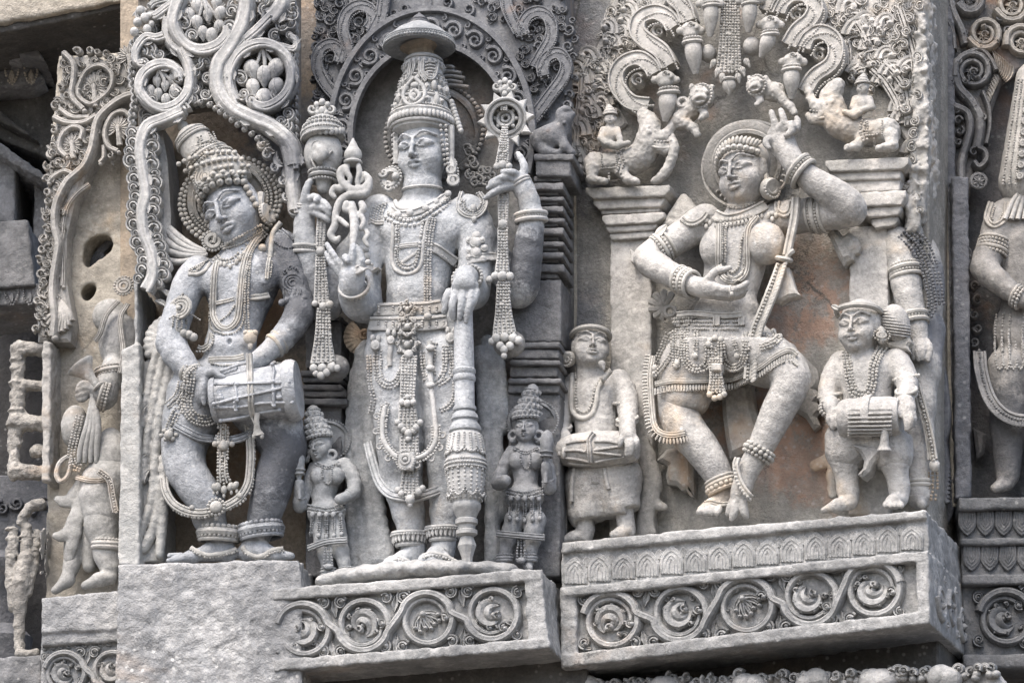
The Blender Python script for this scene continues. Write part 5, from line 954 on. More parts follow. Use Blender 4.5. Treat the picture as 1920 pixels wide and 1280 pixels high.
# ------------------------------------------------------------------ leaning drummer (left panel)
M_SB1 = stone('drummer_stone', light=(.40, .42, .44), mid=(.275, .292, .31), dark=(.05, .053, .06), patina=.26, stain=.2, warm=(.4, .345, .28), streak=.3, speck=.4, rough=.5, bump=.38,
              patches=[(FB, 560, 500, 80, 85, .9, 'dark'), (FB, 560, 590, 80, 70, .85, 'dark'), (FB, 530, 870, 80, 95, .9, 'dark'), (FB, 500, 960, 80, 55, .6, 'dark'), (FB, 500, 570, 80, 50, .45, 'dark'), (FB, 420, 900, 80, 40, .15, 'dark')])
M_JW = stone('jewel_stone', light=(.42, .415, .39), mid=(.30, .30, .285), patina=.18, stain=.34, warm=(.44, .35, .25), streak=.1, bump=.2, speck=.1)
def drummer():
    F = FB; t = Thing(F, 'statue', 'leaning drummer statue with tilted head and conical crown, drum at the hip', 'statue', (430, 1050, 75), group='large figures in the wall niches')
    s = SDF(F)
    # trunk
    s.ell(455, 522, 68, 76, 66, 44, rot=12, k=10); s.cone((452, 560, 70, 58), (434, 632, 74, 46), k=20, fd=.7)
    s.ell(431, 652, 80, 47, 34, 38, k=18); s.ell(428, 716, 72, 98, 52, 46, k=20)
    s.ell(412, 522, 96, 40, 32, 16, rot=10, k=16); s.ell(487, 512, 94, 42, 34, 16, rot=-10, k=16)
    s.ell(430, 640, 118, 5, 6, 9, k=3, sub=True)
    s.cone((440, 430, 82, 29), (456, 480, 74, 34), k=14)
    # arms
    s.chain([(372, 508, 76, 30), (352, 540, 84, 29), (334, 590, 98, 26), (321, 642, 108, 27), (344, 680, 122, 22), (368, 702, 130, 14), (384, 703, 134, 13)], k=10, smooth=2)
    s.chain([(528, 462, 66, 32), (549, 505, 72, 30), (560, 560, 84, 26), (560, 592, 96, 26), (532, 632, 108, 22), (500, 662, 118, 16), (478, 680, 120, 16)], k=10, smooth=2)
    fingers(s, [[(382, 706, 138, 9), (381, 722, 142, 7.5), (380, 738, 141, 6.5), (383, 756, 137, 4.5)], [(386, 710, 134, 8), (391, 726, 136, 6.5), (393, 742, 134, 5.5), (392, 756, 130, 4)],
                [(377, 706, 132, 8), (374, 722, 134, 7), (375, 738, 134, 6), (378, 750, 131, 4.5)], [(389, 700, 140, 8), (402, 697, 146, 7), (411, 703, 150, 5.5), (420, 707, 150, 4.5)]])
    # legs
    s.chain([(372, 748, 72, 62), (346, 830, 78, 40), (350, 885, 84, 34), (386, 936, 88, 31), (392, 972, 82, 26), (410, 1008, 76, 18), (420, 1030, 76, 19)], k=14, smooth=2)
    s.chain([(492, 762, 70, 62), (534, 840, 72, 38), (518, 885, 76, 33), (508, 922, 80, 32), (494, 972, 76, 26), (482, 1008, 74, 18), (474, 1030, 76, 19)], k=14, smooth=2)
    s.chain([(430, 1038, 78, 15), (395, 1034, 86, 16), (360, 1043, 96, 11), (326, 1048, 104, 7)], k=8); s.chain([(462, 1036, 78, 16), (490, 1032, 84, 16), (520, 1040, 90, 11), (546, 1042, 94, 7)], k=8)
    for i in range(4): s.cone((345 + 9 * i, 1046 - i, 104 - 5 * i, 5), (316 + 9 * i, 1050 - i * .5, 110 - 6 * i, 4.5), k=2)
    s.cone((340, 1040, 92, 5), (318, 1041, 96, 5), k=2)
    H = ((433, 400, 92), -24, -4, 22, 50); head(s, *H)
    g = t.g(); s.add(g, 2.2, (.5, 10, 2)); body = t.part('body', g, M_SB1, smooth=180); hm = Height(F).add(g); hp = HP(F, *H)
    # headdress
    g = t.g(); A = (428, 352, 78); B = (354, 252, 80)
    g.lathe(A, B, [(-.1, 30), (-.05, 50), (.1, 56), (.3, 54), (.45, 44), (.62, 36), (.8, 35), (.9, 32), (.93, 34), (1.0, 30), (1.06, 20), (1.1, 10), (1.16, 11), (1.24, 5), (1.3, 1)], n=28)
    crown = t.part('crown', g, M_JW)
    g = t.g()
    for tt, R, r in ((.5, 44, 3), (.57, 40, 3), (.62, 38, 2.4), (.92, 33, 2.6), (.44, 48, 3)): rowring(g, A, B, tt, R, r)
    for tt, R, r in ((.54, 43, 3.5), (.88, 34, 3.2), (.97, 31, 3)): rowring(g, A, B, tt, R, r, 't')
    # ladder panel on the tall crown
    z6 = Z(240, 240, 4.0)
    for q in (z6(545, 60, 560, 130, 600, 165, 640, 130, 610, 40), z6(520, 70, 535, 145, 600, 185, 665, 140, 640, 30)): g.beads([(x, y, 116) for x, y in q], 2.6)
    for i in range(4): g.tube([(377 + i * 1.5, 268 + i * 6.5, 117), (392 + i * 1.5, 263 + i * 6.5, 117)], 2.2, sub=1)
    for i in range(5): g.beads([(360 + i * 2, 275 + i * 8, 112), (372 + 2 * i, 272 + 8 * i, 114)], 2.5, sub=1)
    for k, (cx, cy) in enumerate(((385, 331),)):
        for R in (20, 14, 8): g.ring((cx, cy, 126 + (20 - R) * .3), (-.3, .1, 1), R, 3.2)
        g.ell(cx, cy, 130, 6, 6, 6); g.ring((cx, cy, 124), (-.3, .1, 1), 25, 3, beads=3)
    gg = t.g(); gg.lathe(A, B, [(i / 60 - .05, 57 - 22 * max(0, i / 60 - .35)) for i in range(61)], n=120); hc = Height(F).add(gg)
    for row in range(4):
        for i in range(11):
            x = 374 + i * 10.5 - row * 13; y = 338 - row * 13 - 2.2 * i + .35 * (i - 5) ** 2; d = hc.at(x, y)
            if d and abs(x - 385) + abs(y - 331) > 24: g.ell(x, y, d + 1, 5.2, 5.2, 4.2); g.bead1(F.L([(x, y, d + 5)])[0], 2.2)
    t.part('crown_ornament', g, M_JW, crown)
    g = t.g()
    for row, (v, rr, n, a0, a1) in enumerate(((1.08, .19, 9, -62, 75), (1.28, .19, 8, -50, 78), (1.44, .18, 6, -20, 75))):
        for i in range(n):
            a = math.radians(a0 + (a1 - a0) * i / (n - 1)); p = hp((math.sin(a) * 1.06, v - .32 * math.sin(a) ** 2, math.cos(a) * 1.0 - .28)); g.raw(ICO2[0] * 7.6 + p, ICO2[1]); g.raw(ICO1[0] * 3.6 + p + np.array([0, -1, 7.5]), ICO1[1])
    for e in (-1, 1):
        for i in range(5): p = hp((e * 1.05, .75 - .24 * i, .1 - .05 * i)); g.raw(ICO2[0] * 6.5 + p, ICO2[1])
    t.part('hair_curls', g, M_JW, smooth=180)
    # halo behind the head
    g = t.g(); hc = (432, 376, 40)
    g.lathe((432, 376, 34), (432, 376, 50), [(-7, 2), (-7, 60), (0, 82), (.6, 82), (.6, 74), (1, 72), (1, 66), (.5, 64), (.5, 2)], n=48)
    for R, r in ((80, 4.6), (71, 3.2), (64, 3.2)): g.ring((432, 376, 50), (0, 0, 1), R, r, beads=r, fl=1.12)
    g.ring((432, 376, 48), (0, 0, 1), 89, 5.2, beads=5.2, fl=1.1); t.part('halo', g, M_JW)
    # ears and earrings
    g = t.g()
    g.ring((399, 452, 104), (.2, 0, 1), 12, 5); g.ring((399, 452, 104), (.2, 0, 1), 19, 3, beads=3); g.tube([(402, 432, 104), (404, 444, 106), (401, 455, 104)], 4)
    t.part('earring', g, M_JW)
    g = t.g()
    for k in range(4): g.ring((500 + k * 2, 400 + k * 1, 92 - k * 3), (1, .2, .4), 17 - 2 * k, 4)
    g.ring((497, 402, 95), (1, .2, .4), 18, 3, beads=3); g.tube([(490, 362, 92), (488, 380, 95), (492, 396, 94)], 7); t.part('earring', g, M_JW)
    # necklaces, measured on the enlarged photograph
    z = Z(290, 380, 4.267); g = t.g()
    neck(g, hm, z(570, 330, 640, 295, 740, 235, 850, 180), 3.2, 1); neck(g, hm, z(545, 360, 640, 335, 740, 290, 860, 215), 2.2, 2)
    t.part('collar', g, M_JW)
    g = t.g(); neck(g, hm, z(490, 440, 520, 475, 580, 480, 650, 455, 720, 385, 800, 305, 880, 235), 3.0, 3, 6)
    for x, y in z(500, 470, 530, 480, 560, 485, 605, 495, 655, 460, 685, 430, 715, 395): d = hm.at(x, y) or 100; g.ell(x, y + 3, d + 2, 4, 6, 4)
    t.part('necklace', g, M_JW)
    g = t.g(); strap(g, hm, z(500, 480, 485, 560, 475, 700, 470, 850, 480, 930, 530, 1000, 600, 1005, 660, 940, 680, 820, 690, 700, 705, 560, 735, 430, 790, 320, 850, 240), 6.5, 7, TRIPLE)
    neck(g, hm, z(475, 480, 455, 600, 445, 800, 440, 950, 470, 1020, 560, 1050, 640, 1035, 700, 970, 720, 820, 725, 680, 745, 520, 790, 380, 850, 280), 2.6, 1, off=2)
    t.part('long_necklace', g, M_JW)
    g = t.g(); neck(g, hm, z(760, 420, 745, 560, 735, 700, 735, 850, 740, 980, 745, 1040), 2.4, 2, 6.5, off=2); neck(g, hm, z(640, 820, 600, 880, 540, 930, 500, 955), 2.6, 1, off=1)
    x, y = z(765, 1075)[0]; g.ell(x, y, 122, 13, 14, 9); g.ell(x - 8, y - 8, 124, 6, 6, 6); g.ell(x + 9, y - 8, 124, 6, 6, 6); g.ell(x, y + 16, 122, 5, 8, 5)
    t.part('sacred_thread', g, M_JW)
    g = t.g(); strap(g, hm, z(495, 805, 570, 790, 640, 770), 4, 4, DOUBLE); t.part('chest_band', g, M_JW); g = t.g(); strap(g, hm, z(760, 760, 840, 755, 920, 740), 6, 4, DOUBLE); t.part('chest_band', g, M_JW)
    g = t.g()
    strap(g, hm, z(1010, 160, 950, 240, 935, 340, 925, 440), 5, 6, ROUND); strap(g, hm, z(920, 440, 905, 520, 900, 610), 4, 4, DOUBLE); neck(g, hm, z(930, 470, 925, 540, 915, 610), 2.2, 2)
    x, y = z(860, 365)[0]; g.ell(x, y, (hm.at(x, y) or 100) + 4, 8, 9, 7); t.part('shoulder_tassel', g, M_JW)
    # shoulder plates
    g = t.g()
    for i in range(5): neck(g, hm, z(430 - 30 * i, 450 + 18 * i, 380 - 25 * i, 500 + 8 * i, 330 - 12 * i, 560 + 4 * i), 2.4, 1, off=1)
    strap(g, hm, z(270, 575, 340, 575, 410, 540, 450, 480), 4, 5, ROUND); t.part('shoulder_plate', g, M_JW)
    g = t.g(); neck(g, hm, z(960, 310, 1000, 345, 1060, 360, 1120, 350), 2.4, 1, off=1); strap(g, hm, z(1010, 220, 1060, 260, 1100, 310), 5, 4, DOUBLE); t.part('shoulder_plate', g, M_SB1)
    # armlets with crest
    g = t.g(); cx, cy = z(205, 840)[0]
    for R in (20, 14, 8): g.ring((cx, cy, 126), (-.35, .05, 1), R, 3.4, fl=1.1)
    g.ell(cx - 3, cy, 130, 5, 5, 5)
    for x, y in z(235, 750, 205, 775, 265, 770, 180, 800, 285, 810): g.curl(x, y, 5, 90, .8, 2.6, 122, 5)
    for i in range(4): neck(g, hm, z(150 + 35 * i, 905 + 12 * i, 145 + 35 * i, 985 + 10 * i), 2.5, 1, off=2)
    neck(g, hm, z(120, 920, 200, 900, 280, 890, 360, 935), 2.2, 1, off=2)
    for x, y in z(60, 1025, 130, 1015, 180, 1025, 230, 1045, 275, 1055, 310, 1075): g.ell(x, y, 124 - abs(x - 335) * .25, 8.5, 8.5, 8.5)
    t.part('armlet', g, M_JW)
    g = t.g(); cx, cy = z(1105, 640)[0]
    for R in (17, 11.5, 6): g.ring((cx, cy, 108), (.25, .05, 1), R, 2.6, fl=1.05)
    for x, y in z(1090, 530, 1050, 560, 1140, 550, 1120, 540): g.curl(x, y, 5, 90, .8, 2.4, 102, 5)
    for i in range(4): strap(g, hm, z(1040 + 40 * i, 690, 1040 + 40 * i, 735), 3, 4, DOUBLE)
    for i, (x, y) in enumerate(z(1020, 800, 1060, 785, 1105, 772, 1150, 765, 1195, 765)): g.ell(x, y, 108, 7.5, 7.5, 7.5)
    t.part('armlet', g, M_SB1)
    # bracelets
    g = t.g(); bangle(g, (357, 697, 124), (.62, -.55, .4), 20, (('t', 0, 4.5), ('b', 6, 3), ('t', 11, 4), ('b', 16, 3))); t.part('bracelet', g, M_JW)
    g = t.g(); bangle(g, (515, 648, 112), (.7, .6, -.3), 21, (('t', 0, 4.5), ('b', 6, 3), ('t', 12, 4.5), ('b', 18, 3))); t.part('bracelet', g, M_JW)
    # hip chains
    y2 = Z(290, 620, 4.923); g = t.g()
    neck(g, hm, y2(340, 330, 300, 600, 300, 720, 360, 800, 460, 830, 560, 800), 3, 4, 6, off=1); neck(g, hm, y2(250, 480, 215, 600, 120, 690), 2.4, 3, 6, off=1); neck(g, hm, y2(300, 560, 230, 700, 180, 800, 130, 920), 2.8, 3, 7, off=1)
    x, y = y2(130, 960)[0]; d = hm.at(x + 8, y) or 90; g.ell(x, y, d + 4, 9, 10, 8)
    for k in range(6): g.ell(x + 14 * math.cos(k), y + 9 * math.sin(k), d + 3, 4.5, 4.5, 4.5)
    t.part('hip_chain', g, M_JW); g = t.g()
    neck(g, hm, y2(390, 190, 470, 185, 530, 120, 540, 40), 2.8, 1, off=2); strap(g, hm, y2(400, 150, 440, 160, 500, 120, 520, 20), 4, 4, DOUBLE)
    t.part('hip_chain', g, M_JW)
    g = t.g(); strap(g, hm, y2(500, 270, 620, 265, 730, 262, 830, 240), 6, 5, TRIPLE); neck(g, hm, y2(520, 300, 640, 320, 780, 300), 2.5, 1, off=2); t.part('belt', g, M_JW)
    g = t.g(); strap(g, hm, y2(190, 870, 300, 930, 420, 985, 560, 1000), 8, 6, TRIPLE); g.band([(403, 823, 100), (425, 826, 104), (455, 820, 104), (490, 802, 98), (512, 795, 90)], 8, 7, TRIPLE); t.part('sash', g, M_SB1)
    # hanging beaded cords between the legs
    g = t.g()
    for i, o in enumerate((-9, 0, 9)):
        g.beads([(419 + o, 795, 112), (418 + o * 1.0, 840, 116), (417 + o * .9, 880, 114), (420 + o * 1.35, 906, 112)], 3.1)
    for o in (-4.5, 4.5): g.tube([(419 + o, 795, 112), (417 + o, 880, 114), (420 + o * 1.3, 905, 112)], 2)
    g.ell(419, 835, 118, 10, 10, 7)
    for k in range(-2, 3): g.ell(419 + 8 * k, 829 + 1.5 * abs(k), 118, 5.5, 5.5, 5.5)
    for k, (x, y) in enumerate(((409, 912), (420, 918), (432, 912), (441, 910), (403, 914))): g.ell(x, y, 114, 6, 9, 6, rot=(x - 420) * -1.5); g.ell(x + (x - 420) * .15, y + 11, 114, 3, 5, 3)
    t.part('hanging_cord', g, M_JW)
    g = t.g(); path = [(308, 896, 92), (311, 920, 100), (325, 944, 108), (350, 958, 116), (378, 962, 120), (404, 956, 122), (430, 946, 120), (452, 930, 114), (466, 905, 108), (470, 870, 104), (470, 835, 102), (466, 790, 100)]
    g.band(path, 8, 7, TRIPLE); g.beads([(x + (3 if i > 6 else -1) * 2, y + (8 if i < 9 else 0), d + 2) for i, (x, y, d) in enumerate(path)], 3.4)
    g.beads([(x, y, d + 5) for x, y, d in path], 2.2)
    g.ell(405, 950, 130, 12, 12, 6); g.ring((405, 950, 128), (0, 0, 1), 15, 3.4, beads=3.4); g.ell(360, 951, 124, 5, 5, 4); g.ell(450, 929, 121, 5.5, 5.5, 4); g.ell(406, 970, 124, 4, 6, 4)
    t.part('garland', g, M_JW)
    g = t.g(); bangle(g, (411, 999, 78), (.05, 1, .1), 35, (('t', 0, 8), ('b', 10, 5), ('B', -8, 4.2), ('t', -14, 4)), fl=1.0); t.part('anklet', g, M_JW)
    g = t.g(); bangle(g, (489, 993, 76), (-.12, 1, .1), 37, (('t', 0, 8), ('b', 10, 5), ('B', -8, 4.2), ('t', -14, 4)), fl=1.0); t.part('anklet', g, M_SB1)
    y3 = Z(290, 820, 4.923)
    for q in (y3(335, 1015, 400, 1055, 480, 1085, 560, 1080, 660, 1060, 760, 1030), y3(810, 1010, 850, 1060, 930, 1095, 1010, 1085, 1090, 1040, 1190, 1025)):
        g = t.g(); strap(g, hm, q, 4.5, 5, ROUND); neck(g, hm, [(x, y + 4) for x, y in q], 2.6, 1, off=2); t.part('foot_chain', g, M_JW)
    # scarf tied at the hip, drum strap tassel
    g = t.g()
    g.tube([(482, 773, 150, 5), (481, 790, 146, 5), (482, 806, 140, 7), (484, 816, 138, 12)], flat=.5); g.ell(476, 818, 138, 4, 5, 4); g.ell(491, 818, 138, 4, 5, 4)
    t.part('tassel', g, M_JW); g = t.g()
    for k in (-1, 0, 1): g.beads([(516 + 5 * k, 793, 100), (530 + 6 * k, 815, 106)], 2.6, sub=1)
    g.ell(532, 819, 106, 11, 6, 7); t.part('tassel', g, M_JW)
    # drum
    d_ = Thing(F, 'drum', 'laced barrel drum slung at the hip of the leaning drummer', 'drum', (480, 790, 130))
    A = (403, 750, 122); B = (553, 731, 122); g = d_.g()
    g.lathe(A, B, [(0, 30), (0, 39), (.03, 41), (.1, 42), (.5, 48), (.88, 51), (.9, 51)], n=36); d_.part('shell', g, M_SB1)
    g = d_.g(); g.lathe(A, B, [(.89, 20), (.89, 54), (.93, 57), (1.0, 57), (1.05, 53), (1.05, 5)], n=36); d_.part('rim', g, M_SB1); g = d_.g(); g.lathe(A, B, [(-.03, 4), (-.03, 40), (0, 43), (.04, 43), (.05, 30)], n=36); d_.part('rim', g, M_SB1)
    hd = Height(F).add(g); g2 = d_.g(); g2.lathe(A, B, [(i / 40, 41 + 11 * i / 40) for i in range(41)], n=80); hd.add(g2)
    ro = [y2(545, 470, 760, 430, 950, 380), y2(560, 492, 780, 485, 1070, 478, 1240, 475), y2(545, 675, 750, 620, 960, 575, 1210, 515), y2(560, 705, 800, 700, 1000, 665, 1270, 660), y2(610, 830, 800, 800, 960, 760, 1150, 730),
          y2(740, 480, 750, 560, 760, 640), y2(740, 660, 750, 730), y2(1085, 310, 1100, 360, 1090, 460, 1095, 560, 1100, 690), y2(620, 370, 720, 330, 800, 305, 900, 300), y2(1100, 300, 1170, 305, 1240, 300)]
    for i, q in enumerate(ro):
        g = d_.g(); p = hd.drape(q, 1.5, dflt=150 if i == 8 else None); g.tube(p, 3.0, n=6, sub=1)
        for e in (0, -1): g.ell(p[e][0], p[e][1], p[e][2] + 1, 4, 4, 4)
        d_.part('lacing_cord', g, M_SB1)
    g = d_.g(); p = hd.drape(y2(875, 215, 880, 350, 890, 560, 900, 740, 945, 860), -2); g.band(p, 6, 7, DOUBLE, sub=1); d_.part('strap', g, M_JW)
    g = d_.g()
    for q in y2(760, 430, 755, 490, 750, 625, 745, 705, 1100, 300, 1095, 470, 1095, 545, 1095, 670): p = hd.drape([q, (q[0] + 1, q[1])], 2, sub=1)[0]; g.ell(p[0], p[1], p[2], 6, 5, 5)
    for q in y2(605, 620, 1150, 610): p = hd.drape([q, (q[0] + 1, q[1])], 1, sub=1)[0]; g.ell(p[0], p[1], p[2], 7, 5, 4); g.ell(p[0], p[1] - 5, p[2], 4.5, 5, 4); g.ell(p[0], p[1] - 10, p[2], 2.5, 4, 3)
    for i in range(5): g.ell(418 + 6 * i, 700 - 2 * i, 150, 3.4, 6, 3.5, rot=-45)
    d_.part('knot', g, M_SB1)
drummer()

# ------------------------------------------------------------------ four armed standing figure (middle panel)
M_VC = stone('deity_stone', light=(.445, .465, .48), mid=(.31, .328, .342), dark=(.05, .053, .06), patina=.28, stain=.2, warm=(.38, .33, .27), streak=.15, speck=.5, rough=.5, bump=.38,
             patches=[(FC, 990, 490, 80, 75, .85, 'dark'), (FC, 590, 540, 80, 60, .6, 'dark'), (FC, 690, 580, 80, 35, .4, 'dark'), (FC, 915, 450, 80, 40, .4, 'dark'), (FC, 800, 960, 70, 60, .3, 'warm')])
M_JC = stone('deity_jewel', light=(.47, .475, .465), mid=(.335, .34, .335), patina=.2, stain=.28, warm=(.44, .37, .29), streak=.1, bump=.2, speck=.1)
def deity():
    F = FC; t = Thing(F, 'statue', 'crowned four armed standing statue under a stone parasol, holding mace, discus and conch', 'statue', (790, 1060, 80), group='large figures in the wall niches')
    s = SDF(F)
    s.ell(790, 428, 76, 88, 62, 46, k=10); s.cone((790, 450, 78, 72), (783, 545, 82, 58), k=20, fd=.68); s.ell(778, 548, 100, 50, 30, 26, k=16); s.ell(781, 620, 78, 94, 62, 50, k=20)
    s.ell(752, 425, 108, 38, 30, 14, k=16); s.ell(828, 425, 106, 40, 30, 14, k=16); s.ell(772, 556, 130, 4, 4, 8, k=3, sub=True)
    s.cone((792, 325, 84, 35), (792, 372, 76, 38), k=10); s.cone((792, 352, 84, 37), (792, 354, 84, 37), k=2)
    # natural arms
    s.chain([(712, 400, 72, 36), (694, 450, 80, 31), (684, 520, 92, 28), (680, 570, 104, 33), (664, 552, 136, 27), (660, 535, 160, 20), (660, 515, 172, 19)], k=10, smooth=2)
    s.chain([(876, 402, 72, 38), (895, 450, 78, 34), (890, 510, 90, 30), (884, 548, 104, 31), (878, 535, 136, 26), (874, 520, 158, 19), (872, 530, 174, 19)], k=10, smooth=2)
    s.ell(646, 512, 172, 12, 15, 9, k=8); s.ell(674, 512, 172, 11, 16, 9, k=8)
    fingers(s, [[(644, 506, 176, 8), (633, 490, 182, 6.5), (622, 473, 184, 5.5), (613, 458, 182, 4.5)], [(637, 512, 174, 8), (627, 500, 178, 6.5), (618, 487, 180, 5.5), (612, 474, 178, 4.2)],
                [(652, 502, 178, 8), (650, 488, 188, 7), (647, 482, 194, 6), (651, 489, 198, 4.5)], [(661, 502, 178, 8), (660, 486, 186, 7), (661, 470, 188, 6), (663, 460, 186, 5)],
                [(676, 506, 178, 9), (678, 490, 182, 8), (674, 474, 182, 6), (668, 462, 182, 4.5)]])
    s.ell(872, 538, 172, 25, 14, 16, k=8)
    fingers(s, [[(842, 548, 172, 8), (837, 560, 174, 7), (836, 572, 172, 6.5), (833, 586, 168, 5)], [(854, 550, 178, 8), (849, 566, 182, 7), (848, 582, 180, 6.5), (850, 598, 174, 5)],
                [(884, 550, 178, 8), (882, 566, 182, 6.5), (877, 584, 180, 6), (874, 602, 174, 4.8)], [(893, 548, 172, 8), (889, 562, 176, 6.5), (882, 578, 174, 6), (876, 594, 170, 4.5)], [(868, 550, 180, 8), (866, 565, 184, 7), (864, 580, 183, 6), (862, 596, 178, 5)]])
    # rear arms
    s.chain([(720, 405, 46, 32), (660, 480, 50, 30), (612, 570, 62, 31), (596, 545, 78, 29), (580, 485, 92, 24), (571, 440, 98, 20), (572, 400, 102, 16), (580, 380, 104, 15)], k=9, smooth=2)
    s.chain([(870, 405, 46, 34), (930, 490, 52, 31), (972, 545, 60, 31), (984, 510, 76, 28), (992, 450, 90, 25), (998, 402, 98, 19), (984, 356, 104, 18), (970, 338, 106, 17)], k=9, smooth=2)
    fingers(s, [[(570, 386, 112, 9), (572, 366, 120, 8), (578, 345, 122, 6.5), (586, 337, 116, 5)], [(580, 378, 114, 9), (588, 370, 126, 7.5), (596, 372, 134, 6.5), (592, 376, 138, 5)],
                [(584, 390, 114, 8), (596, 388, 126, 7), (610, 392, 132, 6), (618, 402, 130, 5)], [(590, 384, 114, 8), (602, 378, 128, 7), (612, 384, 134, 6), (618, 392, 134, 5)], [(586, 396, 112, 8), (598, 402, 122, 6.5), (610, 408, 126, 5.5), (617, 414, 124, 4.5)]])
    fingers(s, [[(970, 330, 114, 9), (962, 324, 128, 7.5), (952, 323, 134, 6), (942, 322, 132, 4.8)], [(962, 342, 112, 9), (946, 339, 126, 8), (928, 345, 132, 6.5), (915, 352, 130, 4.5)],
                [(964, 350, 112, 9), (946, 352, 124, 8), (924, 362, 130, 6.5), (910, 372, 128, 4.5)], [(978, 338, 110, 9), (983, 318, 112, 7.5), (980, 303, 112, 6.5), (971, 288, 110, 5)], [(968, 340, 116, 8), (950, 332, 130, 7), (934, 336, 134, 6), (920, 342, 132, 4.5)]])
    # legs and feet
    s.chain([(738, 665, 76, 54), (748, 790, 76, 44), (752, 880, 78, 37), (766, 960, 76, 28), (775, 1022, 74, 19), (775, 1040, 76, 19)], k=12, smooth=2)
    s.chain([(834, 665, 76, 52), (838, 790, 74, 42), (840, 880, 76, 35), (836, 960, 76, 27), (832, 1018, 76, 18), (830, 1036, 78, 19)], k=12, smooth=2)
    s.chain([(778, 1048, 78, 15), (755, 1048, 92, 14), (728, 1055, 108, 10)], k=8); s.chain([(830, 1042, 82, 17), (818, 1042, 108, 17), (812, 1050, 122, 13)], k=8)
    for i in range(5): s.cone((792 + 11 * i, 1046 - i, 118 - 2 * i, 7), (790 + 12 * i, 1052 - 1.5 * i, 136 - 4 * i, 7.5 - .5 * i), k=2)
    for i in range(4): s.cone((735 + 9 * i, 1054, 112 - i * 3, 5), (714 + 12 * i, 1060 - i, 122 - i * 2, 5.5), k=2)
    H = ((790, 284, 92), -11, -6, 1, 46); head(s, *H)
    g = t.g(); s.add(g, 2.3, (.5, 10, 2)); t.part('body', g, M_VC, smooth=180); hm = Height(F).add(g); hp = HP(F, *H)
    # crown
    a = Z(690, 20, 3.767); g = t.g(); A = (790, 250, 80); B = (795, 106, 80)
    g.lathe(A, B, [(-.05, 40), (0, 54), (.06, 57), (.18, 60), (.2, 55), (.38, 50), (.55, 43), (.68, 39), (.75, 37), (.9, 35), (.97, 32), (1, 20), (1.0, 2)], n=36); crown = t.part('crown', g, M_JC)
    g = t.g(); hc = Height(F); gg = t.g(); gg.lathe(A, B, [(i / 60, 60 - 26 * i / 60) for i in range(61)], n=120); hc.add(gg)
    for tt, R, r, kd in ((.2, 58, 3.6, 't'), (.05, 57, 3.4, 't'), (.25, 56, 2.6, 'b'), (.39, 51, 3, 't'), (.43, 49, 2.6, 'b'), (.93, 35, 3, 't'), (.72, 39, 2.6, 't')): rowring(g, A, B, tt, R, r, kd)
    pa, pb = F.L([A, B])
    for i in range(26):
        an = math.radians(-100 + 200 * i / 25); c = pa + (pb - pa) * .12 + np.array([math.sin(an) * 60, 0, math.cos(an) * 60]); g.raw(ICO2[0] * np.array([5, 8, 4.5]) + c, ICO2[1])
    for an, yy, r in ((-25, .31, 9), (22, .31, 9), (55, .31, 8), (-62, .31, 8)):
        n_ = np.array([math.sin(math.radians(an)), 0, math.cos(math.radians(an))]); c = pa + (pb - pa) * yy + n_ * 52; x, y = 0, 0
        g.raw(ICO2[0] * np.array([r, r, 5]) @ rotm(an, 0, 0).T + c, ICO2[1]); g.raw(ICO1[0] * 3.5 + c + n_ * 6, ICO1[1])
    for q in (a(330, 475, 280, 530, 250, 610, 290, 670, 350, 660, 400, 610, 390, 540, 330, 475), a(330, 560, 300, 600, 330, 640, 365, 600, 330, 560)): strap(g, hc, q, 4, 6, ROUND, off=1)
    for x, y, rx, ry in ((774, 180, 8, 8), (778, 160, 9, 7), (814, 160, 6, 11), (818, 185, 6, 14), (762, 165, 6, 8), (836, 170, 7, 10), (748, 185, 6, 12)): g.ell(x, y, (hc.at(x, y) or 110) + 2, rx, ry, 5)
    for i in range(5): g.tube(hc.drape([(797, 118 + i * 6), (806, 116 + i * 6), (816, 118 + i * 6)], 1), 2.2, sub=1)
    for q in (a(330, 360, 320, 420, 290, 480, 270, 500), a(390, 350, 390, 430, 430, 480, 470, 470, 490, 400, 490, 350), a(300, 370, 290, 440, 275, 490), a(370, 360, 370, 440, 410, 500)): strap(g, hc, q, 3.2, 4, DOUBLE, off=0)
    for i in range(9): x, y = a(590 + 8 * i, 650 + 25 * i)[0]; g.ell(x, y, 82 - i, 6, 7, 7); x, y = a(200 - 6 * i, 640 + 22 * i)[0]; g.ell(x, y, 84, 5, 6, 6)
    for row, (tt, R_, rx, ry) in enumerate(((.48, 47, 6, 9), (.6, 42, 5.5, 9), (.66, 40, 4, 5), (.84, 36.5, 4.5, 9))):
        for i in range(14):
            an = math.radians(-105 + 210 * i / 13 + (8 if row % 2 else 0)); n_ = np.array([math.sin(an), 0, math.cos(an)]); cc = pa + (pb - pa) * tt + n_ * R_; g.raw((ICO2[0] * np.array([rx, ry, 4.5])) @ rotm(math.degrees(an), 0, 0).T + cc, ICO2[1]); g.raw(ICO1[0] * 2.4 + cc + n_ * 5, ICO1[1])
    t.part('crown_ornament', g, M_JC, crown)
    g = t.g()
    for i, (y, x1) in enumerate(((128, 852), (137, 866), (146, 872), (155, 868), (163, 880))): g.band([(826, y, 40), (845, y - 2, 38), (x1, y + 2, 34)], 4, 8, ROUND)
    t.part('hair', g, M_WC); g = t.g()
    for (x, y) in a(700, 980, 715, 1010, 730, 1060, 760, 1090, 740, 1160, 800, 1140, 850, 1130, 880, 1170, 790, 1200, 840, 1210, 760, 1220, 720, 1170): g.curl(x, y, 9, rng.uniform(0, 360), 1.2, 3.6, 40, 9)
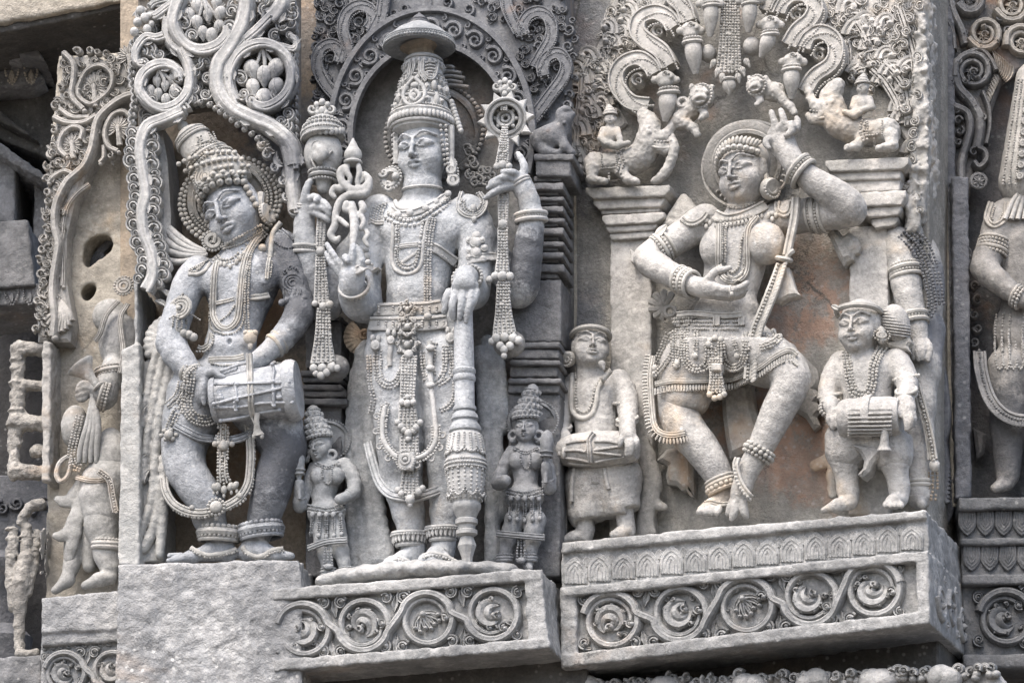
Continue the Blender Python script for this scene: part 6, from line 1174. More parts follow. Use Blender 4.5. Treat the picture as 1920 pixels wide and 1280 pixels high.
    for q in (a(690, 1100, 760, 1120, 830, 1120, 890, 1160), a(700, 1160, 780, 1180, 860, 1190), a(720, 1210, 800, 1230, 870, 1220)): g.band([(x, y, 36) for x, y in q], 5, 9, GROOVE)
    t.part('hair', g, M_WC)
    g = t.g(); g.lathe((814, 250, 2), (814, 250, 18), [(-3.1, 90), (.7, 90), (1, 84), (1, 78), (.6, 76), (.6, 2)], n=56)
    g.ring((814, 250, 16), (0, 0, 1), 96, 5, beads=5); t.part('halo', g, M_WC)
    # side locks and beads round the face
    for e in (-1, 1):
        g = t.g()
        for i in range(9): p = hp((e * 1.04, .85 - .2 * i, .28 - .03 * i)); g.raw(ICO1[0] * 3.4 + p, ICO1[1]); p = hp((e * 1.2, .85 - .2 * i, .1)); g.raw(ICO1[0] * 4 + p, ICO1[1])
        g.tube([tuple((743 if e < 0 else 846, 236 + 12 * i, 92)) for i in range(7)], 6); t.part('side_lock', g, M_JC)
    g = t.g(); g.ring((733, 334, 98), (-.3, 0, 1), 15, 6, n=24); g.ring((733, 334, 100), (-.3, 0, 1), 22, 3.4, beads=3.4); g.ell(742, 331, 108, 8, 8, 8); g.curl(720, 325, 9, 200, 1, 4, 96, 8); g.curl(728, 352, 9, 100, -1, 4, 96, 8); t.part('earring', g, M_JC)
    g = t.g(); g.tube([(843, 298, 94), (848, 312, 98), (847, 330, 98), (850, 345, 96)], 8); g.ring((846, 318, 104), (.2, 0, 1), 7, 3); g.ring((850, 338, 102), (.2, 0, 1), 9, 3.5)
    g.beads([(852, 300, 92), (858, 320, 92), (858, 345, 92)], 3.2); t.part('earring', g, M_JC)
    # collar and necklaces
    e_ = Z(690, 320, 4.267); g = t.g(); g.ring((792, 357, 84), (0, 1, .12), 37, 3.2, fl=1.0, n=32)
    strap(g, hm, e_(215, 240, 250, 300, 340, 310, 440, 290, 540, 250, 640, 190), 4, 5, ROUND)
    strap(g, hm, e_(180, 310, 240, 350, 340, 345, 450, 310, 540, 265, 640, 200), 7, 6, RIM)
    for x, y in e_(240, 350, 335, 335, 460, 300, 540, 250, 590, 215, 640, 185): g.ell(x, y, (hm.at(x, y) or 110) + 5, 7, 7, 4)
    neck(g, hm, e_(150, 360, 220, 400, 330, 420, 440, 390, 540, 320, 660, 240), 4, 2, 9, off=1); neck(g, hm, e_(160, 330, 230, 375, 335, 385, 440, 355, 560, 280, 650, 215), 2.4, 1, off=2)
    t.part('collar', g, M_JC)
    g = t.g(); q = e_(205, 420, 200, 560, 195, 700, 220, 790, 300, 830, 380, 810, 430, 740, 440, 620, 455, 500, 480, 390); strap(g, hm, q, 4, 5, ROUND); neck(g, hm, e_(228, 420, 225, 560, 222, 690, 250, 760, 315, 785, 380, 750, 408, 650, 420, 540, 445, 400), 3.2, 1, off=2)
    neck(g, hm, e_(250, 430, 245, 560, 240, 690, 265, 740, 320, 755, 370, 730, 395, 640), 2.2, 1, off=1); t.part('long_necklace', g, M_JC)
    g = t.g(); beadq = e_(520, 380, 500, 480, 485, 600, 478, 740, 478, 880, 478, 1000, 478, 1100); neck(g, hm, beadq, 2.6, 3, 5.4, off=2); t.part('sacred_thread', g, M_JC); g = t.g()
    x, y = e_(478, 1165)[0]; g.ell(x, y, 140, 8, 7, 6); t.part('thread_clasp', g, M_JC)
    g = t.g(); strap(g, hm, e_(255, 610, 320, 600, 400, 595), 5, 5, TRIPLE); strap(g, hm, e_(510, 610, 570, 640, 640, 690, 710, 740), 9, 7, RIM); neck(g, hm, e_(515, 645, 580, 670, 640, 715, 700, 765), 2.6, 1, off=2); strap(g, hm, e_(270, 740, 330, 700, 395, 655), 4, 4, ROUND); t.part('chest_band', g, M_JC)
    g = t.g(); strap(g, hm, e_(750, 170, 725, 260, 730, 320, 790, 365, 870, 370, 930, 320, 945, 250, 900, 180), 4, 5, DOUBLE); neck(g, hm, e_(775, 190, 760, 270, 800, 325, 850, 335, 900, 300, 915, 240, 880, 180), 2.5, 2, 5.5, off=1)
    x, y = e_(845, 300)[0]; g.ell(x, y, (hm.at(x, y) or 100) + 2, 6, 9, 5); x, y = e_(850, 390)[0]; g.ell(x, y, (hm.at(x, y) or 100) + 2, 5, 7, 5); t.part('shoulder_plate', g, M_JC)
    g = t.g()
    for i in range(5): neck(g, hm, e_(150 - 28 * i, 260 + 8 * i, 120 - 26 * i, 330 + 10 * i, 110 - 24 * i, 400 + 5 * i), 2.6, 1, off=1)
    strap(g, hm, e_(20, 400, 70, 420, 130, 420), 4, 5, DOUBLE); t.part('shoulder_plate', g, M_JC)
    g = t.g()
    for x, y, r in ((893, 442, 9), (891, 454, 12), (892, 474, 11), (879, 450, 6), (904, 450, 6), (881, 470, 6), (908, 465, 7), (880, 482, 6), (905, 485, 7)): g.ell(x, y, (hm.at(x, y) or 106) + 1, r, r, 6); g.ring((x, y, (hm.at(x, y) or 106) + 3), (.2, 0, 1), r * .75, 1.8)
    strap(g, hm, e_(800, 720, 900, 700, 960, 690, 1040, 690), 8, 6, RIM); t.part('armlet', g, M_JC)
    g = t.g(); x, y = 690, 470; strap(g, hm, [(668, 508), (690, 500), (712, 512)], 8, 6, RIM)
    for x, y, r in ((688, 480, 7), (686, 468, 6), (690, 492, 6)): g.ell(x, y, (hm.at(x, y) or 106) + 1, r, r, 5)
    t.part('armlet', g, M_JC)
    # bracelets
    for nm, c, ax, R, rows in (('bracelet', (664, 540, 150), (0, .35, 1), 28, (('b', 0, 3.6), ('b', 8, 3.6), ('t', 14, 2.6))), ('bracelet', (876, 525, 146), (0, .3, 1), 27, (('b', 0, 4), ('b', 8, 4), ('b', 16, 4))), ('bracelet', (574, 474, 94), (.1, 1, .15), 26, (('t', 0, 4), ('b', 6, 2.6), ('t', 11, 4))), ('bracelet', (996, 414, 96), (-.05, 1, .15), 28, (('t', 0, 4.4), ('b', 6, 2.6), ('t', 12, 4.4)))):
        g = t.g(); bangle(g, c, ax, R, rows); t.part(nm, g, M_JC)
    g = t.g(); bangle(g, (566, 392, 104), (.2, 1, .1), 16, (('t', 0, 2.4), ('t', 5, 2.4))); t.part('wristlet', g, M_JC)
    g = t.g(); bangle(g, (978, 346, 106), (-.5, .9, .1), 19, (('t', 0, 2.6), ('t', 6, 2.6))); t.part('wristlet', g, M_JC)
    # belts
    k = Z(670, 560, 4.267); g = t.g(); strap(g, hm, k(140, 95, 250, 90, 400, 85, 550, 80, 680, 60), 12, 7, RIM); strap(g, hm, k(100, 205, 250, 205, 400, 205, 550, 205, 720, 185), 13, 8, RIM)
    for i in range(10):
        for yy in (88, 205): x, y = k(170 + 58 * i, yy)[0]; d = hm.at(x, y) or 120; [g.ell(x, y + o, d + 6, 2.6, 2.6, 3) for o in (-5, 0, 5)]
    t.part('belt', g, M_JC)
    # grotesque mask buckle
    g = t.g()
    for x, y, r in ((764, 580, 12), (764, 612, 15), (764, 645, 16)):
        d = (hm.at(x, y) or 122) + 6
        g.ring((x, y, d), (0, 0, 1), r, 3.2); g.ell(x, y, d + 2, r * .5, r * .45, 6)
        for q in range(8): an = q * math.pi / 4; g.curl(x + r * 1.25 * math.cos(an), y + r * 1.0 * math.sin(an), 4.4, q * 70, 1, 2.4, d, 6)
        for sx in (-1, 1): g.ell(x + sx * r * .45, y - r * .3, d + 4, 3.4, 3.4, 4)
    g.ell(766, 664, 134, 9, 9, 6); t.part('mask_buckle', g, M_JC)
    # central sash of beads
    g = t.g()
    for (x0, y0, x1, y1, w0, w1, n) in ((768, 668, 764, 752, 15, 14, 5), (764, 752, 766, 808, 15, 20, 5), (768, 808, 768, 850, 18, 18, 5), (770, 875, 768, 930, 14, 20, 5)):
        beadstrip(g, [(x0, y0, 128, w0), ((x0 + x1) / 2, (y0 + y1) / 2, 130, (w0 + w1) / 2), (x1, y1, 130, w1)], 0, 2.9, n)
    for x, y, r in ((764, 756, 7), (754, 754, 6), (775, 754, 6), (764, 744, 5), (766, 812, 8), (752, 800, 7), (780, 802, 7), (745, 792, 6), (788, 792, 6), (757, 806, 6), (776, 808, 6), (766, 822, 6), (769, 936, 9), (752, 925, 6), (785, 922, 7), (792, 915, 6), (746, 918, 6), (769, 946, 5)): g.ell(x, y, 138, r, r * 1.1, r * .9)
    t.part('sash', g, M_JC)
    # swags of beads over the thighs
    for q, r, n in ((k(150, 430, 150, 560, 175, 660, 240, 700, 310, 680, 350, 600, 360, 480), 3, 2), (k(190, 420, 195, 600, 240, 660, 300, 640, 340, 560), 2.6, 1), (k(105, 460, 110, 600, 115, 700, 140, 800, 120, 920), 3, 3), (k(700, 380, 700, 540, 660, 640, 620, 670), 3, 2), (k(740, 380, 760, 560, 720, 640, 650, 680), 3, 2), (k(780, 380, 780, 600, 780, 760, 740, 850, 670, 890), 3, 2), (k(620, 360, 600, 520, 610, 600), 3, 2), (k(520, 430, 530, 560, 545, 640), 3, 2)):
        g = t.g(); neck(g, hm, q, r, n, off=1); t.part('bead_swag', g, M_JC)
    for x0, y0, w in ((704, 648, 10), (733, 638, 8), (845, 634, 10)):
        g = t.g(); g.ell(x0, y0, (hm.at(x0, y0) or 120) + 3, w, w * 1.2, 8); g.ell(x0 - 5, y0 - 14, (hm.at(x0, y0) or 120) + 2, 5, 8, 6); g.ell(x0 + 6, y0 - 13, (hm.at(x0, y0) or 120) + 2, 5, 8, 6); g.ring((x0, y0, (hm.at(x0, y0) or 120) + 8), (0, 0, 1), w * .6, 2); t.part('clasp', g, M_JC)
    g = t.g(); strap(g, hm, k(250, 310, 270, 380, 260, 470, 262, 540), 5, 6, ROUND); t.part('ribbon_end', g, M_JC)
    # long looped garland
    g = t.g(); P = [(806, 640, 132), (807, 690, 134), (809, 722, 136), (814, 770, 138), (818, 815, 138), (812, 838, 140), (792, 856, 142), (760, 862, 144), (736, 850, 142), (720, 826, 138), (717, 795, 132), (722, 765, 126), (727, 764, 124)]
    g.band(P, 5, 6, ROUND); q = crom(np.array(P), 5); tn = np.gradient(q[:, :2], axis=0); tn /= np.linalg.norm(tn, axis=1)[:, None]
    for o, r in ((-7, 2.8), (7, 2.8), (0, 2.2)): w = q.copy(); w[:, 0] -= tn[:, 1] * o; w[:, 1] += tn[:, 0] * o; w[:, 2] += 3; g.beads(w[18:] if o else w, r, sub=1)
    for i in range(20, len(q) - 6, 4): g.ring((q[i][0] - tn[i][1] * -12, q[i][1] + tn[i][0] * -12, q[i][2]), (0, 0, 1), 5, 2.2, n=10, m=5)
    for y in (652, 690, 722): g.ell(807, y, 142, 9, 6, 5)
    t.part('garland', g, M_JC)
    g = t.g(); g.poly([(747, 848), (775, 845), (780, 862), (772, 880), (748, 878), (744, 862)], 138, 152, 3); g.ring((760, 861, 152), (0, 0, 1), 8, 3); g.ell(760, 861, 152, 5, 5, 5); g.ring((760, 862, 150), (0, 0, 1), 17, 2.4, beads=2.4); t.part('pendant', g, M_JC)
    g = t.g(); g.band([(690, 830, 60), (700, 870, 76), (712, 905, 92), (730, 925, 106), (752, 931, 112), (775, 932, 112), (800, 927, 110), (838, 914, 100)], 9, 7, TRIPLE); t.part('shawl', g, M_VC)
    # side falls of drapery
    for nm, folds in (('drapery', [[(686, 650, 50), (680, 720, 48), (690, 820, 46), (690, 930, 44), (706, 1050, 46)], [(678, 660, 44), (668, 760, 42), (674, 870, 40), (678, 980, 40), (690, 1066, 42)], [(694, 700, 54), (694, 800, 52), (704, 890, 52), (714, 980, 48), (728, 1052, 48)], [(668, 700, 36), (660, 800, 34), (660, 920, 34), (664, 1060, 36)]]),
                      ('drapery', [[(898, 660, 46), (905, 730, 46), (910, 800, 44), (922, 900, 42), (924, 1050, 40)], [(914, 640, 40), (922, 730, 38), (932, 850, 36), (940, 960, 34)], [(930, 650, 34), (938, 720, 34), (945, 800, 30)]])):
        g = t.g(); s = SDF(F)
        for f in folds: s.chain([(x, y, d - 14, 13 if i < len(f) - 1 else 16) for i, (x, y, d) in enumerate(f)], k=5, smooth=4, fd=.8)
        s.add(g, 3.2, (1.0, 12, 2)); t.part(nm, g, M_GREY, smooth=180)
    # fan of drapery at the left hip
    g = t.g()
    for i in range(8): an = 130 + 16 * i; g.tube([(682, 632, 34, 3), (682 + 20 * math.cos(math.radians(an)), 632 - 20 * math.sin(math.radians(an)), 34, 5), (682 + 36 * math.cos(math.radians(an)), 632 - 34 * math.sin(math.radians(an)), 28, 6)], flat=.7)
    g.curl(684, 630, 11, 0, 1.2, 5, 34, 9); t.part('drapery_fan', g, M_WB)
    for c, R, fl, nm in (((769, 1000, 76), 30, 1.0, 'anklet'), ((830, 990, 78), 28, 1.0, 'anklet')):
        g = t.g(); g.ring(c, (0, 1, .1), R + 2, 4, n=28); g.ring((c[0], c[1] + 22, c[2]), (0, 1, .1), R - 6, 4, n=28)
        for i in range(22): an = 2 * math.pi * i / 22; p = F.L([c])[0] + np.array([math.cos(an) * R, -10, math.sin(an) * R]); g.raw(ICO1[0] * np.array([4, 12, 4]) + p, ICO1[1])
        g.ring((c[0], c[1] + 4, c[2]), (0, 1, .1), R + 4, 2.6, beads=2.6); t.part(nm, g, M_JC)
    y3 = Z(670, 800, 4.267)
    for q in (y3(255, 1050, 330, 1040, 400, 1070, 455, 1110), y3(520, 1030, 600, 1010, 700, 1030, 800, 1080)): g = t.g(); strap(g, hm, q, 3.5, 5, ROUND); neck(g, hm, [(x, y + 4) for x, y in q], 3, 1, off=2); t.part('foot_chain', g, M_JC)

    # --- things held or standing by
    p = Thing(F, 'parasol', 'small domed stone parasol over the tall crown', 'parasol', (788, 92, 85)); g = p.g(); A = (786, 92, 85); B = (786, 30, 85)
    g.lathe(A, B, [(.1, 2), (.08, 40), (0, 60), (0, 66), (.12, 68), (.16, 66), (.3, 60), (.5, 46), (.66, 28), (.72, 22)], n=56); can = p.part('canopy', g, M_GREY)
    g = p.g(); [rowring(g, A, B, tt, R, r, kd) for tt, R, r, kd in ((.06, 68, 3, 'b'), (.14, 67, 2.4, 'b'), (.2, 66, 2.6, 't'))]; p.part('fringe', g, M_GREY)
    g = p.g(); g.lathe(A, B, [(.68, 18), (.72, 22), (.78, 22), (.82, 17), (.86, 18), (.9, 14), (.98, 10), (1.06, 3), (1.1, 1)], n=24); p.part('finial', g, M_DARK)
    g = p.g(); g.lathe((792, 108, 82), (788, 86, 84), [(0, 22), (.5, 24), (1, 40)], n=24); p.part('boss', g, M_WB)
    m = Thing(F, 'mace', 'tall stone mace with beaded bulb under a resting hand of the four armed statue', 'mace', (874, 1060, 160)); A = (868, 545, 160); B = (876, 1060, 150)
    L_ = 515.; g = m.g(); Y = lambda y: (y - 545) / L_
    g.lathe(A, B, [(0, 10), (0, 18), (Y(600), 17), (Y(690), 18.5), (Y(700), 18.5)], n=24); g.lathe(A, B, [(Y(694), 18), (Y(697), 21), (Y(703), 21), (Y(706), 19), (Y(712), 21), (Y(718), 20), (Y(720), 18), (Y(764), 18), (Y(768), 21), (Y(773), 21), (Y(776), 18), (Y(782), 23), (Y(790), 25), (Y(794), 22), (Y(798), 24), (Y(806), 29), (Y(812), 29), (Y(816), 24)], n=28); m.part('shaft', g, M_VC)
    g = m.g(); g.lathe(A, B, [(Y(812), 23), (Y(818), 28), (Y(845), 34), (Y(860), 33), (Y(866), 36), (Y(880), 36), (Y(886), 34), (Y(900), 34), (Y(925), 31), (Y(945), 24), (Y(948), 26), (Y(956), 26), (Y(960), 23), (Y(974), 17), (Y(976), 20), (Y(984), 20), (Y(987), 16), (Y(994), 15), (Y(996), 19), (Y(1003), 19), (Y(1007), 13)], n=28); bulb = m.part('bulb', g, M_JC)
    pa, pb = F.L([A, B]); hmm = Height(F).add(g); gg = m.g(); gg.lathe(A, B, [(Y(812 + i), 30) for i in range(0, 140, 2)], n=60)
    g = m.g()
    for i in range(18):
        an = 2 * math.pi * i / 18; o = np.array([math.cos(an), 0, math.sin(an)])
        for (y0, y1, R0, R1, w) in ((822, 856, 28, 34, 3.6), (888, 940, 34, 26, 3.6)):
            c0 = pa + (pb - pa) * Y(y0) + o * R0; c1 = pa + (pb - pa) * Y(y1) + o * R1
            for q in range(8): g.raw(ICO1[0] * (3.1 if i % 2 else 2.4) + c0 + (c1 - c0) * q / 7 + o * 1.5, ICO1[1])
    for i in range(9):
        for (y0, R0, dy) in ((850, 35, 8), (925, 33, 12)):
            for q in range(9):
                an = 2 * math.pi * (i + q / 8) / 9; o = np.array([math.cos(an), 0, math.sin(an)]); g.raw(ICO1[0] * 2.5 + pa + (pb - pa) * Y(y0 + dy * math.sin(q / 8 * math.pi)) + o * (R0 + .5), ICO1[1])
    for tt, R, r in ((Y(866), 36, 2.4), (Y(880), 36, 2.4), (Y(873), 37, 2.6)): rowring(g, A, B, tt, R, r)
    m.part('bulb_beading', g, M_JC, bulb)
    g = m.g(); g.lathe(A, B, [(Y(1003), 11), (Y(1008), 12), (Y(1024), 17), (Y(1030), 15), (Y(1045), 10), (Y(1060), 9)], n=8); m.part('spike', g, M_JC, smooth=20)
    # discus on its beaded hanging
    c = Thing(F, 'discus', 'spiked stone wheel on a long beaded staff, right of the tall crown', 'discus', (946, 670, 110)); g = c.g(); cc = (948, 222, 104)
    g.lathe((948, 222, 96), (948, 222, 114), [(0, 24), (0, 40), (.8, 40), (1, 38), (1, 35), (.8, 34), (.8, 31), (1, 30), (1, 26), (.8, 24), (0, 24)], n=48)
    for i in range(10): an = i * math.pi / 5 + .12; x, y = 948 + 38 * math.cos(an), 222 - 38 * math.sin(an); nx, ny = math.cos(an), -math.sin(an); g.poly([(x - ny * 9, y + nx * 9), (x + nx * 16, y + ny * 16), (x + ny * 9, y - nx * 9)], 98, 110, 2)
    c.part('wheel', g, M_JC)
    g = c.g(); [g.ring((948, 222, 106), (0, 0, 1), R, r) for R, r in ((15, 4), (7, 3))]
    for i in range(8): an = i * math.pi / 4; g.ell(948 + 20 * math.cos(an), 222 - 20 * math.sin(an), 105, 4, 4, 4)
    c.part('hub', g, M_JC)
    def finial(th, x, y, d, s_=1.0):
        g = th.g()
        for sx in (-1, 1): g.curl(x + sx * 15 * s_, y, 9 * s_, 90 + sx * 60, sx * 1.1, 4 * s_, d, 9)
        for k_, (ox, oy, r) in enumerate(((0, -12, 6), (-9, -8, 5), (9, -8, 5), (0, 2, 7), (-7, 6, 5), (7, 6, 5), (0, 12, 6))): g.ell(x + ox * s_, y + oy * s_, d + 5, r * s_, r * 1.2 * s_, 6 * s_)
        th.part('finial', g, M_JC)
    finial(c, 947, 164, 100)
    g = c.g(); beadstrip(g, [(946, 184, 114, 6), (945, 206, 116, 7)], 0, 2.2, 3); c.part('beaded_staff', g, M_JC); g = c.g(); beadstrip(g, [(947, 236, 114, 5), (945, 270, 116, 9), (942, 308, 116, 13)], 0, 2.4, 5); c.part('beaded_staff', g, M_JC); g = c.g(); beadstrip(g, [(944, 355, 110, 11), (944, 400, 112, 10), (944, 416, 112, 9)], 0, 2.8, 3)
    c.part('beaded_staff', g, M_JC); g = c.g()
    beadstrip(g, [(943, 428, 112, 10), (943, 470, 112, 10), (942, 512, 112, 14)], 0, 2.9, 4); c.part('beaded_staff', g, M_JC); g = c.g(); beadstrip(g, [(944, 530, 112, 12), (944, 580, 112, 15), (946, 625, 112, 22)], 0, 3.1, 5)
    c.part('beaded_staff', g, M_JC)
    for x, y, r in ((943, 420, 9), (943, 309, 9), (932, 312, 7), (954, 312, 7), (942, 518, 10), (928, 518, 8), (956, 518, 8), (918, 524, 7), (946, 632, 9), (930, 634, 9), (962, 634, 9), (922, 640, 7), (972, 638, 8), (938, 648, 8), (956, 648, 8), (945, 655, 8), (945, 667, 6)): g = c.g(); g.ell(x, y, 118, r, r * 1.05, r * .8); c.part('staff_knob', g, M_JC)
    g = c.g(); g.ring((943, 420, 120), (0, 0, 1), 7, 2.4, beads=2.4); c.part('staff_rosette', g, M_JC)
    g = c.g(); g.ell(955, 645, 92, 30, 26, 22); c.part('boss', g, M_WC)
    # conch
    c = Thing(F, 'conch', 'capped conch shell on a long beaded staff, left of the tall crown', 'conch', (604, 705, 110)); s = SDF(F)
    s.ell(606, 288, 104, 37, 44, 32, k=5); s.cone((606, 310, 104, 26), (606, 352, 106, 12), k=16); s.chain([(596, 276, 134, 7), (606, 288, 138, 9), (600, 298, 136, 8), (592, 290, 136, 5)], k=6, smooth=2); s.ell(620, 306, 132, 16, 8, 8, rot=-35, k=6, sub=True)
    s.ell(588, 320, 128, 10, 18, 8, k=5, sub=True)
    g = c.g(); s.add(g, 2.2); c.part('shell', g, M_JC, smooth=180); g = c.g(); g.curl(595, 277, 12, 0, 1.6, 2.4, 128, 8); g.band([(600, 300, 130), (612, 296, 132), (624, 284, 128)], 2.2, 6, ROUND); g.band([(584, 296, 126), (590, 312, 128), (600, 322, 126)], 2.2, 6, ROUND); c.part('shell_whorl', g, M_JC)
    g = c.g(); A = (606, 262, 104); B = (604, 222, 102); g.lathe(A, B, [(0, 36), (.05, 40), (.2, 41), (.3, 38), (.5, 36), (.7, 28), (1, 20)], n=32)
    for tt, R, r in ((.05, 41, 2.6), (.28, 41, 2.6), (.55, 36, 4), (.8, 28, 4)): rowring(g, A, B, tt, R, r)
    for i in range(12): an = math.pi * i / 11; g.ell(606 - 36 * math.cos(an), 246, 102 + 34 * math.sin(an), 6, 8, 5)
    c.part('cap', g, M_JC); finial(c, 604, 206, 98, 1.15)
    g = c.g(); A = (606, 336, 105); B = (606, 326, 105); g.ring((606, 332, 106), (0, 1, 0), 25, 4); g.ring((606, 340, 106), (0, 1, 0), 23, 3, beads=3); g.ring((606, 324, 106), (0, 1, 0), 27, 3, beads=3); c.part('shell_band', g, M_JC)
    g = c.g(); beadstrip(g, [(604, 404, 110, 9), (602, 440, 110, 9), (601, 465, 110, 9)], 0, 2.6, 3); c.part('beaded_staff', g, M_JC); g = c.g(); beadstrip(g, [(601, 478, 112, 9), (602, 520, 112, 12), (604, 570, 112, 16)], 0, 2.9, 4); c.part('beaded_staff', g, M_JC); g = c.g(); beadstrip(g, [(607, 580, 112, 13), (606, 630, 112, 16), (606, 680, 112, 24)], 0, 3.1, 5)
    c.part('beaded_staff', g, M_JC)
    for x, y, r in ((601, 471, 9), (590, 569, 6), (606, 574, 8), (618, 571, 8), (604, 690, 9), (588, 690, 8), (622, 688, 9), (632, 690, 7), (592, 700, 6), (612, 698, 8), (602, 704, 8)): g = c.g(); g.ell(x, y, 118, r, r * 1.05, r * .8); c.part('staff_knob', g, M_JC)
    g = c.g(); g.ell(626, 690, 92, 30, 26, 22); c.part('boss', g, M_WC)
    # lotus
    c = Thing(F, 'lotus', 'pierced stone lotus with bud held up in the lower left side hand', 'lotus', (662, 470, 170)); s = SDF(F)
    s.ell(662, 292, 128, 17, 14, 15, k=4); s.cone((662, 284, 128, 14), (662, 262, 128, 3), k=6); s.ell(662, 304, 128, 15, 5, 14, k=2)
    s.chain([(646, 314, 132, 6.4), (638, 324, 134, 6.4), (642, 342, 136, 6.4), (660, 356, 140, 7.2), (682, 354, 138, 7.2), (692, 340, 134, 6.4), (684, 326, 132, 4.8)], k=4, smooth=3)
    s.chain([(694, 348, 136, 5.6), (682, 364, 140, 7.2), (656, 366, 142, 7.2), (638, 378, 142, 7.2), (630, 400, 142, 6.4), (628, 422, 142, 6.4), (620, 440, 142, 6.4), (630, 452, 142, 4.8), (636, 444, 142, 3.2)], k=3, smooth=3)
    for q in ([(652, 310, 132, 4.8), (650, 322, 134, 5.6), (657, 334, 136, 4.0), (654, 346, 136, 4.0)], [(672, 310, 132, 4.8), (674, 324, 134, 4.8), (670, 338, 136, 4.0), (672, 350, 136, 4.0)], [(684, 330, 130, 4.0), (678, 342, 132, 3.2)], [(640, 356, 136, 6.4), (628, 352, 136, 5.6), (622, 362, 136, 4.8), (628, 370, 136, 4.0)],
              [(650, 382, 150, 6.4), (648, 392, 150, 5.6), (654, 396, 150, 4.0)], [(678, 382, 150, 6.4), (682, 392, 150, 5.6), (676, 398, 150, 4.0)], [(660, 384, 148, 7.2), (664, 410, 152, 8.0), (664, 435, 160, 7.2), (661, 465, 172, 5.6)], [(636, 410, 146, 4.8), (648, 420, 148, 4.0), (652, 424, 150, 3.2)], [(676, 402, 150, 4.8), (682, 416, 150, 4.0), (676, 430, 150, 4.0)], [(684, 430, 144, 4.0), (690, 440, 146, 4.0), (684, 450, 148, 4.0), (690, 462, 148, 3.2)]): s.chain(q, k=3, smooth=3)
    g = c.g(); s.add(g, 2.0); c.part('flower', g, M_JC, smooth=180); g = c.g(); g.ring((662, 305, 128), (0, 1, 0), 15, 3); c.part('bud_ring', g, M_JC)
deity()

# ------------------------------------------------------------------ dancing woman (right panel)
M_D = stone('dancer_stone', light=(.45, .443, .422), mid=(.32, .316, .302), dark=(.1, .105, .115), patina=.26, stain=.34, warm=(.46, .385, .30), streak=.1, speck=.55, rough=.55, bump=.38,
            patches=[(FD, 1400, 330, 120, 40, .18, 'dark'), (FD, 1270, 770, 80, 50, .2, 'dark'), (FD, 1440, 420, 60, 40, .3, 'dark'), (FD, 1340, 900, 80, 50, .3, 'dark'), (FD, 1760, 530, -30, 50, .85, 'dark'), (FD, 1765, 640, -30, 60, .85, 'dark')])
M_JD = stone('dancer_jewel', light=(.48, .47, .435), mid=(.34, .333, .31), patina=.16, stain=.36, warm=(.47, .38, .28), streak=.1, bump=.15, speck=.1)
M_DR = stone('drapery_pale', light=(.40, .39, .36), mid=(.285, .278, .258), patina=.15, stain=.3, streak=.15, bump=.3)
def fringe(g, hm, pts, ln, r=2.0, step=6, off=1):
    # short fluted fringe hanging from a hem
    q = resample(hm.drape(pts, off), step)
    for x, y, d in q: g.ell(x, y + ln * .5, d, r, ln * .5, r, ico=ICO1)
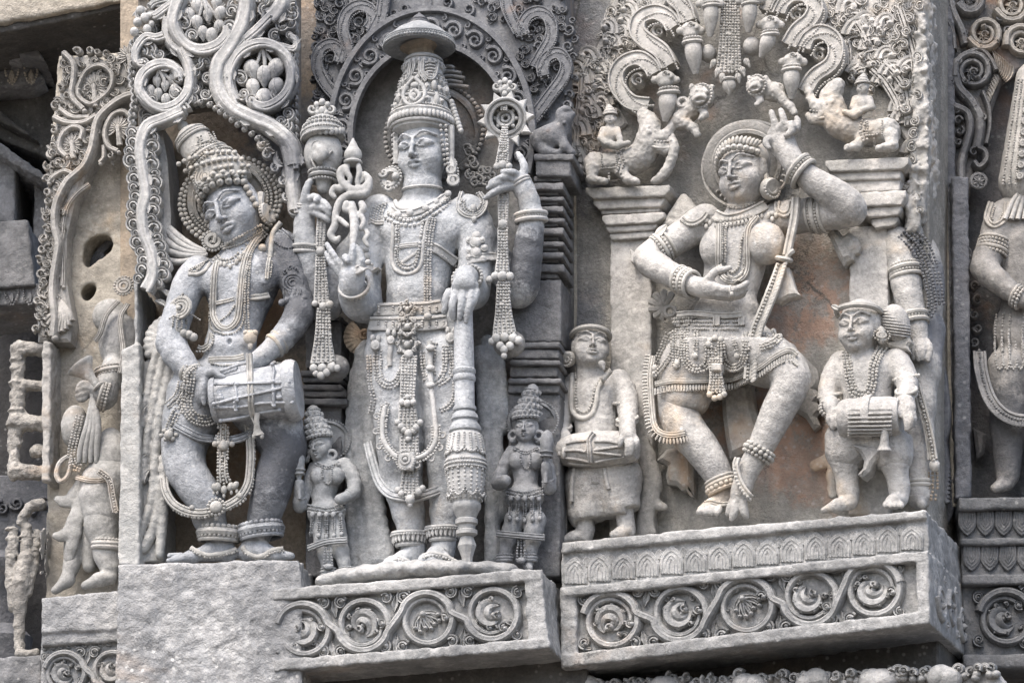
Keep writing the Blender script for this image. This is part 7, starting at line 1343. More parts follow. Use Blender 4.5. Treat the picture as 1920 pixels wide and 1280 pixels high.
def dancer():
    F = FD; t = Thing(F, 'statue', 'dancing woman statue with one arm arched over her head and legs crossed', 'statue', (1370, 975, 80), group='large figures in the wall niches')
    s = SDF(F)
    s.ell(1388, 440, 70, 72, 50, 38, rot=6, k=10); s.cone((1384, 470, 72, 60), (1362, 572, 76, 50), k=20, fd=.7); s.ell(1362, 585, 80, 62, 34, 40, k=16); s.ell(1352, 640, 76, 92, 56, 50, k=20)
    s.ell(1346, 466, 98, 34, 38, 30, k=8); s.ell(1437, 457, 98, 35, 40, 31, k=8)
    s.cone((1392, 365, 86, 25), (1392, 408, 74, 30), k=12)
    s.chain([(1322, 412, 66, 30), (1290, 436, 74, 28), (1258, 456, 86, 26), (1216, 484, 100, 26), (1240, 505, 116, 24), (1278, 525, 134, 19), (1302, 536, 142, 15), (1322, 540, 146, 16), (1342, 545, 150, 14)], k=9, smooth=2)
    fingers(s, [[(1320, 532, 150, 9), (1332, 520, 158, 8), (1342, 509, 160, 7), (1356, 506, 158, 6), (1368, 502, 156, 4.5)], [(1340, 540, 154, 9), (1358, 543, 162, 8), (1374, 544, 164, 7), (1390, 538, 162, 6), (1401, 530, 160, 5)],
                [(1340, 548, 150, 9), (1360, 551, 158, 7.5), (1380, 551, 158, 6.5), (1398, 543, 154, 5)], [(1338, 553, 146, 8), (1358, 557, 150, 7), (1378, 557, 150, 6), (1394, 552, 146, 5)], [(1334, 550, 142, 8), (1356, 552, 142, 6.5), (1378, 550, 142, 5.5), (1396, 546, 142, 4.5)]])
    s.chain([(1456, 412, 64, 31), (1500, 405, 66, 30), (1545, 402, 74, 28), (1594, 394, 88, 29), (1570, 368, 104, 27), (1532, 345, 116, 24), (1498, 318, 122, 19), (1486, 302, 124, 18), (1474, 280, 124, 20)], k=9, smooth=2)
    s.ell(1464, 264, 124, 26, 36, 16, rot=12, k=10)
    fingers(s, [[(1450, 250, 128, 9), (1454, 236, 132, 7.5), (1450, 222, 132, 6), (1446, 210, 130, 5)], [(1460, 244, 132, 9), (1470, 232, 138, 7.5), (1468, 218, 138, 6), (1464, 207, 134, 5)], [(1470, 244, 132, 9), (1484, 234, 138, 8), (1484, 246, 144, 6.5), (1474, 254, 146, 5)],
                [(1478, 250, 128, 8), (1492, 242, 132, 7.5), (1496, 230, 132, 6), (1494, 222, 130, 5)], [(1448, 270, 130, 9), (1440, 262, 138, 7.5), (1436, 270, 142, 6), (1442, 278, 144, 5)]])
    s.chain([(1300, 680, 74, 54), (1274, 745, 80, 37), (1280, 795, 86, 33), (1312, 836, 88, 30), (1338, 874, 84, 25), (1352, 905, 80, 20), (1356, 932, 80, 19)], k=12, smooth=2)
    s.chain([(1352, 944, 84, 16), (1335, 950, 96, 15), (1318, 956, 106, 10)], k=8)
    for i in range(4): s.cone((1326 + 8 * i, 950, 108, 7), (1312 + 11 * i, 960, 118, 7), k=2)
    s.chain([(1418, 668, 78, 52), (1458, 684, 94, 42), (1486, 711, 108, 31), (1464, 760, 110, 28), (1442, 806, 110, 24), (1423, 846, 110, 19), (1408, 872, 112, 17), (1394, 905, 114, 15), (1386, 930, 116, 15)], k=12, smooth=2)
    fingers(s, [[(1388, 930, 118, 9), (1393, 946, 122, 8), (1396, 960, 122, 7), (1400, 968, 120, 5)], [(1382, 934, 118, 9), (1378, 950, 124, 8), (1376, 962, 124, 7), (1372, 972, 122, 5)], [(1378, 934, 114, 8), (1370, 950, 118, 7), (1366, 962, 118, 6)]])
    H = ((1390, 327, 100), -18, -2, 6, 43); head(s, *H, plump=.4)
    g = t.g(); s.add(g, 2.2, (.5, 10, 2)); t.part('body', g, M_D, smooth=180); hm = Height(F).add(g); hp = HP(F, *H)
    a = Z(1300, 200, 4.923); b = Z(1180, 360, 4.923); c = Z(1400, 200, 4.267); e = Z(1190, 540, 4.267); f = Z(1200, 780, 5.333)
    # skirt
    s = SDF(F); s.chain([(1345, 625, 78, 74), (1302, 690, 80, 62), (1285, 740, 84, 48)], k=10, fd=.95); s.chain([(1385, 632, 80, 68), (1436, 668, 90, 55), (1474, 698, 102, 39)], k=10, fd=1.0)
    s.prism([(1190, 724), (1335, 724), (1335, 850), (1190, 850)], -100, 260, 1, k=2, sub=True); s.prism([(1334, 722), (1425, 700), (1425, 850), (1334, 850)], -100, 260, 1, k=2, sub=True); s.prism([(1424, 702), (1478, 660), (1560, 690), (1560, 850), (1424, 850)], -100, 260, 1, k=2, sub=True); s.prism([(1474, 664), (1500, 630), (1600, 700), (1560, 760)], -100, 260, 1, k=2, sub=True); s.prism([(1200, 500), (1560, 500), (1560, 596), (1200, 596)], -100, 260, 1, k=3, sub=True)
    g = t.g(); s.add(g, 2.6, (.5, 10, 2)); t.part('skirt', g, M_D, smooth=70); hm.add(g)
    # hair, headband and halo
    g = t.g(); s = SDF(F); s.head(H[0], rotm(*H[1:4]), H[4]); s.ell(0, .62, -.5, 1.1, 1.12, 1.0, k=.1); s.ell(0, -.3, .6, 1.0, 1.42, 1.0, k=.05, sub=True); s.endhead(); s.add(g, 2.4); hair = t.part('hair', g, M_JD, smooth=180)
    g = t.g()
    for i in range(11):
        an = math.radians(-70 + 140 * i / 10); p = hp((math.sin(an) * 1.08, 1.02 - .42 * math.sin(an) ** 2, math.cos(an) * .95 - .2)); g.raw(ICO2[0] * 6.6 + p, ICO2[1]); g.raw(ICO1[0] * 3 + p + np.array([0, -.5, 6]), ICO1[1])
    for i in range(16): an = math.radians(-75 + 150 * i / 15); p = hp((math.sin(an) * 1.06, 1.42 - .36 * math.sin(an) ** 2, math.cos(an) * .62 - .2)); g.raw(ICO2[0] * np.array([4, 9, 4]) @ rotm(0, 0, -math.degrees(an) * .7).T + p, ICO2[1])
    t.part('hair_curls', g, M_JD, hair, smooth=180)
    g = t.g(); g.lathe((1400, 308, 34), (1400, 308, 52), [(0, 2), (0, 82), (.6, 82), (.75, 78), (.75, 66), (1, 64), (1, 58), (.5, 56), (.5, 2)], n=52)
    for i in range(44): an = 2 * math.pi * i / 44; g.ell(1400 + 72 * math.cos(an), 308 - 72 * 1.08 * math.sin(an), 46, 3.4, 5, 4, rot=math.degrees(an) - 90, ico=ICO1)
    g.ring((1400, 308, 50), (0, 0, 1), 86, 3, n=60, m=6); t.part('halo', g, M_DR)
    g = t.g(); g.lathe((1440, 354, 98), (1450, 354, 106), [(0, 2), (0, 20), (.5, 21), (1, 18), (1, 3)], n=24, flat=1.0); g.ring((1448, 354, 106), (.75, 0, .6), 17, 3, beads=3); g.ring((1448, 354, 106), (.75, 0, .6), 9, 2.6); g.tube([(1432, 305, 96), (1434, 325, 100), (1438, 340, 100)], 6); t.part('earring', g, M_JD)
    # collar and necklaces
    g = t.g(); neck(g, hm, a(320, 930, 420, 935, 520, 905, 640, 870), 3, 1, off=1); strap(g, hm, a(320, 915, 420, 915, 540, 880, 630, 850), 3.5, 4, ROUND); strap(g, hm, a(200, 1000, 300, 1040, 420, 1025, 540, 980, 680, 910), 10, 7, RIM)
    for i in range(13): x = 1342 + i * 7.2; y = 412 - (i - 4) * 1.2 - .35 * (i - 5) ** 2 * .35; g.ell(x, y, (hm.at(x, y) or 105) + 4, 4, 5, 3.5); g.ell(x, y + 9, (hm.at(x, y + 9) or 105) + 3, 3, 5, 3)
    t.part('collar', g, M_JD)
    g = t.g(); strap(g, hm, b(830, 300, 830, 420, 828, 560, 830, 680, 870, 790, 960, 830, 1050, 790, 1090, 700, 1090, 560, 1090, 420, 1110, 320, 1180, 230), 6, 7, TRIPLE); neck(g, hm, b(890, 320, 890, 450, 885, 580, 890, 680, 940, 740, 1000, 700, 1025, 600, 1030, 480, 1060, 370), 2.6, 1, off=2); neck(g, hm, b(860, 320, 860, 450, 858, 600, 870, 720, 960, 790, 1040, 740, 1062, 620, 1062, 480), 2.4, 1, off=2); t.part('long_necklace', g, M_JD)
    for q, nm in ((b(490, 250, 540, 290, 610, 290, 680, 250, 720, 200), 'shoulder_plate'), (a(780, 880, 780, 960, 830, 1000, 890, 970, 910, 880), 'shoulder_plate')):
        g = t.g(); strap(g, hm, q, 6, 6, DOUBLE); q2 = [(x, y + 3) for x, y in q]; neck(g, hm, q2, 2.4, 1, off=3); t.part(nm, g, M_JD)
    g = t.g()
    for x, y in b(710, 290, 1320, 220): g = t.g(); d = (hm.at(x, y) or 100) + 3; [g.ell(x + o, y + 6 - abs(o), d, 4, 6, 4) for o in (-7, 0, 7)]; g.ell(x, y - 5, d, 6, 5, 4); t.part('clasp', g, M_JD)
    # armlets, bracelets
    g = t.g(); bangle(g, (1246, 462, 92), (-.8, -.55, .3), 28, (('b', 0, 3.4), ('t', 7, 4), ('b', 14, 3.4), ('t', -9, 3))); g.leaf(1228, 448, 50, 36, 9, 112, 8); t.part('armlet', g, M_JD)
    g = t.g(); bangle(g, (1530, 404, 72), (1, 0, .15), 31, (('t', -10, 3.4), ('b', -4, 3), ('t', 2, 5), ('b', 9, 3), ('t', 15, 3.4))); t.part('armlet', g, M_JD)
    g = t.g(); bangle(g, (1282, 527, 136), (.85, -.35, .35), 24, (('t', -8, 4), ('b', -2, 3.6), ('t', 5, 4), ('b', 11, 3.4), ('t', 17, 3.4))); t.part('bracelet', g, M_JD)
    g = t.g(); bangle(g, (1502, 322, 122), (-.72, .65, .1), 29, (('t', -6, 5), ('b', 2, 3.4), ('t', 9, 5))); t.part('bracelet', g, M_JD)
    g = t.g(); g.ring((1372, 546, 163), (1, .1, .2), 9, 2.6); g.ell(1372, 551, 174, 3.4, 4.4, 3); t.part('finger_ring', g, M_JD)
    # hem, girdle and hangings
    g = t.g(); hem = e(165, 770, 300, 745, 430, 745, 600, 740, 760, 735, 880, 690, 1000, 640, 1110, 560, 1230, 500, 1300, 540); strap(g, hm, hem, 5, 5, TRIPLE, off=0); fringe(g, hm, [(x, y + 5) for x, y in hem], 14, 2.6, 5.6, 1); neck(g, hm, [(x, y + 18) for x, y in hem], 2.2, 1, off=2); t.part('hem', g, M_JD)
    g = t.g()
    for k_, yy in enumerate((235, 265, 295, 325)): neck(g, hm, e(300 + 10 * k_, yy + 10, 450, yy, 640, yy + 5, 830, yy), 2.4 if k_ % 2 else 2.0, 1, off=2)
    strap(g, hm, e(340, 215, 480, 205, 700, 225, 860, 215), 5, 5, RIM, off=1)
    for x in (345, 420, 660, 860): q = e(x, 230, x, 300); strap(g, hm, q, 6, 6, RIM, off=2)
    t.part('girdle', g, M_JD)
    for q, r, n in ((e(270, 370, 230, 480, 180, 580, 160, 640), 2.8, 3), (e(300, 360, 300, 500, 230, 620, 160, 690), 2.8, 2), (e(330, 350, 330, 480, 330, 620), 2.8, 3), (e(380, 350, 370, 480, 340, 600), 2.6, 2), (e(400, 350, 400, 560, 460, 640, 540, 640, 590, 590, 590, 450), 2.8, 3), (e(490, 330, 490, 430, 485, 540), 2.6, 2), (e(690, 440, 710, 580, 780, 640, 860, 600, 890, 480, 890, 370), 2.8, 3), (e(790, 390, 800, 460, 820, 540), 2.6, 2), (e(1040, 370, 1090, 400, 1120, 380, 1110, 350), 2.6, 2), (e(1010, 470, 1100, 440, 1160, 390), 2.6, 3)):
        g = t.g(); neck(g, hm, q, r, n, off=3.5); x, y = q[-1]; g.ell(x, y, (hm.at(x, y) or 110) + 3, 6, 7, 5); t.part('bead_swag', g, M_JD)
    g = t.g()
    beadstrip(g, [(1343, 638, 130, 13), (1342, 680, 136, 13), (1343, 705, 138, 12), (1344, 735, 138, 17)], 0, 2.7, 5)
    for x, y in e(600, 420, 640, 400, 690, 410, 600, 850, 640, 880, 680, 870, 715, 850): g.ell(x, y, 142, 6, 6, 5)
    g.poly([(x, y) for x, y in e(610, 600, 690, 600, 690, 660, 610, 660)], 128, 150, 2); t.part('sash', g, M_JD)
    g = t.g(); Pg = [(1225, 668, 86), (1220, 704, 92), (1222, 751, 94), (1227, 796, 100), (1240, 812, 106), (1262, 816, 118), (1286, 812, 124)]
    g.band(Pg, 6, 6, TRIPLE); q = resample(crom(np.array(Pg), 6), 6); tn = np.gradient(q[:, :2], axis=0); tn /= np.linalg.norm(tn, axis=1)[:, None]
    for (x, y, d), (tx, ty) in zip(q, tn): g.ell(x - ty * 11, y + tx * 11, d + 3, 2.6, 7, 3, rot=-math.degrees(math.atan2(-ty, tx)) * -1, ico=ICO1)
    t.part('garland', g, M_JD)
    g = t.g(); Pg = [(1493, 372, 108), (1490, 410, 110), (1482, 450, 112), (1476, 480, 114)]; g.band(Pg, 8, 8, DOUBLE); g.ring((1470, 486, 116), (.3, 1, .2), 12, 5); g.tube([(1474, 484, 120), (1482, 474, 124), (1488, 470, 122)], 5)
    Pg = [(1466, 496, 116, 9), (1452, 540, 122, 11), (1436, 580, 126, 11), (1420, 620, 128, 11), (1412, 665, 130, 11), (1408, 712, 132, 12)]; g.band(Pg, 11, 9, RIM); q = resample(crom(np.array(Pg), 6), 7)
    for x, y, d, w in q: g.ell(x + 5, y, d + 9, 8, 4, 4, rot=35, ico=ICO1); g.ell(x - 7, y, d + 8, 3, 3, 3, ico=ICO1)
    t.part('braided_garland', g, M_JD)
    g = t.g(); g.poly([(1462, 500), (1478, 500), (1490, 540), (1500, 552), (1478, 556), (1460, 566), (1446, 560)], 90, 116, 5); t.part('scarf_end', g, M_DR)
    # anklets
    g = t.g(); bangle(g, (1352, 905, 82), (-.35, 1, .15), 26, (('t', 0, 5), ('B', -7, 5), ('t', -14, 5), ('t', 8, 3.4))); t.part('anklet', g, M_JD)
    g = t.g(); bangle(g, (1424, 846, 111), (-.55, -.85, 0), 25, (('b', -5, 4.6), ('B', 3, 5), ('b', 11, 4)), fl=1.0); t.part('anklet', g, M_JD)
    g = t.g(); P = [(1384, 858, 134), (1380, 872, 140), (1384, 892, 140), (1392, 912, 138), (1404, 928, 134), (1410, 934, 128)]; g.band(P, 6, 6, DOUBLE); g.beads([(x - 4, y + 2, d + 4) for x, y, d in P[1:]], 3.6); t.part('foot_chain', g, M_JD)
    g = t.g(); strap(g, hm, f(650, 870, 720, 860, 800, 880, 890, 875), 4, 5, DOUBLE); t.part('foot_chain', g, M_JD)
    # cloth behind
    g = t.g(); s = SDF(F)
    for i in range(7): x0 = 1318 - i * 2; s.chain([(1322, 414, 40, 8), (1300 - i * 8, 396 - i * 6 + i * i * 2.2, 36, 10), (1282 - i * 5, 372 + i * 8, 30, 9)], k=4, smooth=3)
    s.add(g, 2.6, (.6, 10, 2)); t.part('scarf_fan', g, M_DR, smooth=180)
    g = t.g(); g.poly([(1248, 840), (1295, 835), (1298, 870), (1299, 930), (1290, 926), (1284, 916), (1276, 918), (1266, 908), (1250, 906), (1246, 890), (1250, 872), (1240, 866), (1228, 862)], 8, 34, 8); t.part('cloth_end', g, M_DR)
    g = t.g(); g.poly([(1350, 720), (1405, 715), (1412, 760), (1425, 800), (1412, 838), (1395, 845), (1366, 858), (1358, 820), (1352, 770)], 4, 40, 10); t.part('cloth_end', g, M_DR)
    g = t.g(); g.poly([(1466, 690), (1500, 660), (1530, 690), (1536, 720), (1528, 728), (1540, 742), (1530, 752), (1540, 768), (1530, 780), (1536, 796), (1524, 806), (1508, 780), (1490, 770)], 4, 26, 7); t.part('cloth_end', g, M_DR)
    g = t.g()
    for i in range(7): an = 60 + 34 * i; g.tube([(1246, 575, 48, 4), (1246 + 14 * math.cos(math.radians(an)), 575 - 14 * math.sin(math.radians(an)), 52, 6), (1246 + 28 * math.cos(math.radians(an)), 572 - 26 * math.sin(math.radians(an)), 46, 7)], flat=.8)
    g.ring((1256, 584, 58), (.2, .2, 1), 10, 5); t.part('scarf_knot', g, M_DR)
    g = t.g(); g.poly([(1552, 418), (1566, 424), (1578, 440), (1590, 434), (1604, 442), (1612, 458), (1608, 470), (1600, 474), (1598, 484), (1586, 488), (1580, 496), (1570, 480), (1558, 452), (1548, 434)], 20, 56, 8); t.part('scarf_end', g, M_DR)
dancer()
# ------------------------------------------------------------------ two small drummers at the dancer's feet
def small_left():
    F = FD; t = Thing(F, 'statue', 'small drummer statue looking up, left of the dancer, barrel drum across his waist', 'statue', (1120, 1008, 70), group='small figures at the feet of the large ones'); s = SDF(F)
    s.ell(1114, 738, 66, 46, 40, 32, k=8); s.cone((1114, 750, 68, 42), (1120, 820, 72, 40), k=14, fd=.8); s.cone((1104, 680, 74, 24), (1106, 705, 70, 26), k=8)
    s.chain([(1074, 722, 60, 22), (1060, 755, 68, 19), (1054, 790, 80, 17), (1052, 812, 98, 14), (1060, 824, 116, 14)], k=6, smooth=2); s.chain([(1160, 716, 62, 24), (1174, 745, 70, 21), (1178, 775, 84, 18), (1176, 800, 118, 14), (1178, 818, 142, 15)], k=6, smooth=2)
    fingers(s, [[(1184, 824, 148, 6), (1184, 836, 154, 5.5), (1182, 850, 152, 4.5)], [(1176, 824, 150, 6), (1177, 838, 156, 5.5), (1175, 852, 154, 4.5)], [(1168, 818, 148, 6), (1164, 826, 154, 5.5), (1163, 836, 154, 4.5)], [(1190, 820, 142, 6), (1194, 828, 146, 5), (1190, 840, 146, 4.5)], [(1054, 832, 116, 6), (1050, 842, 132, 5), (1050, 852, 134, 4)], [(1062, 830, 124, 6), (1058, 844, 140, 5), (1056, 856, 140, 4)]])
    s.chain([(1092, 900, 66, 34), (1094, 955, 72, 20), (1097, 992, 70, 16), (1096, 1006, 70, 15)], k=8); s.chain([(1162, 890, 66, 34), (1166, 935, 72, 21), (1174, 984, 70, 15), (1178, 996, 70, 14)], k=8)
    s.chain([(1096, 1008, 72, 11), (1075, 1006, 82, 10), (1056, 1012, 90, 6)], k=6); s.chain([(1178, 996, 74, 11), (1164, 998, 88, 11), (1150, 1002, 96, 7)], k=6)
    H = ((1108, 650, 88), 26, 12, -3, 32); head(s, *H, plump=.5); s.cone((1128, 682, 118, 7), (1132, 692, 118, 3), k=4)
    g = t.g(); s.add(g, 2.0, (.6, 9, 2)); t.part('body', g, M_D, smooth=180); hm = Height(F).add(g)
    g = t.g(); s = SDF(F); s.head(H[0], rotm(*H[1:4]), H[4]); s.ell(0, .5, -.55, 1.08, 1.15, 1.02, k=.1); s.ell(0, -.2, .7, 1.0, 1.5, 1.0, k=.05, sub=True); s.endhead(); s.add(g, 2.2); t.part('hair', g, M_D, smooth=180)
    g = t.g(); hp = HP(F, *H); P = [hp((1.1 * math.sin(x), .78 + .1 * math.cos(x), 1.02 * math.cos(x) - .18)) for x in np.linspace(-1.9, 1.9, 16)]; g.Lp = lambda p: np.asarray(p, float)[:, :3]; g.tube([tuple(p) for p in P], 5, sub=2); t.part('headband', g, M_JD)
    g = t.g(); g.lathe((1068, 672, 92), (1062, 674, 104), [(0, 2), (0, 14), (.6, 15), (1, 12), (1, 2)], n=20); g.ring((1063, 674, 104), (-.5, 0, 1), 12, 2.6, beads=2.6); g.ring((1063, 674, 105), (-.5, 0, 1), 5, 2); t.part('earring', g, M_JD)
    q = Z(1030, 580, 5.333); g = t.g(); strap(g, hm, q(235, 640, 225, 850, 230, 1000, 280, 1070, 350, 1090, 430, 1050, 470, 940, 490, 800, 560, 680, 620, 610), 5, 7, ROUND); t.part('necklace', g, M_JD)
    g = t.g(); neck(g, hm, q(265, 640, 265, 800, 270, 960, 310, 1020, 370, 1020, 420, 950, 450, 820, 510, 680), 3, 1, off=2); t.part('necklace', g, M_JD)
    g = t.g(); bangle(g, (1172, 756, 72), (.1, 1, .3), 22, (('b', 0, 4),)); t.part('armlet', g, M_JD); g = t.g(); bangle(g, (1054, 776, 72), (-.1, 1, .2), 20, (('b', 0, 3.6),)); t.part('armlet', g, M_JD)
    g = t.g(); bangle(g, (1176, 792, 94), (0, 1, .6), 19, (('t', 0, 3), ('b', 5, 2.6), ('t', 9, 3))); t.part('bracelet', g, M_JD); g = t.g(); bangle(g, (1052, 808, 90), (.1, 1, .6), 18, (('t', 0, 3), ('b', 5, 2.6), ('t', 9, 3))); t.part('bracelet', g, M_JD)
    s = SDF(F); s.chain([(1125, 860, 66, 50), (1104, 905, 70, 42), (1100, 960, 72, 36)], k=16, fd=.95); s.chain([(1130, 860, 66, 50), (1158, 895, 70, 42), (1164, 945, 72, 36)], k=16, fd=.95); s.prism([(1040, 948), (1072, 944), (1140, 926), (1140, 1020), (1040, 1020)], -60, 200, 1, k=2, sub=True); s.prism([(1139, 926), (1160, 918), (1230, 926), (1230, 1020), (1139, 1020)], -60, 200, 1, k=2, sub=True)
    s.prism([(1040, 780), (1220, 780), (1220, 836), (1040, 836)], -60, 200, 1, k=2, sub=True); g = t.g(); s.add(g, 2.4, (.8, 10, 2)); t.part('skirt', g, M_D, smooth=70); hm.add(g)
    g = t.g(); y2 = Z(1030, 780, 5.12); strap(g, hm, y2(530, 500, 545, 600, 570, 700), 4, 5, ROUND, off=0); g.poly(y2(395, 560, 400, 645, 470, 635, 455, 555), 92, 112, 3); strap(g, hm, y2(240, 500, 220, 650, 215, 820), 4, 5, ROUND, off=0); t.part('skirt_fold', g, M_D)
    g = t.g(); s = SDF(F); s.chain([(1206, 830, 30, 14), (1218, 880, 32, 17), (1222, 912, 34, 18), (1214, 950, 32, 16), (1206, 1000, 34, 14)], k=8, fd=.8, smooth=2); s.chain([(1216, 930, 34, 10), (1236, 948, 34, 8), (1246, 950, 34, 6)], k=6); s.chain([(1210, 960, 34, 8), (1224, 998, 36, 7)], k=6); s.add(g, 2.6, (1, 10, 3)); t.part('sash_end', g, M_DR, smooth=180)
    d = Thing(F, 'drum', 'long barrel drum at the waist of the small drummer looking up', 'drum', (1120, 870, 110)); A = (1047, 846, 112); B = (1194, 838, 112); g = d.g(); g.lathe(A, B, [(0, 2), (0, 22), (.04, 26), (.2, 31), (.5, 35), (.8, 31), (.96, 26), (1, 22), (1, 2)], n=28); d.part('shell', g, M_D); hd = Height(F).add(g); gg = d.g(); gg.lathe(A, B, [(i / 40, 26 + 9 * math.sin(math.pi * i / 40)) for i in range(41)], n=90); hd.add(gg)
    for z_ in (y2(160, 260, 260, 240, 390, 230), y2(140, 330, 250, 325, 350, 340), y2(430, 240, 560, 240, 670, 260), y2(420, 345, 560, 360, 690, 375), y2(430, 325, 560, 305, 690, 285), y2(150, 400, 280, 415, 380, 440), y2(440, 440, 580, 415, 720, 390), y2(180, 450, 300, 465, 400, 460)): g = d.g(); g.tube(hd.drape(z_, 1), 2.6, n=6, sub=1); d.part('lacing_cord', g, M_D)
    g = d.g(); g.band(hd.drape(y2(430, 160, 385, 230, 390, 330, 395, 450), -1), 4.5, 6, DOUBLE, sub=1); d.part('strap', g, M_D)
small_left()
def small_right():
    F = FD; t = Thing(F, 'statue', 'small drummer statue with hair bun and moustache, right of the dancer', 'statue', (1620, 955, 70), group='small figures at the feet of the large ones'); s = SDF(F)
    s.ell(1624, 698, 66, 54, 40, 32, k=8); s.cone((1624, 710, 68, 46), (1628, 790, 70, 42), k=14, fd=.8); s.cone((1612, 655, 76, 24), (1616, 678, 70, 27), k=8)
    s.chain([(1578, 682, 60, 24), (1560, 712, 66, 20), (1552, 742, 78, 17), (1558, 760, 98, 14), (1566, 774, 110, 13)], k=6, smooth=2); s.chain([(1680, 680, 60, 26), (1696, 706, 68, 21), (1702, 728, 84, 17), (1698, 750, 104, 14), (1702, 768, 114, 15)], k=6, smooth=2)
    fingers(s, [[(1566, 776, 116, 6.5), (1572, 786, 122, 5.5), (1570, 798, 120, 4.5)], [(1560, 778, 116, 6.5), (1562, 790, 120, 5.5), (1561, 802, 118, 4.5)], [(1556, 776, 112, 6), (1554, 786, 114, 5), (1556, 796, 114, 4)], [(1572, 768, 118, 6), (1580, 772, 124, 5.5), (1584, 780, 124, 4.5)], [(1704, 772, 122, 6.5), (1708, 786, 126, 6), (1706, 800, 124, 5)], [(1696, 774, 122, 6.5), (1700, 790, 126, 5.5), (1700, 804, 124, 4.5)], [(1710, 768, 116, 6), (1714, 784, 118, 5.5), (1711, 798, 118, 4.5)], [(1690, 762, 120, 6), (1684, 772, 126, 5), (1688, 780, 126, 4)]])
    s.chain([(1592, 820, 66, 36), (1585, 862, 74, 26), (1590, 918, 70, 18), (1592, 934, 70, 17)], k=10); s.chain([(1664, 820, 66, 36), (1676, 862, 74, 26), (1686, 912, 70, 17), (1686, 930, 70, 17)], k=10)
    s.chain([(1592, 942, 74, 14), (1570, 948, 86, 12), (1545, 956, 94, 6)], k=6); s.chain([(1686, 938, 76, 13), (1676, 940, 92, 13), (1662, 946, 102, 7)], k=6)
    for i in range(4): s.cone((1662 + 9 * i, 944, 102, 5), (1660 + 10 * i, 948, 110, 5), k=2)
    H = ((1608, 614, 92), -9, -2, -2, 35); head(s, *H, moustache=True)
    g = t.g(); s.add(g, 2.0, (.6, 9, 2)); t.part('body', g, M_D, smooth=180); hm = Height(F).add(g); hp = HP(F, *H)
    g = t.g(); s = SDF(F); s.head(H[0], rotm(*H[1:4]), H[4]); s.ell(0, .5, -.55, 1.08, 1.15, 1.02, k=.1); s.ell(0, -.2, .7, 1.0, 1.5, 1.0, k=.05, sub=True); s.endhead(); s.ell(1680, 607, 66, 25, 37, 24, rot=10, k=4)
    s.add(g, 2.2); hair = t.part('hair', g, M_D, smooth=180); g = t.g(); hb = Height(F).add(g) if g.v else None
    for i in range(9): g.ring((1680 + (i - 4) * 1.2, 607 + (i - 4) * 5.5, 66), (.25, 1, .25), 25.6 * math.sqrt(max(.05, 1 - ((i - 4) * 5.8 / 37) ** 2)), 1.6, n=28, m=5)
    t.part('hair_strands', g, M_D, hair); g = t.g(); g.poly([(1660, 642), (1694, 632), (1702, 626), (1708, 640), (1702, 648), (1706, 658), (1690, 656), (1664, 650)], 50, 74, 4); t.part('ribbon', g, M_DR)
    g = t.g(); P = [hp((1.14 * math.sin(x), .84 + .14 * math.cos(x), 1.02 * math.cos(x) - .15)) for x in np.linspace(-1.7, 1.9, 16)]; g.Lp = lambda p: np.asarray(p, float)[:, :3]; g.tube([tuple(p) for p in P], 5.5, sub=2); t.part('headband', g, M_JD); g = t.g(); g.leaf(1572, 580, 150, 16, 6, 112, 8); t.part('headband_tuft', g, M_JD)
    g = t.g(); g.ell(1652, 628, 92, 9, 17, 8); g.ring((1653, 628, 96), (.5, 0, 1), 10, 2.4, beads=2.4, fl=1.5); g.ring((1653, 628, 98), (.5, 0, 1), 5, 2, fl=1.5); t.part('earring', g, M_JD)
    q = Z(1520, 540, 4.923); g = t.g(); neck(g, hm, q(330, 590, 345, 720, 365, 860, 400, 960, 470, 985, 540, 960, 570, 860, 580, 740, 620, 620, 670, 540), 3.2, 3, 6.6, off=2); t.part('necklace', g, M_JD)
    g = t.g(); bangle(g, (1699, 708, 70), (-.1, 1, .3), 22, (('b', 0, 4.4),)); t.part('armlet', g, M_JD); g = t.g(); bangle(g, (1556, 742, 80), (-.1, 1, .3), 20, (('t', 0, 4),)); t.part('armlet', g, M_JD)
    g = t.g(); bangle(g, (1699, 738, 96), (0, 1, .8), 18, (('t', -4, 3), ('b', 2, 3), ('t', 8, 3))); t.part('bracelet', g, M_JD); g = t.g(); bangle(g, (1558, 764, 100), (.3, .3, 1), 19, (('b', -4, 3.4), ('b', 4, 3.4))); t.part('bracelet', g, M_JD)
    s = SDF(F); s.chain([(1626, 800, 66, 50), (1594, 830, 70, 44), (1587, 850, 72, 36)], k=12, fd=1.0); s.chain([(1626, 800, 66, 50), (1662, 830, 70, 44), (1674, 852, 72, 36)], k=12, fd=1.0); s.prism([(1530, 832), (1620, 836), (1640, 846), (1760, 838), (1760, 940), (1530, 940)], -60, 200, 1, k=2, sub=True); pass
    s.prism([(1530, 700), (1740, 700), (1740, 780), (1530, 780)], -60, 200, 1, k=2, sub=True); g = t.g(); s.add(g, 2.4, (.8, 10, 2)); t.part('loincloth', g, M_D, smooth=70)
    g = t.g(); g.poly([(1592, 832), (1662, 838), (1650, 850), (1636, 866), (1629, 882), (1616, 893), (1607, 888), (1617, 876), (1619, 862), (1610, 846)], 70, 112, 6); t.part('cloth_end', g, M_D)
    g = t.g(); g.tube([(1660, 790, 138, 7), (1659, 815, 134, 7), (1658, 835, 128, 9), (1658, 843, 126, 13)], n=10); t.part('drum_tassel', g, M_D); g = t.g(); s = SDF(F); s.chain([(1580, 840, 28, 12), (1556, 862, 24, 13), (1530, 872, 18, 12)], k=5, fd=.6); s.chain([(1575, 850, 30, 12), (1562, 890, 28, 12), (1562, 925, 28, 10)], k=5, fd=.7); s.add(g, 2.6, (1, 10, 3)); t.part('cloth_end', g, M_DR, smooth=180)
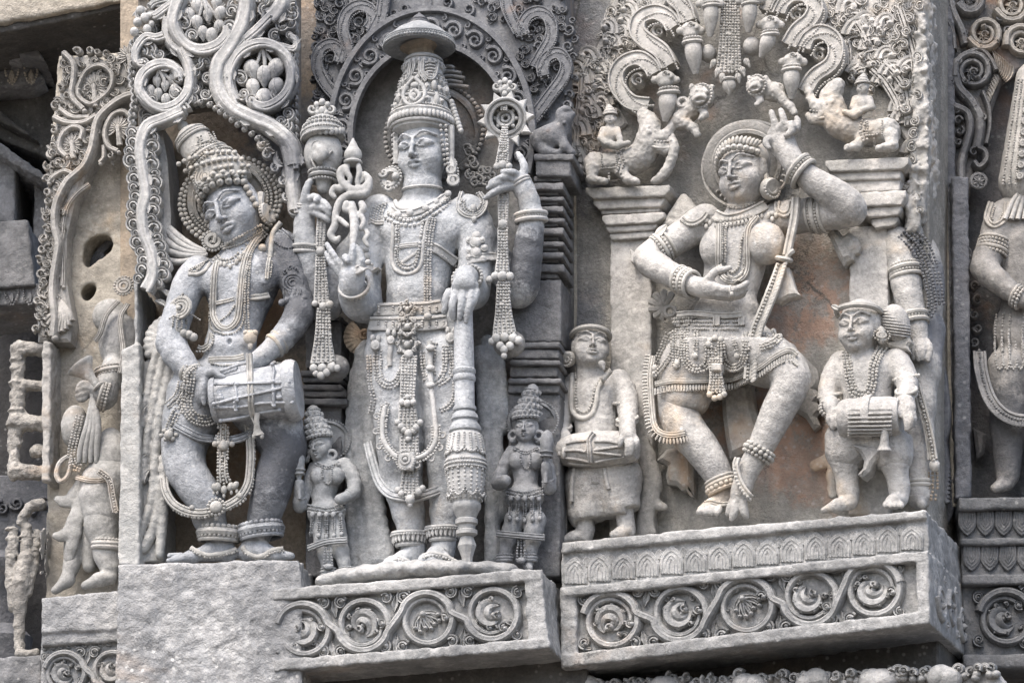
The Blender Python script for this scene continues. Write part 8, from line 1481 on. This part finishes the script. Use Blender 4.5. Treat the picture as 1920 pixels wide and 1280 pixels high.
    d = Thing(F, 'drum', 'ribbed barrel drum in front of the small moustached drummer', 'drum', (1630, 825, 100)); A = (1575, 786, 110); B = (1688, 780, 110); g = d.g(); g.lathe(A, B, [(0, 2), (0, 30), (.05, 34), (.14, 36), (.5, 37), (.84, 36), (.93, 34), (1, 30), (1, 2)], n=30); d.part('shell', g, M_D)
    for i in range(11):
        an = math.radians(-62 + 124 * i / 10); y = 783 - 37 * math.sin(an); dd = 110 + 37 * math.cos(an); g = d.g(); g.tube([(1590, y + 1, dd), (1610, y, dd + 2), (1640, y, dd + 2), (1672, y - 1, dd)], 2.3, n=6, sub=2); d.part('lacing_cord', g, M_D)
    g = d.g(); g.lathe(A, B, [(.42, 30), (.42, 40), (.44, 41), (.53, 41), (.55, 40), (.55, 30)], n=30); d.part('strap', g, M_D)
small_right()
# ------------------------------------------------------------------ attendants beside the crowned figure
def attendant(label, hx, hy, ch, wa, hip, armL, armR, legs, feet, staff, yaw, crown_top, hem, base, mat, roll=0):
    F = FC; t = Thing(F, 'statue', label, 'statue', base, group='small figures at the feet of the large ones'); s = SDF(F); u = 20
    s.ell(ch[0], ch[1], 56, 33, 26, 22, k=6); s.cone((ch[0], ch[1] + 8, 56, 28), (wa[0], wa[1], 58, 22), k=10, fd=.85); s.ell(hip[0], hip[1], 58, 36, 26, 26, k=10)
    for e in (-1, 1): s.ell(ch[0] + e * 17, ch[1] + 8, 74, 15, 16, 13, k=4)
    s.cone((hx, hy + 20, 64, 12), (ch[0], ch[1] - 20, 58, 14), k=6)
    for a_ in (armL, armR): s.chain(a_, k=5, smooth=2)
    for l_ in legs: s.chain(l_, k=6, smooth=2)
    for f_ in feet: s.chain(f_, k=4)
    H = ((hx, hy, 70), yaw, -4, roll, u); head(s, *H, plump=.3)
    g = t.g(); s.add(g, 1.7, (.4, 7, 2)); t.part('body', g, mat, smooth=180); hm = Height(F, 2).add(g); hp = HP(F, *H)
    A = (hx + 1, hy - 16, 62); B = crown_top; g = t.g(); g.lathe(A, B, [(-.1, 10), (0, 24), (.15, 25), (.35, 21), (.6, 16), (.85, 12), (.95, 9), (1, 3)], n=20)
    for tt, R, r in ((.2, 24, 2.4), (.4, 20, 2), (.62, 16, 2), (.82, 13, 2)): rowring(g, A, B, tt, R, r)
    for i in range(11): an = math.radians(-90 + 18 * i); p = hp((math.sin(an) * 1.15, .95, math.cos(an) * 1.0 - .2)); g.raw(ICO1[0] * 4.6 + p, ICO1[1])
    pa, pb = F.L([A, B])
    for row, (tt, R_, n_) in enumerate(((.12, 25, 9), (.3, 23, 8), (.5, 19, 7), (.72, 15, 6))):
        for i in range(n_): an = math.radians(-85 + 170 * i / (n_ - 1)); c_ = pa + (pb - pa) * tt + np.array([math.sin(an) * R_, 0, math.cos(an) * R_]); g.raw(ICO1[0] * np.array([4, 5.5, 3.5]) + c_, ICO1[1]); g.raw(ICO1[0] * 1.8 + c_ + np.array([math.sin(an) * 3, 0, math.cos(an) * 3]), ICO1[1])
    t.part('crown', g, mat)
    g = t.g(); g.lathe((hx + 12, hy - 12, 22), (hx + 12, hy - 12, 34), [(0, 2), (0, 38), (.7, 38), (1, 34), (.6, 31), (.6, 2)], n=32, flat=1.2); g.ring((hx + 12, hy - 12, 34), (0, 0, 1), 40, 2.4, beads=2.4, fl=1.2); t.part('halo', g, mat)
    
    for e in (-1, 1): g = t.g(); g.ring((hx + e * 24, hy + 14, 68), (e * .4, 0, 1), 8, 3.6); g.ell(hx + e * 24, hy + 24, 66, 7, 6, 6); t.part('earring', g, mat)
    g = t.g(); cx, cy = ch; neck(g, hm, [(cx - 22, cy - 16), (cx, cy - 8), (cx + 22, cy - 16)], 2.2, 2, 4, off=1); neck(g, hm, [(cx - 10, cy - 12), (cx - 9, cy + 8), (cx - 2, cy + 22), (cx + 6, cy + 20), (cx + 9, cy + 4), (cx + 8, cy - 12)], 2.3, 1, off=1); t.part('necklace', g, mat)
    g = t.g(); x, y = hip
    for k_ in range(3): neck(g, hm, [(x - 34, y - 16 + 6 * k_), (x, y - 10 + 6 * k_), (x + 34, y - 18 + 6 * k_)], 2.2, 1, off=2)
    for k_, o in enumerate((-26, -13, 0, 13, 26)):
        neck(g, hm, [(x + o, y), (x + o * 1.05, y + 22), (x + o * 1.1, y + 42 - abs(o) * .2)], 2.1, 2, 4, off=2); g.ell(x + o, y + 2, (hm.at(x + o, y + 2) or 80) + 3, 5, 6, 4); g.ell(x + o * 1.1, y + 44 - abs(o) * .2, (hm.at(x + o, y + 42) or 78) + 3, 4, 5, 4)
    t.part('girdle', g, mat)
    g = t.g(); g.band(hem, 6, 7, TRIPLE); t.part('skirt_hem', g, mat)
    g = t.g(); mx = (hem[0][0] + hem[-1][0]) / 2; my = hem[1][1]; [g.beads([(mx + o, my + 2, 86), (mx + o * 1.3, my + 26, 84), (mx + o * 1.6, my + 44, 80)], 2.6) for o in (-5, 0, 5)]; g.ell(mx, my + 46, 80, 9, 6, 6); t.part('tassel', g, mat)
    for l_ in legs:
        g = t.g(); x, y, d, r = l_[-2]; bangle(g, (x, y, d), (0, 1, .1), r + 4, (('t', 0, 3.6), ('b', 6, 2.4), ('t', -5, 3))); t.part('anklet', g, mat)
    for a_ in (armL, armR): x, y, d, r = a_[-3]; x2, y2, d2, _ = a_[-2]; g = t.g(); bangle(g, ((x + x2) / 2, (y + y2) / 2, (d + d2) / 2), (x2 - x, y - y2, d2 - d), 10, (('t', -3, 2.6), ('t', 3, 2.6))); t.part('bracelet', g, mat)
    w = Thing(F, 'fly_whisk', 'fly whisk upright in the hand of the ' + ('left' if hx < 790 else 'right') + ' crowned attendant', 'whisk', staff[1]); g = w.g(); g.lathe(staff[1], staff[0], [(0, 4), (.4, 4), (.48, 7), (.52, 9), (.6, 11), (.8, 13), (.95, 9), (1, 2)], n=14); o_ = w.part('tuft', g, mat)
    g = w.g(); [rowring(g, staff[1], staff[0], tt, R, 2, 't') for tt, R in ((.5, 10), (.58, 11))]; w.part('collar', g, mat)
M_AT = stone('attendant_grey', light=(.38, .395, .40), mid=(.26, .275, .285), dark=(.06, .065, .07), patina=.2, stain=.1, streak=.1, speck=.3, bump=.25)
M_AT2 = stone('attendant_dark', light=(.29, .30, .31), mid=(.19, .2, .21), dark=(.05, .053, .058), patina=.25, stain=.12, streak=.1, speck=.2, bump=.25)
attendant('small crowned attendant statue left of the mace bearer, body turned aside', 598, 838, (614, 884), (606, 930), (612, 962),
          [(590, 876, 54, 12), (574, 915, 60, 11), (562, 948, 70, 12), (561, 926, 82, 9), (561, 906, 90, 9)], [(646, 872, 54, 15), (662, 896, 58, 13), (664, 922, 66, 12), (648, 932, 80, 9), (636, 936, 86, 9)],
          [[(600, 985, 58, 18), (610, 1040, 60, 13), (616, 1072, 60, 9), (618, 1086, 62, 8)], [(630, 985, 58, 18), (640, 1035, 62, 14), (650, 1070, 62, 9), (654, 1084, 64, 8)]], [[(618, 1088, 66, 7), (624, 1092, 80, 5)], [(654, 1086, 66, 7), (650, 1090, 82, 5)]],
          ((558, 842, 96), (562, 935, 92)), -18, (585, 760, 62), [(578, 1028, 78), (612, 1016, 88), (652, 1012, 78)], (625, 1095, 60), M_AT, roll=8)
attendant('small dark crowned attendant statue right of the mace, facing front', 986, 802, (986, 856), (986, 900), (984, 932),
          [(960, 846, 54, 12), (946, 872, 60, 11), (934, 905, 68, 12), (942, 904, 84, 10), (948, 900, 90, 10)], [(1012, 846, 54, 13), (1028, 880, 58, 12), (1030, 914, 68, 12), (1026, 892, 82, 9), (1024, 872, 90, 9)],
          [[(966, 975, 58, 20), (952, 1015, 60, 13), (946, 1046, 60, 9), (944, 1058, 62, 8)], [(1004, 975, 58, 20), (998, 1015, 62, 14), (992, 1046, 62, 9), (990, 1058, 64, 8)]], [[(944, 1060, 66, 8), (938, 1064, 82, 5)], [(990, 1060, 66, 8), (994, 1064, 82, 5)]],
          ((1026, 806, 96), (1023, 905, 92)), -3, (1001, 720, 62), [(932, 1000, 78), (975, 1004, 90), (1022, 1008, 78)], (970, 1066, 60), M_AT2)
# ------------------------------------------------------------------ figure on the return of the corner
def corner_figure():
    F = FD; t = Thing(F, 'statue', 'standing figure around the corner behind the moustached drummer, arm hanging with bracelets', 'statue', (1730, 945, -20), group='large figures in the wall niches'); s = SDF(F)
    s.chain([(1682, 450, 10, 26), (1694, 505, 12, 27), (1704, 560, 14, 25), (1716, 600, 16, 19), (1722, 632, 18, 18)], k=8, smooth=2)
    s.ell(1742, 530, -40, 28, 90, 34, k=14); s.chain([(1738, 620, -36, 34), (1724, 760, -2, 28), (1720, 860, 8, 24), (1720, 915, 8, 18), (1724, 935, 10, 18)], k=14, smooth=2); s.chain([(1722, 938, 14, 12), (1728, 945, 30, 9)], k=5)
    fingers(s, [[(1714, 640, 28, 6), (1712, 655, 34, 5.5), (1713, 672, 32, 4.5)], [(1722, 640, 30, 6), (1721, 658, 36, 5.5), (1722, 674, 34, 4.5)], [(1730, 640, 28, 6), (1731, 656, 34, 5.5), (1731, 672, 32, 4.5)], [(1738, 640, 22, 6), (1744, 656, 28, 6), (1740, 676, 28, 5)]])
    g = t.g(); s.add(g, 2.6, (.6, 10, 2)); t.part('body', g, M_D, smooth=180); hm = Height(F).add(g)
    for c, R, rows in (((1698, 510, 12), 29, (('t', -10, 4), ('b', -3, 3), ('t', 4, 5), ('b', 11, 3))), ((1714, 604, 16), 24, (('t', 0, 5), ('b', 7, 3), ('t', 13, 5)))): g = t.g(); bangle(g, c, (-.15, 1, 0), R, rows); t.part('bracelet', g, M_JD)
    g = t.g(); bangle(g, (1721, 910, 8), (0, 1, .1), 22, (('t', 0, 4.5), ('t', 8, 4), ('t', -22, 3.4))); t.part('anklet', g, M_JD)
    for pts in ([(1690, 440, 34), (1720, 470, 30), (1740, 520, 20), (1748, 570, 14), (1740, 590, 14)], [(1700, 430, 30), (1735, 460, 22), (1755, 520, 8), (1762, 570, 2)]): g = t.g(); g.string(pts, 3.2, 3, 7); t.part('bead_swag', g, M_AC)
    g = t.g(); g.band([(1718, 722, 40, 8), (1732, 770, 40, 8), (1744, 820, 36, 8), (1750, 862, 30, 9)], 9, 9, RIM); g.beads([(1718, 722, 48), (1732, 770, 48), (1744, 820, 44), (1750, 862, 38)], 3.2); g.ell(1752, 872, 30, 10, 12, 9); t.part('girdle_end', g, M_JD)
    g = t.g()
    for o in (-8, 0, 8): g.beads([(1748 + o, 880, 16), (1750 + o, 910, 14), (1746 + o, 935, 12)], 3.2)
    t.part('tassel', g, M_WB)
corner_figure()

# ------------------------------------------------------------------ far right panel and the frieze below
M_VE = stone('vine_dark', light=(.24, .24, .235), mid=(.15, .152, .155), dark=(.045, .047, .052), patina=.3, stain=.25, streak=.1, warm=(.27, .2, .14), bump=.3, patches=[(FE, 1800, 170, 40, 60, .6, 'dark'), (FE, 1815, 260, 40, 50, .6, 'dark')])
M_VE2 = stone('vine_far', light=(.42, .40, .36), mid=(.29, .275, .25), dark=(.08, .08, .085), patina=.15, stain=.25, streak=.1, warm=(.36, .25, .16), bump=.3)
M_VE3 = stone('far_statue_stone', light=(.32, .31, .29), mid=(.21, .205, .195), dark=(.05, .052, .056), patina=.3, stain=.25, warm=(.3, .22, .15), bump=.3, patches=[(FE, 1890, 830, 60, 110, .85, 'dark')])  # dark patch paints in the shadow over the legs
def panel_right():
    F = FE; x4 = Z(1740, 0, 3.05); t = Thing(F, 'carved_arch', 'dark vine stem and coiled scrolls at the top right corner', 'arch', (1840, 350, 20)); D0 = 30
    for (x, y), r, mat, sg in ((x4(240, 15)[0], 26, M_VE, 1), (x4(320, 205)[0], 32, M_VE2, 1), (x4(255, 420)[0], 36, M_VE, -1), (x4(480, 40)[0], 34, M_VE2, 1), (x4(530, 250)[0], 30, M_VE2, -1), (x4(640, 120)[0], 30, M_VE2, 1)):
        g = t.g(); g.curl(x, y, r, 200, sg * 1.7, 8.5, D0, 24, GROOVE, end=.42); t.part('coil', g, mat); g = t.g(); [g.leaf(x, y, 60 * k, r * .42, r * .14, D0 + 4, 12, curl=.8) for k in range(6)]; g.curl(x, y, r * .22, 0, 1.2, 3, D0 + 8, 10); t.part('leaf', g, mat)
    for q, w in ((x4(120, -40, 140, 80, 190, 190, 210, 270), 9), (x4(150, 440, 175, 520, 240, 590, 290, 680, 295, 770, 280, 860), 11), (x4(200, 330, 290, 300, 350, 350, 385, 420), 6), (x4(100, 120, 140, 200, 150, 300), 5), (x4(140, 620, 220, 660, 240, 740, 220, 830, 190, 940, 185, 1040), 9), (x4(310, 540, 345, 640, 350, 740, 330, 840), 5), (x4(280, 860, 320, 880, 330, 930, 290, 970, 260, 940), 7)): g = t.g(); g.band([(x, y, D0) for x, y in q], w, 22, GROOVE); t.part('vine', g, M_VE)
    for i, (x, y) in enumerate(x4(165, 360, 210, 560, 270, 620, 310, 680, 210, 200, 170, 700, 180, 760, 170, 820, 360, 380, 130, 470, 300, 270, 260, 880, 160, 640, 410, 110, 400, 240, 450, 190, 210, 470)): g = t.g(); g.curl(x, y, 8, (i * 71) % 360, 1.2 if i % 2 else -1.2, 3.6, D0 + 4, 18, GROOVE); t.part('curl', g, M_VE)
    for i in range(8): x, y = x4(400 + 16 * i, 330 + 12 * i)[0]; g = t.g(); g.leaf(x - 10, y - 12, -50 - 5 * i, 34, 6, D0, 14, curl=-.5); t.part('leaf', g, M_VE2); x, y = x4(420 - 8 * i, 440 + 18 * i)[0]; g = t.g(); g.leaf(x - 14, y - 4, -30, 18, 5, D0, 12, curl=-.6); t.part('leaf', g, M_VE2)
    g = t.g(); x, y = x4(290, 1035)[0]; [g.leaf(x, y, 60 * k + 20, 13, 5, 46, 9) for k in range(6)]; g.ell(x, y, 50, 5, 5, 5); g.ring((x, y, 46), (0, 0, 1), 14, 4); g.ell(x, y, 34, 14, 14, 14); t.part('rosette', g, M_VE); g = t.g(); g.poly([(1782, 420), (1812, 400), (1832, 300), (1856, 220), (1880, 150), (1930, 120), (2010, 110), (2010, -60), (1780, -60)], 0, 30, 5); t.part('backing', g, M_WE)
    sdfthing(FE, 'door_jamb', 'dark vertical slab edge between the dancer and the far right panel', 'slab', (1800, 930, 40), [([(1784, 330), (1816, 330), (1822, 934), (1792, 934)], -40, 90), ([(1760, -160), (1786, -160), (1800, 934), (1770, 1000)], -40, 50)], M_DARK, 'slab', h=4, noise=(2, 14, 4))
    t = Thing(F, 'statue', 'half seen statue with tall headdress cut by the right edge', 'statue', (1900, 925, 60), group='large figures in the wall niches'); s = SDF(F)
    s.ell(1930, 440, 60, 62, 60, 42, k=10); s.ell(1906, 402, 64, 48, 36, 36, k=14); s.cone((1928, 470, 62, 56), (1925, 570, 64, 46), k=16, fd=.8); s.chain([(1876, 412, 70, 32), (1862, 460, 78, 27), (1846, 502, 90, 25), (1872, 528, 108, 22), (1908, 556, 118, 16), (1930, 566, 120, 14)], k=8, smooth=2); s.ell(1925, 620, 60, 62, 60, 44, k=14); s.chain([(1890, 690, 60, 40), (1890, 800, 60, 32), (1890, 890, 60, 22)], k=10); s.chain([(1960, 690, 60, 40), (1960, 890, 60, 24)], k=10); head(s, (1950, 330, 80), -15, 0, 0, 44)
    s.chain([(1886, 905, 64, 16), (1866, 915, 84, 9)], k=6)
    g = t.g(); s.add(g, 2.8, (.7, 10, 2)); t.part('body', g, M_VE3, smooth=180); hm = Height(F).add(g)
    s = SDF(F); s.cone((1930, 340, 70, 58), (1940, 150, 70, 36), k=4); g = t.g(); s.add(g, 3, (.6, 10, 2)); hm2 = Height(F).add(g); t.part('headdress', g, M_TD, smooth=180)
    g = t.g()
    for kx, kd, r in ((.85, .52, 3.2), (.66, .75, 2.6), (.45, .9, 2.6)): g.beads([(1930 + 10 * f - kx * (58 - 22 * f), 345 - 195 * f, 72 + kd * (58 - 22 * f)) for f in (0, .25, .5, .75, 1)], r)
    for i in range(9): f = i / 9; g.ell(1930 + 10 * f - .3 * (58 - 22 * f), 330 - 185 * f, 72 + .96 * (58 - 22 * f), 8, 7, 5); g.ring((1930 + 10 * f - .3 * (58 - 22 * f), 330 - 185 * f, 76 + .96 * (58 - 22 * f)), (-.3, 0, 1), 5, 2)
    t.part('headdress_beading', g, M_TD)
    g = t.g(); [g.band([(1922 + 4 * i, 352, 96), (1900 + 9 * i, 376, 100), (1884 + 12 * i, 412, 104)], 5, 8, ROUND) for i in range(4)]; t.part('shoulder_locks', g, M_TD); g = t.g(); strap(g, hm, [(1858, 380), (1850, 410), (1864, 424), (1884, 410), (1888, 380)], 6, 6, DOUBLE); neck(g, hm, [(1866, 385), (1860, 408), (1872, 414), (1880, 400)], 2.4, 1, off=2); t.part('shoulder_plate', g, M_VE2)
    g = t.g(); bangle(g, (1860, 472, 80), (.25, 1, -.1), 29, (('t', 0, 4), ('b', 7, 3.4), ('b', 14, 3.4), ('t', 20, 3), ('b', -7, 3.4))); t.part('armlet', g, M_VE2); g = t.g(); bangle(g, (1908, 556, 118), (.8, -.5, .2), 20, (('b', 0, 3.6), ('b', 7, 3.6), ('t', -6, 3))); t.part('bracelet', g, M_TD)
    for i in range(5): g = t.g(); x = 1868 + 13 * i; neck(g, hm, [(x, 590), (x - 3, 640), (x, 680), (x + 6, 692), (x + 12, 680), (x + 10, 620)], 2.8, 1, off=1); t.part('bead_swag', g, M_TD)
    g = t.g(); P = [(1836, 660, 60), (1840, 700, 80), (1856, 750, 96), (1884, 780, 108), (1920, 790, 112), (1960, 780, 108)]; g.band(P, 12, 9, RIM); g.beads([(x, y - 3, d + 6) for x, y, d in P], 3); q = resample(crom(np.array(P, float), 6), 8); [g.ell(x, y + 8, d + 5, 3, 6, 4, ico=ICO1) for x, y, d in q]; t.part('garland', g, M_VE)
    g = t.g(); [g.tube([(1826, 488, 30, 3), (1814 + 3 * math.cos(k), 470 + 10 * k, 34, 5), (1806, 462 + 13 * k, 30, 6)]) for k in range(5)]; t.part('scarf_fan', g, M_VE); g = t.g(); [g.curl(1826 + 6 * (k % 2), 540 + 26 * k, 9, 60 * k, 1.2, 4, 12, 16) for k in range(6)]; t.part('scarf_scroll', g, M_VE)
    g = t.g(); g.poly([(1825, 800), (1850, 812), (1846, 850), (1832, 858)], 0, 30, 6); t.part('cloth_end', g, M_WE)
panel_right()
def corner_plume():
    # fish-scale drapery hanging on the return wall
    F = FD; t = Thing(F, 'drapery', 'dark ribbed drapery hanging on the return wall beside the moustached drummer', 'drapery', (1770, 950, -160))
    for i in range(9): g = t.g(); g.band([(1756 + 2 * i, 640 + 8 * i, -150, 5), (1770 + i, 720 + 10 * i, -150, 6), (1768 - 2 * i, 800 + 10 * i, -150, 6), (1778, 880 + 8 * i, -150, 5)], 6, 12, ROUND); t.part('fold', g, M_AC)
corner_plume()
def low_frieze():
    F = FD; M_F = stone('frieze_grey', light=(.42, .42, .41), mid=(.28, .285, .28), dark=(.07, .072, .078), patina=.25, stain=.1, bump=.4)
    t = Thing(F, 'carved_frieze', 'weathered run of rounded carvings along the bottom edge below the dancer', 'frieze', (1450, 1300, 120)); s = SDF(F); s.prism([(1000, 1284), (1300, 1268), (1860, 1254), (1890, 1290), (1880, 1420), (1000, 1420)], -150, 110, 5, k=3); g = t.g(); s.add(g, 4, (4, 20, 4)); t.part('block', g, M_F, smooth=70)
    R = random.Random(4)
    for i in range(58):
        x = 1010 + i * 15 + R.uniform(-5, 5); y = 1283 - (i * 15) * .032 + R.uniform(-4, 6); big = i in (6, 15, 16, 26, 27, 34, 35, 42, 43, 50, 51); g = t.g()
        if big: s = SDF(F); s.ell(x, y + 12, 120, 24, 22, 22, k=3); s.add(g, 2.6, (1, 10, 2)); t.part('boss', g, M_F, smooth=180)
        else: g.curl(x, y, R.uniform(7, 11), R.uniform(0, 360), R.choice((-1.3, 1.3)), R.uniform(3.5, 5), 108 + R.uniform(-6, 8), 22, GROOVE); g.ell(x + R.uniform(-8, 8), y + 10, 116, 8, 7, 10); t.part('scroll', g, M_F)
    t = Thing(FC, 'stone_course', 'dark recessed stone course under the middle pedestal', 'wall', (800, 1330, 0)); g = t.g(); g.poly([(500, 1225), (1100, 1225), (1100, 1600), (500, 1600)], -300, 40, 4); t.part('course', g, M_EAVD)
    t = Thing(FD, 'stone_course', 'dark recessed stone course under the dancer pedestal', 'wall', (1400, 1330, 0)); g = t.g(); g.poly([(1040, 1150), (1760, 1100), (1760, 1600), (1040, 1600)], -300, 20, 4); t.part('course', g, M_EAVD)
low_frieze()
# pale mortar lines in the vertical joints
def mortar():
    M_MO = stone('mortar', light=(.46, .43, .36), mid=(.33, .31, .26), patina=.15, stain=.2)
    for F, pts, lab in ((FD, [(1070, -60), (1074, 300), (1077, 560), (1074, 640)], 'pale mortar joint left of the dancer panel'), (FE, [(1766, -60), (1770, 300), (1778, 700), (1790, 950)], 'pale mortar joint beside the dark slab edge')):
        t = Thing(F, 'mortar_joint', lab, 'joint', (*pts[-1], 0)); g = t.g(); g.band([(x + 1.5 * math.sin(i), y, 0 if F is FD else 48) for i, (x, y) in enumerate(pts)], 4.5, 5, ROUND); t.part('mortar', g, M_MO)
mortar()
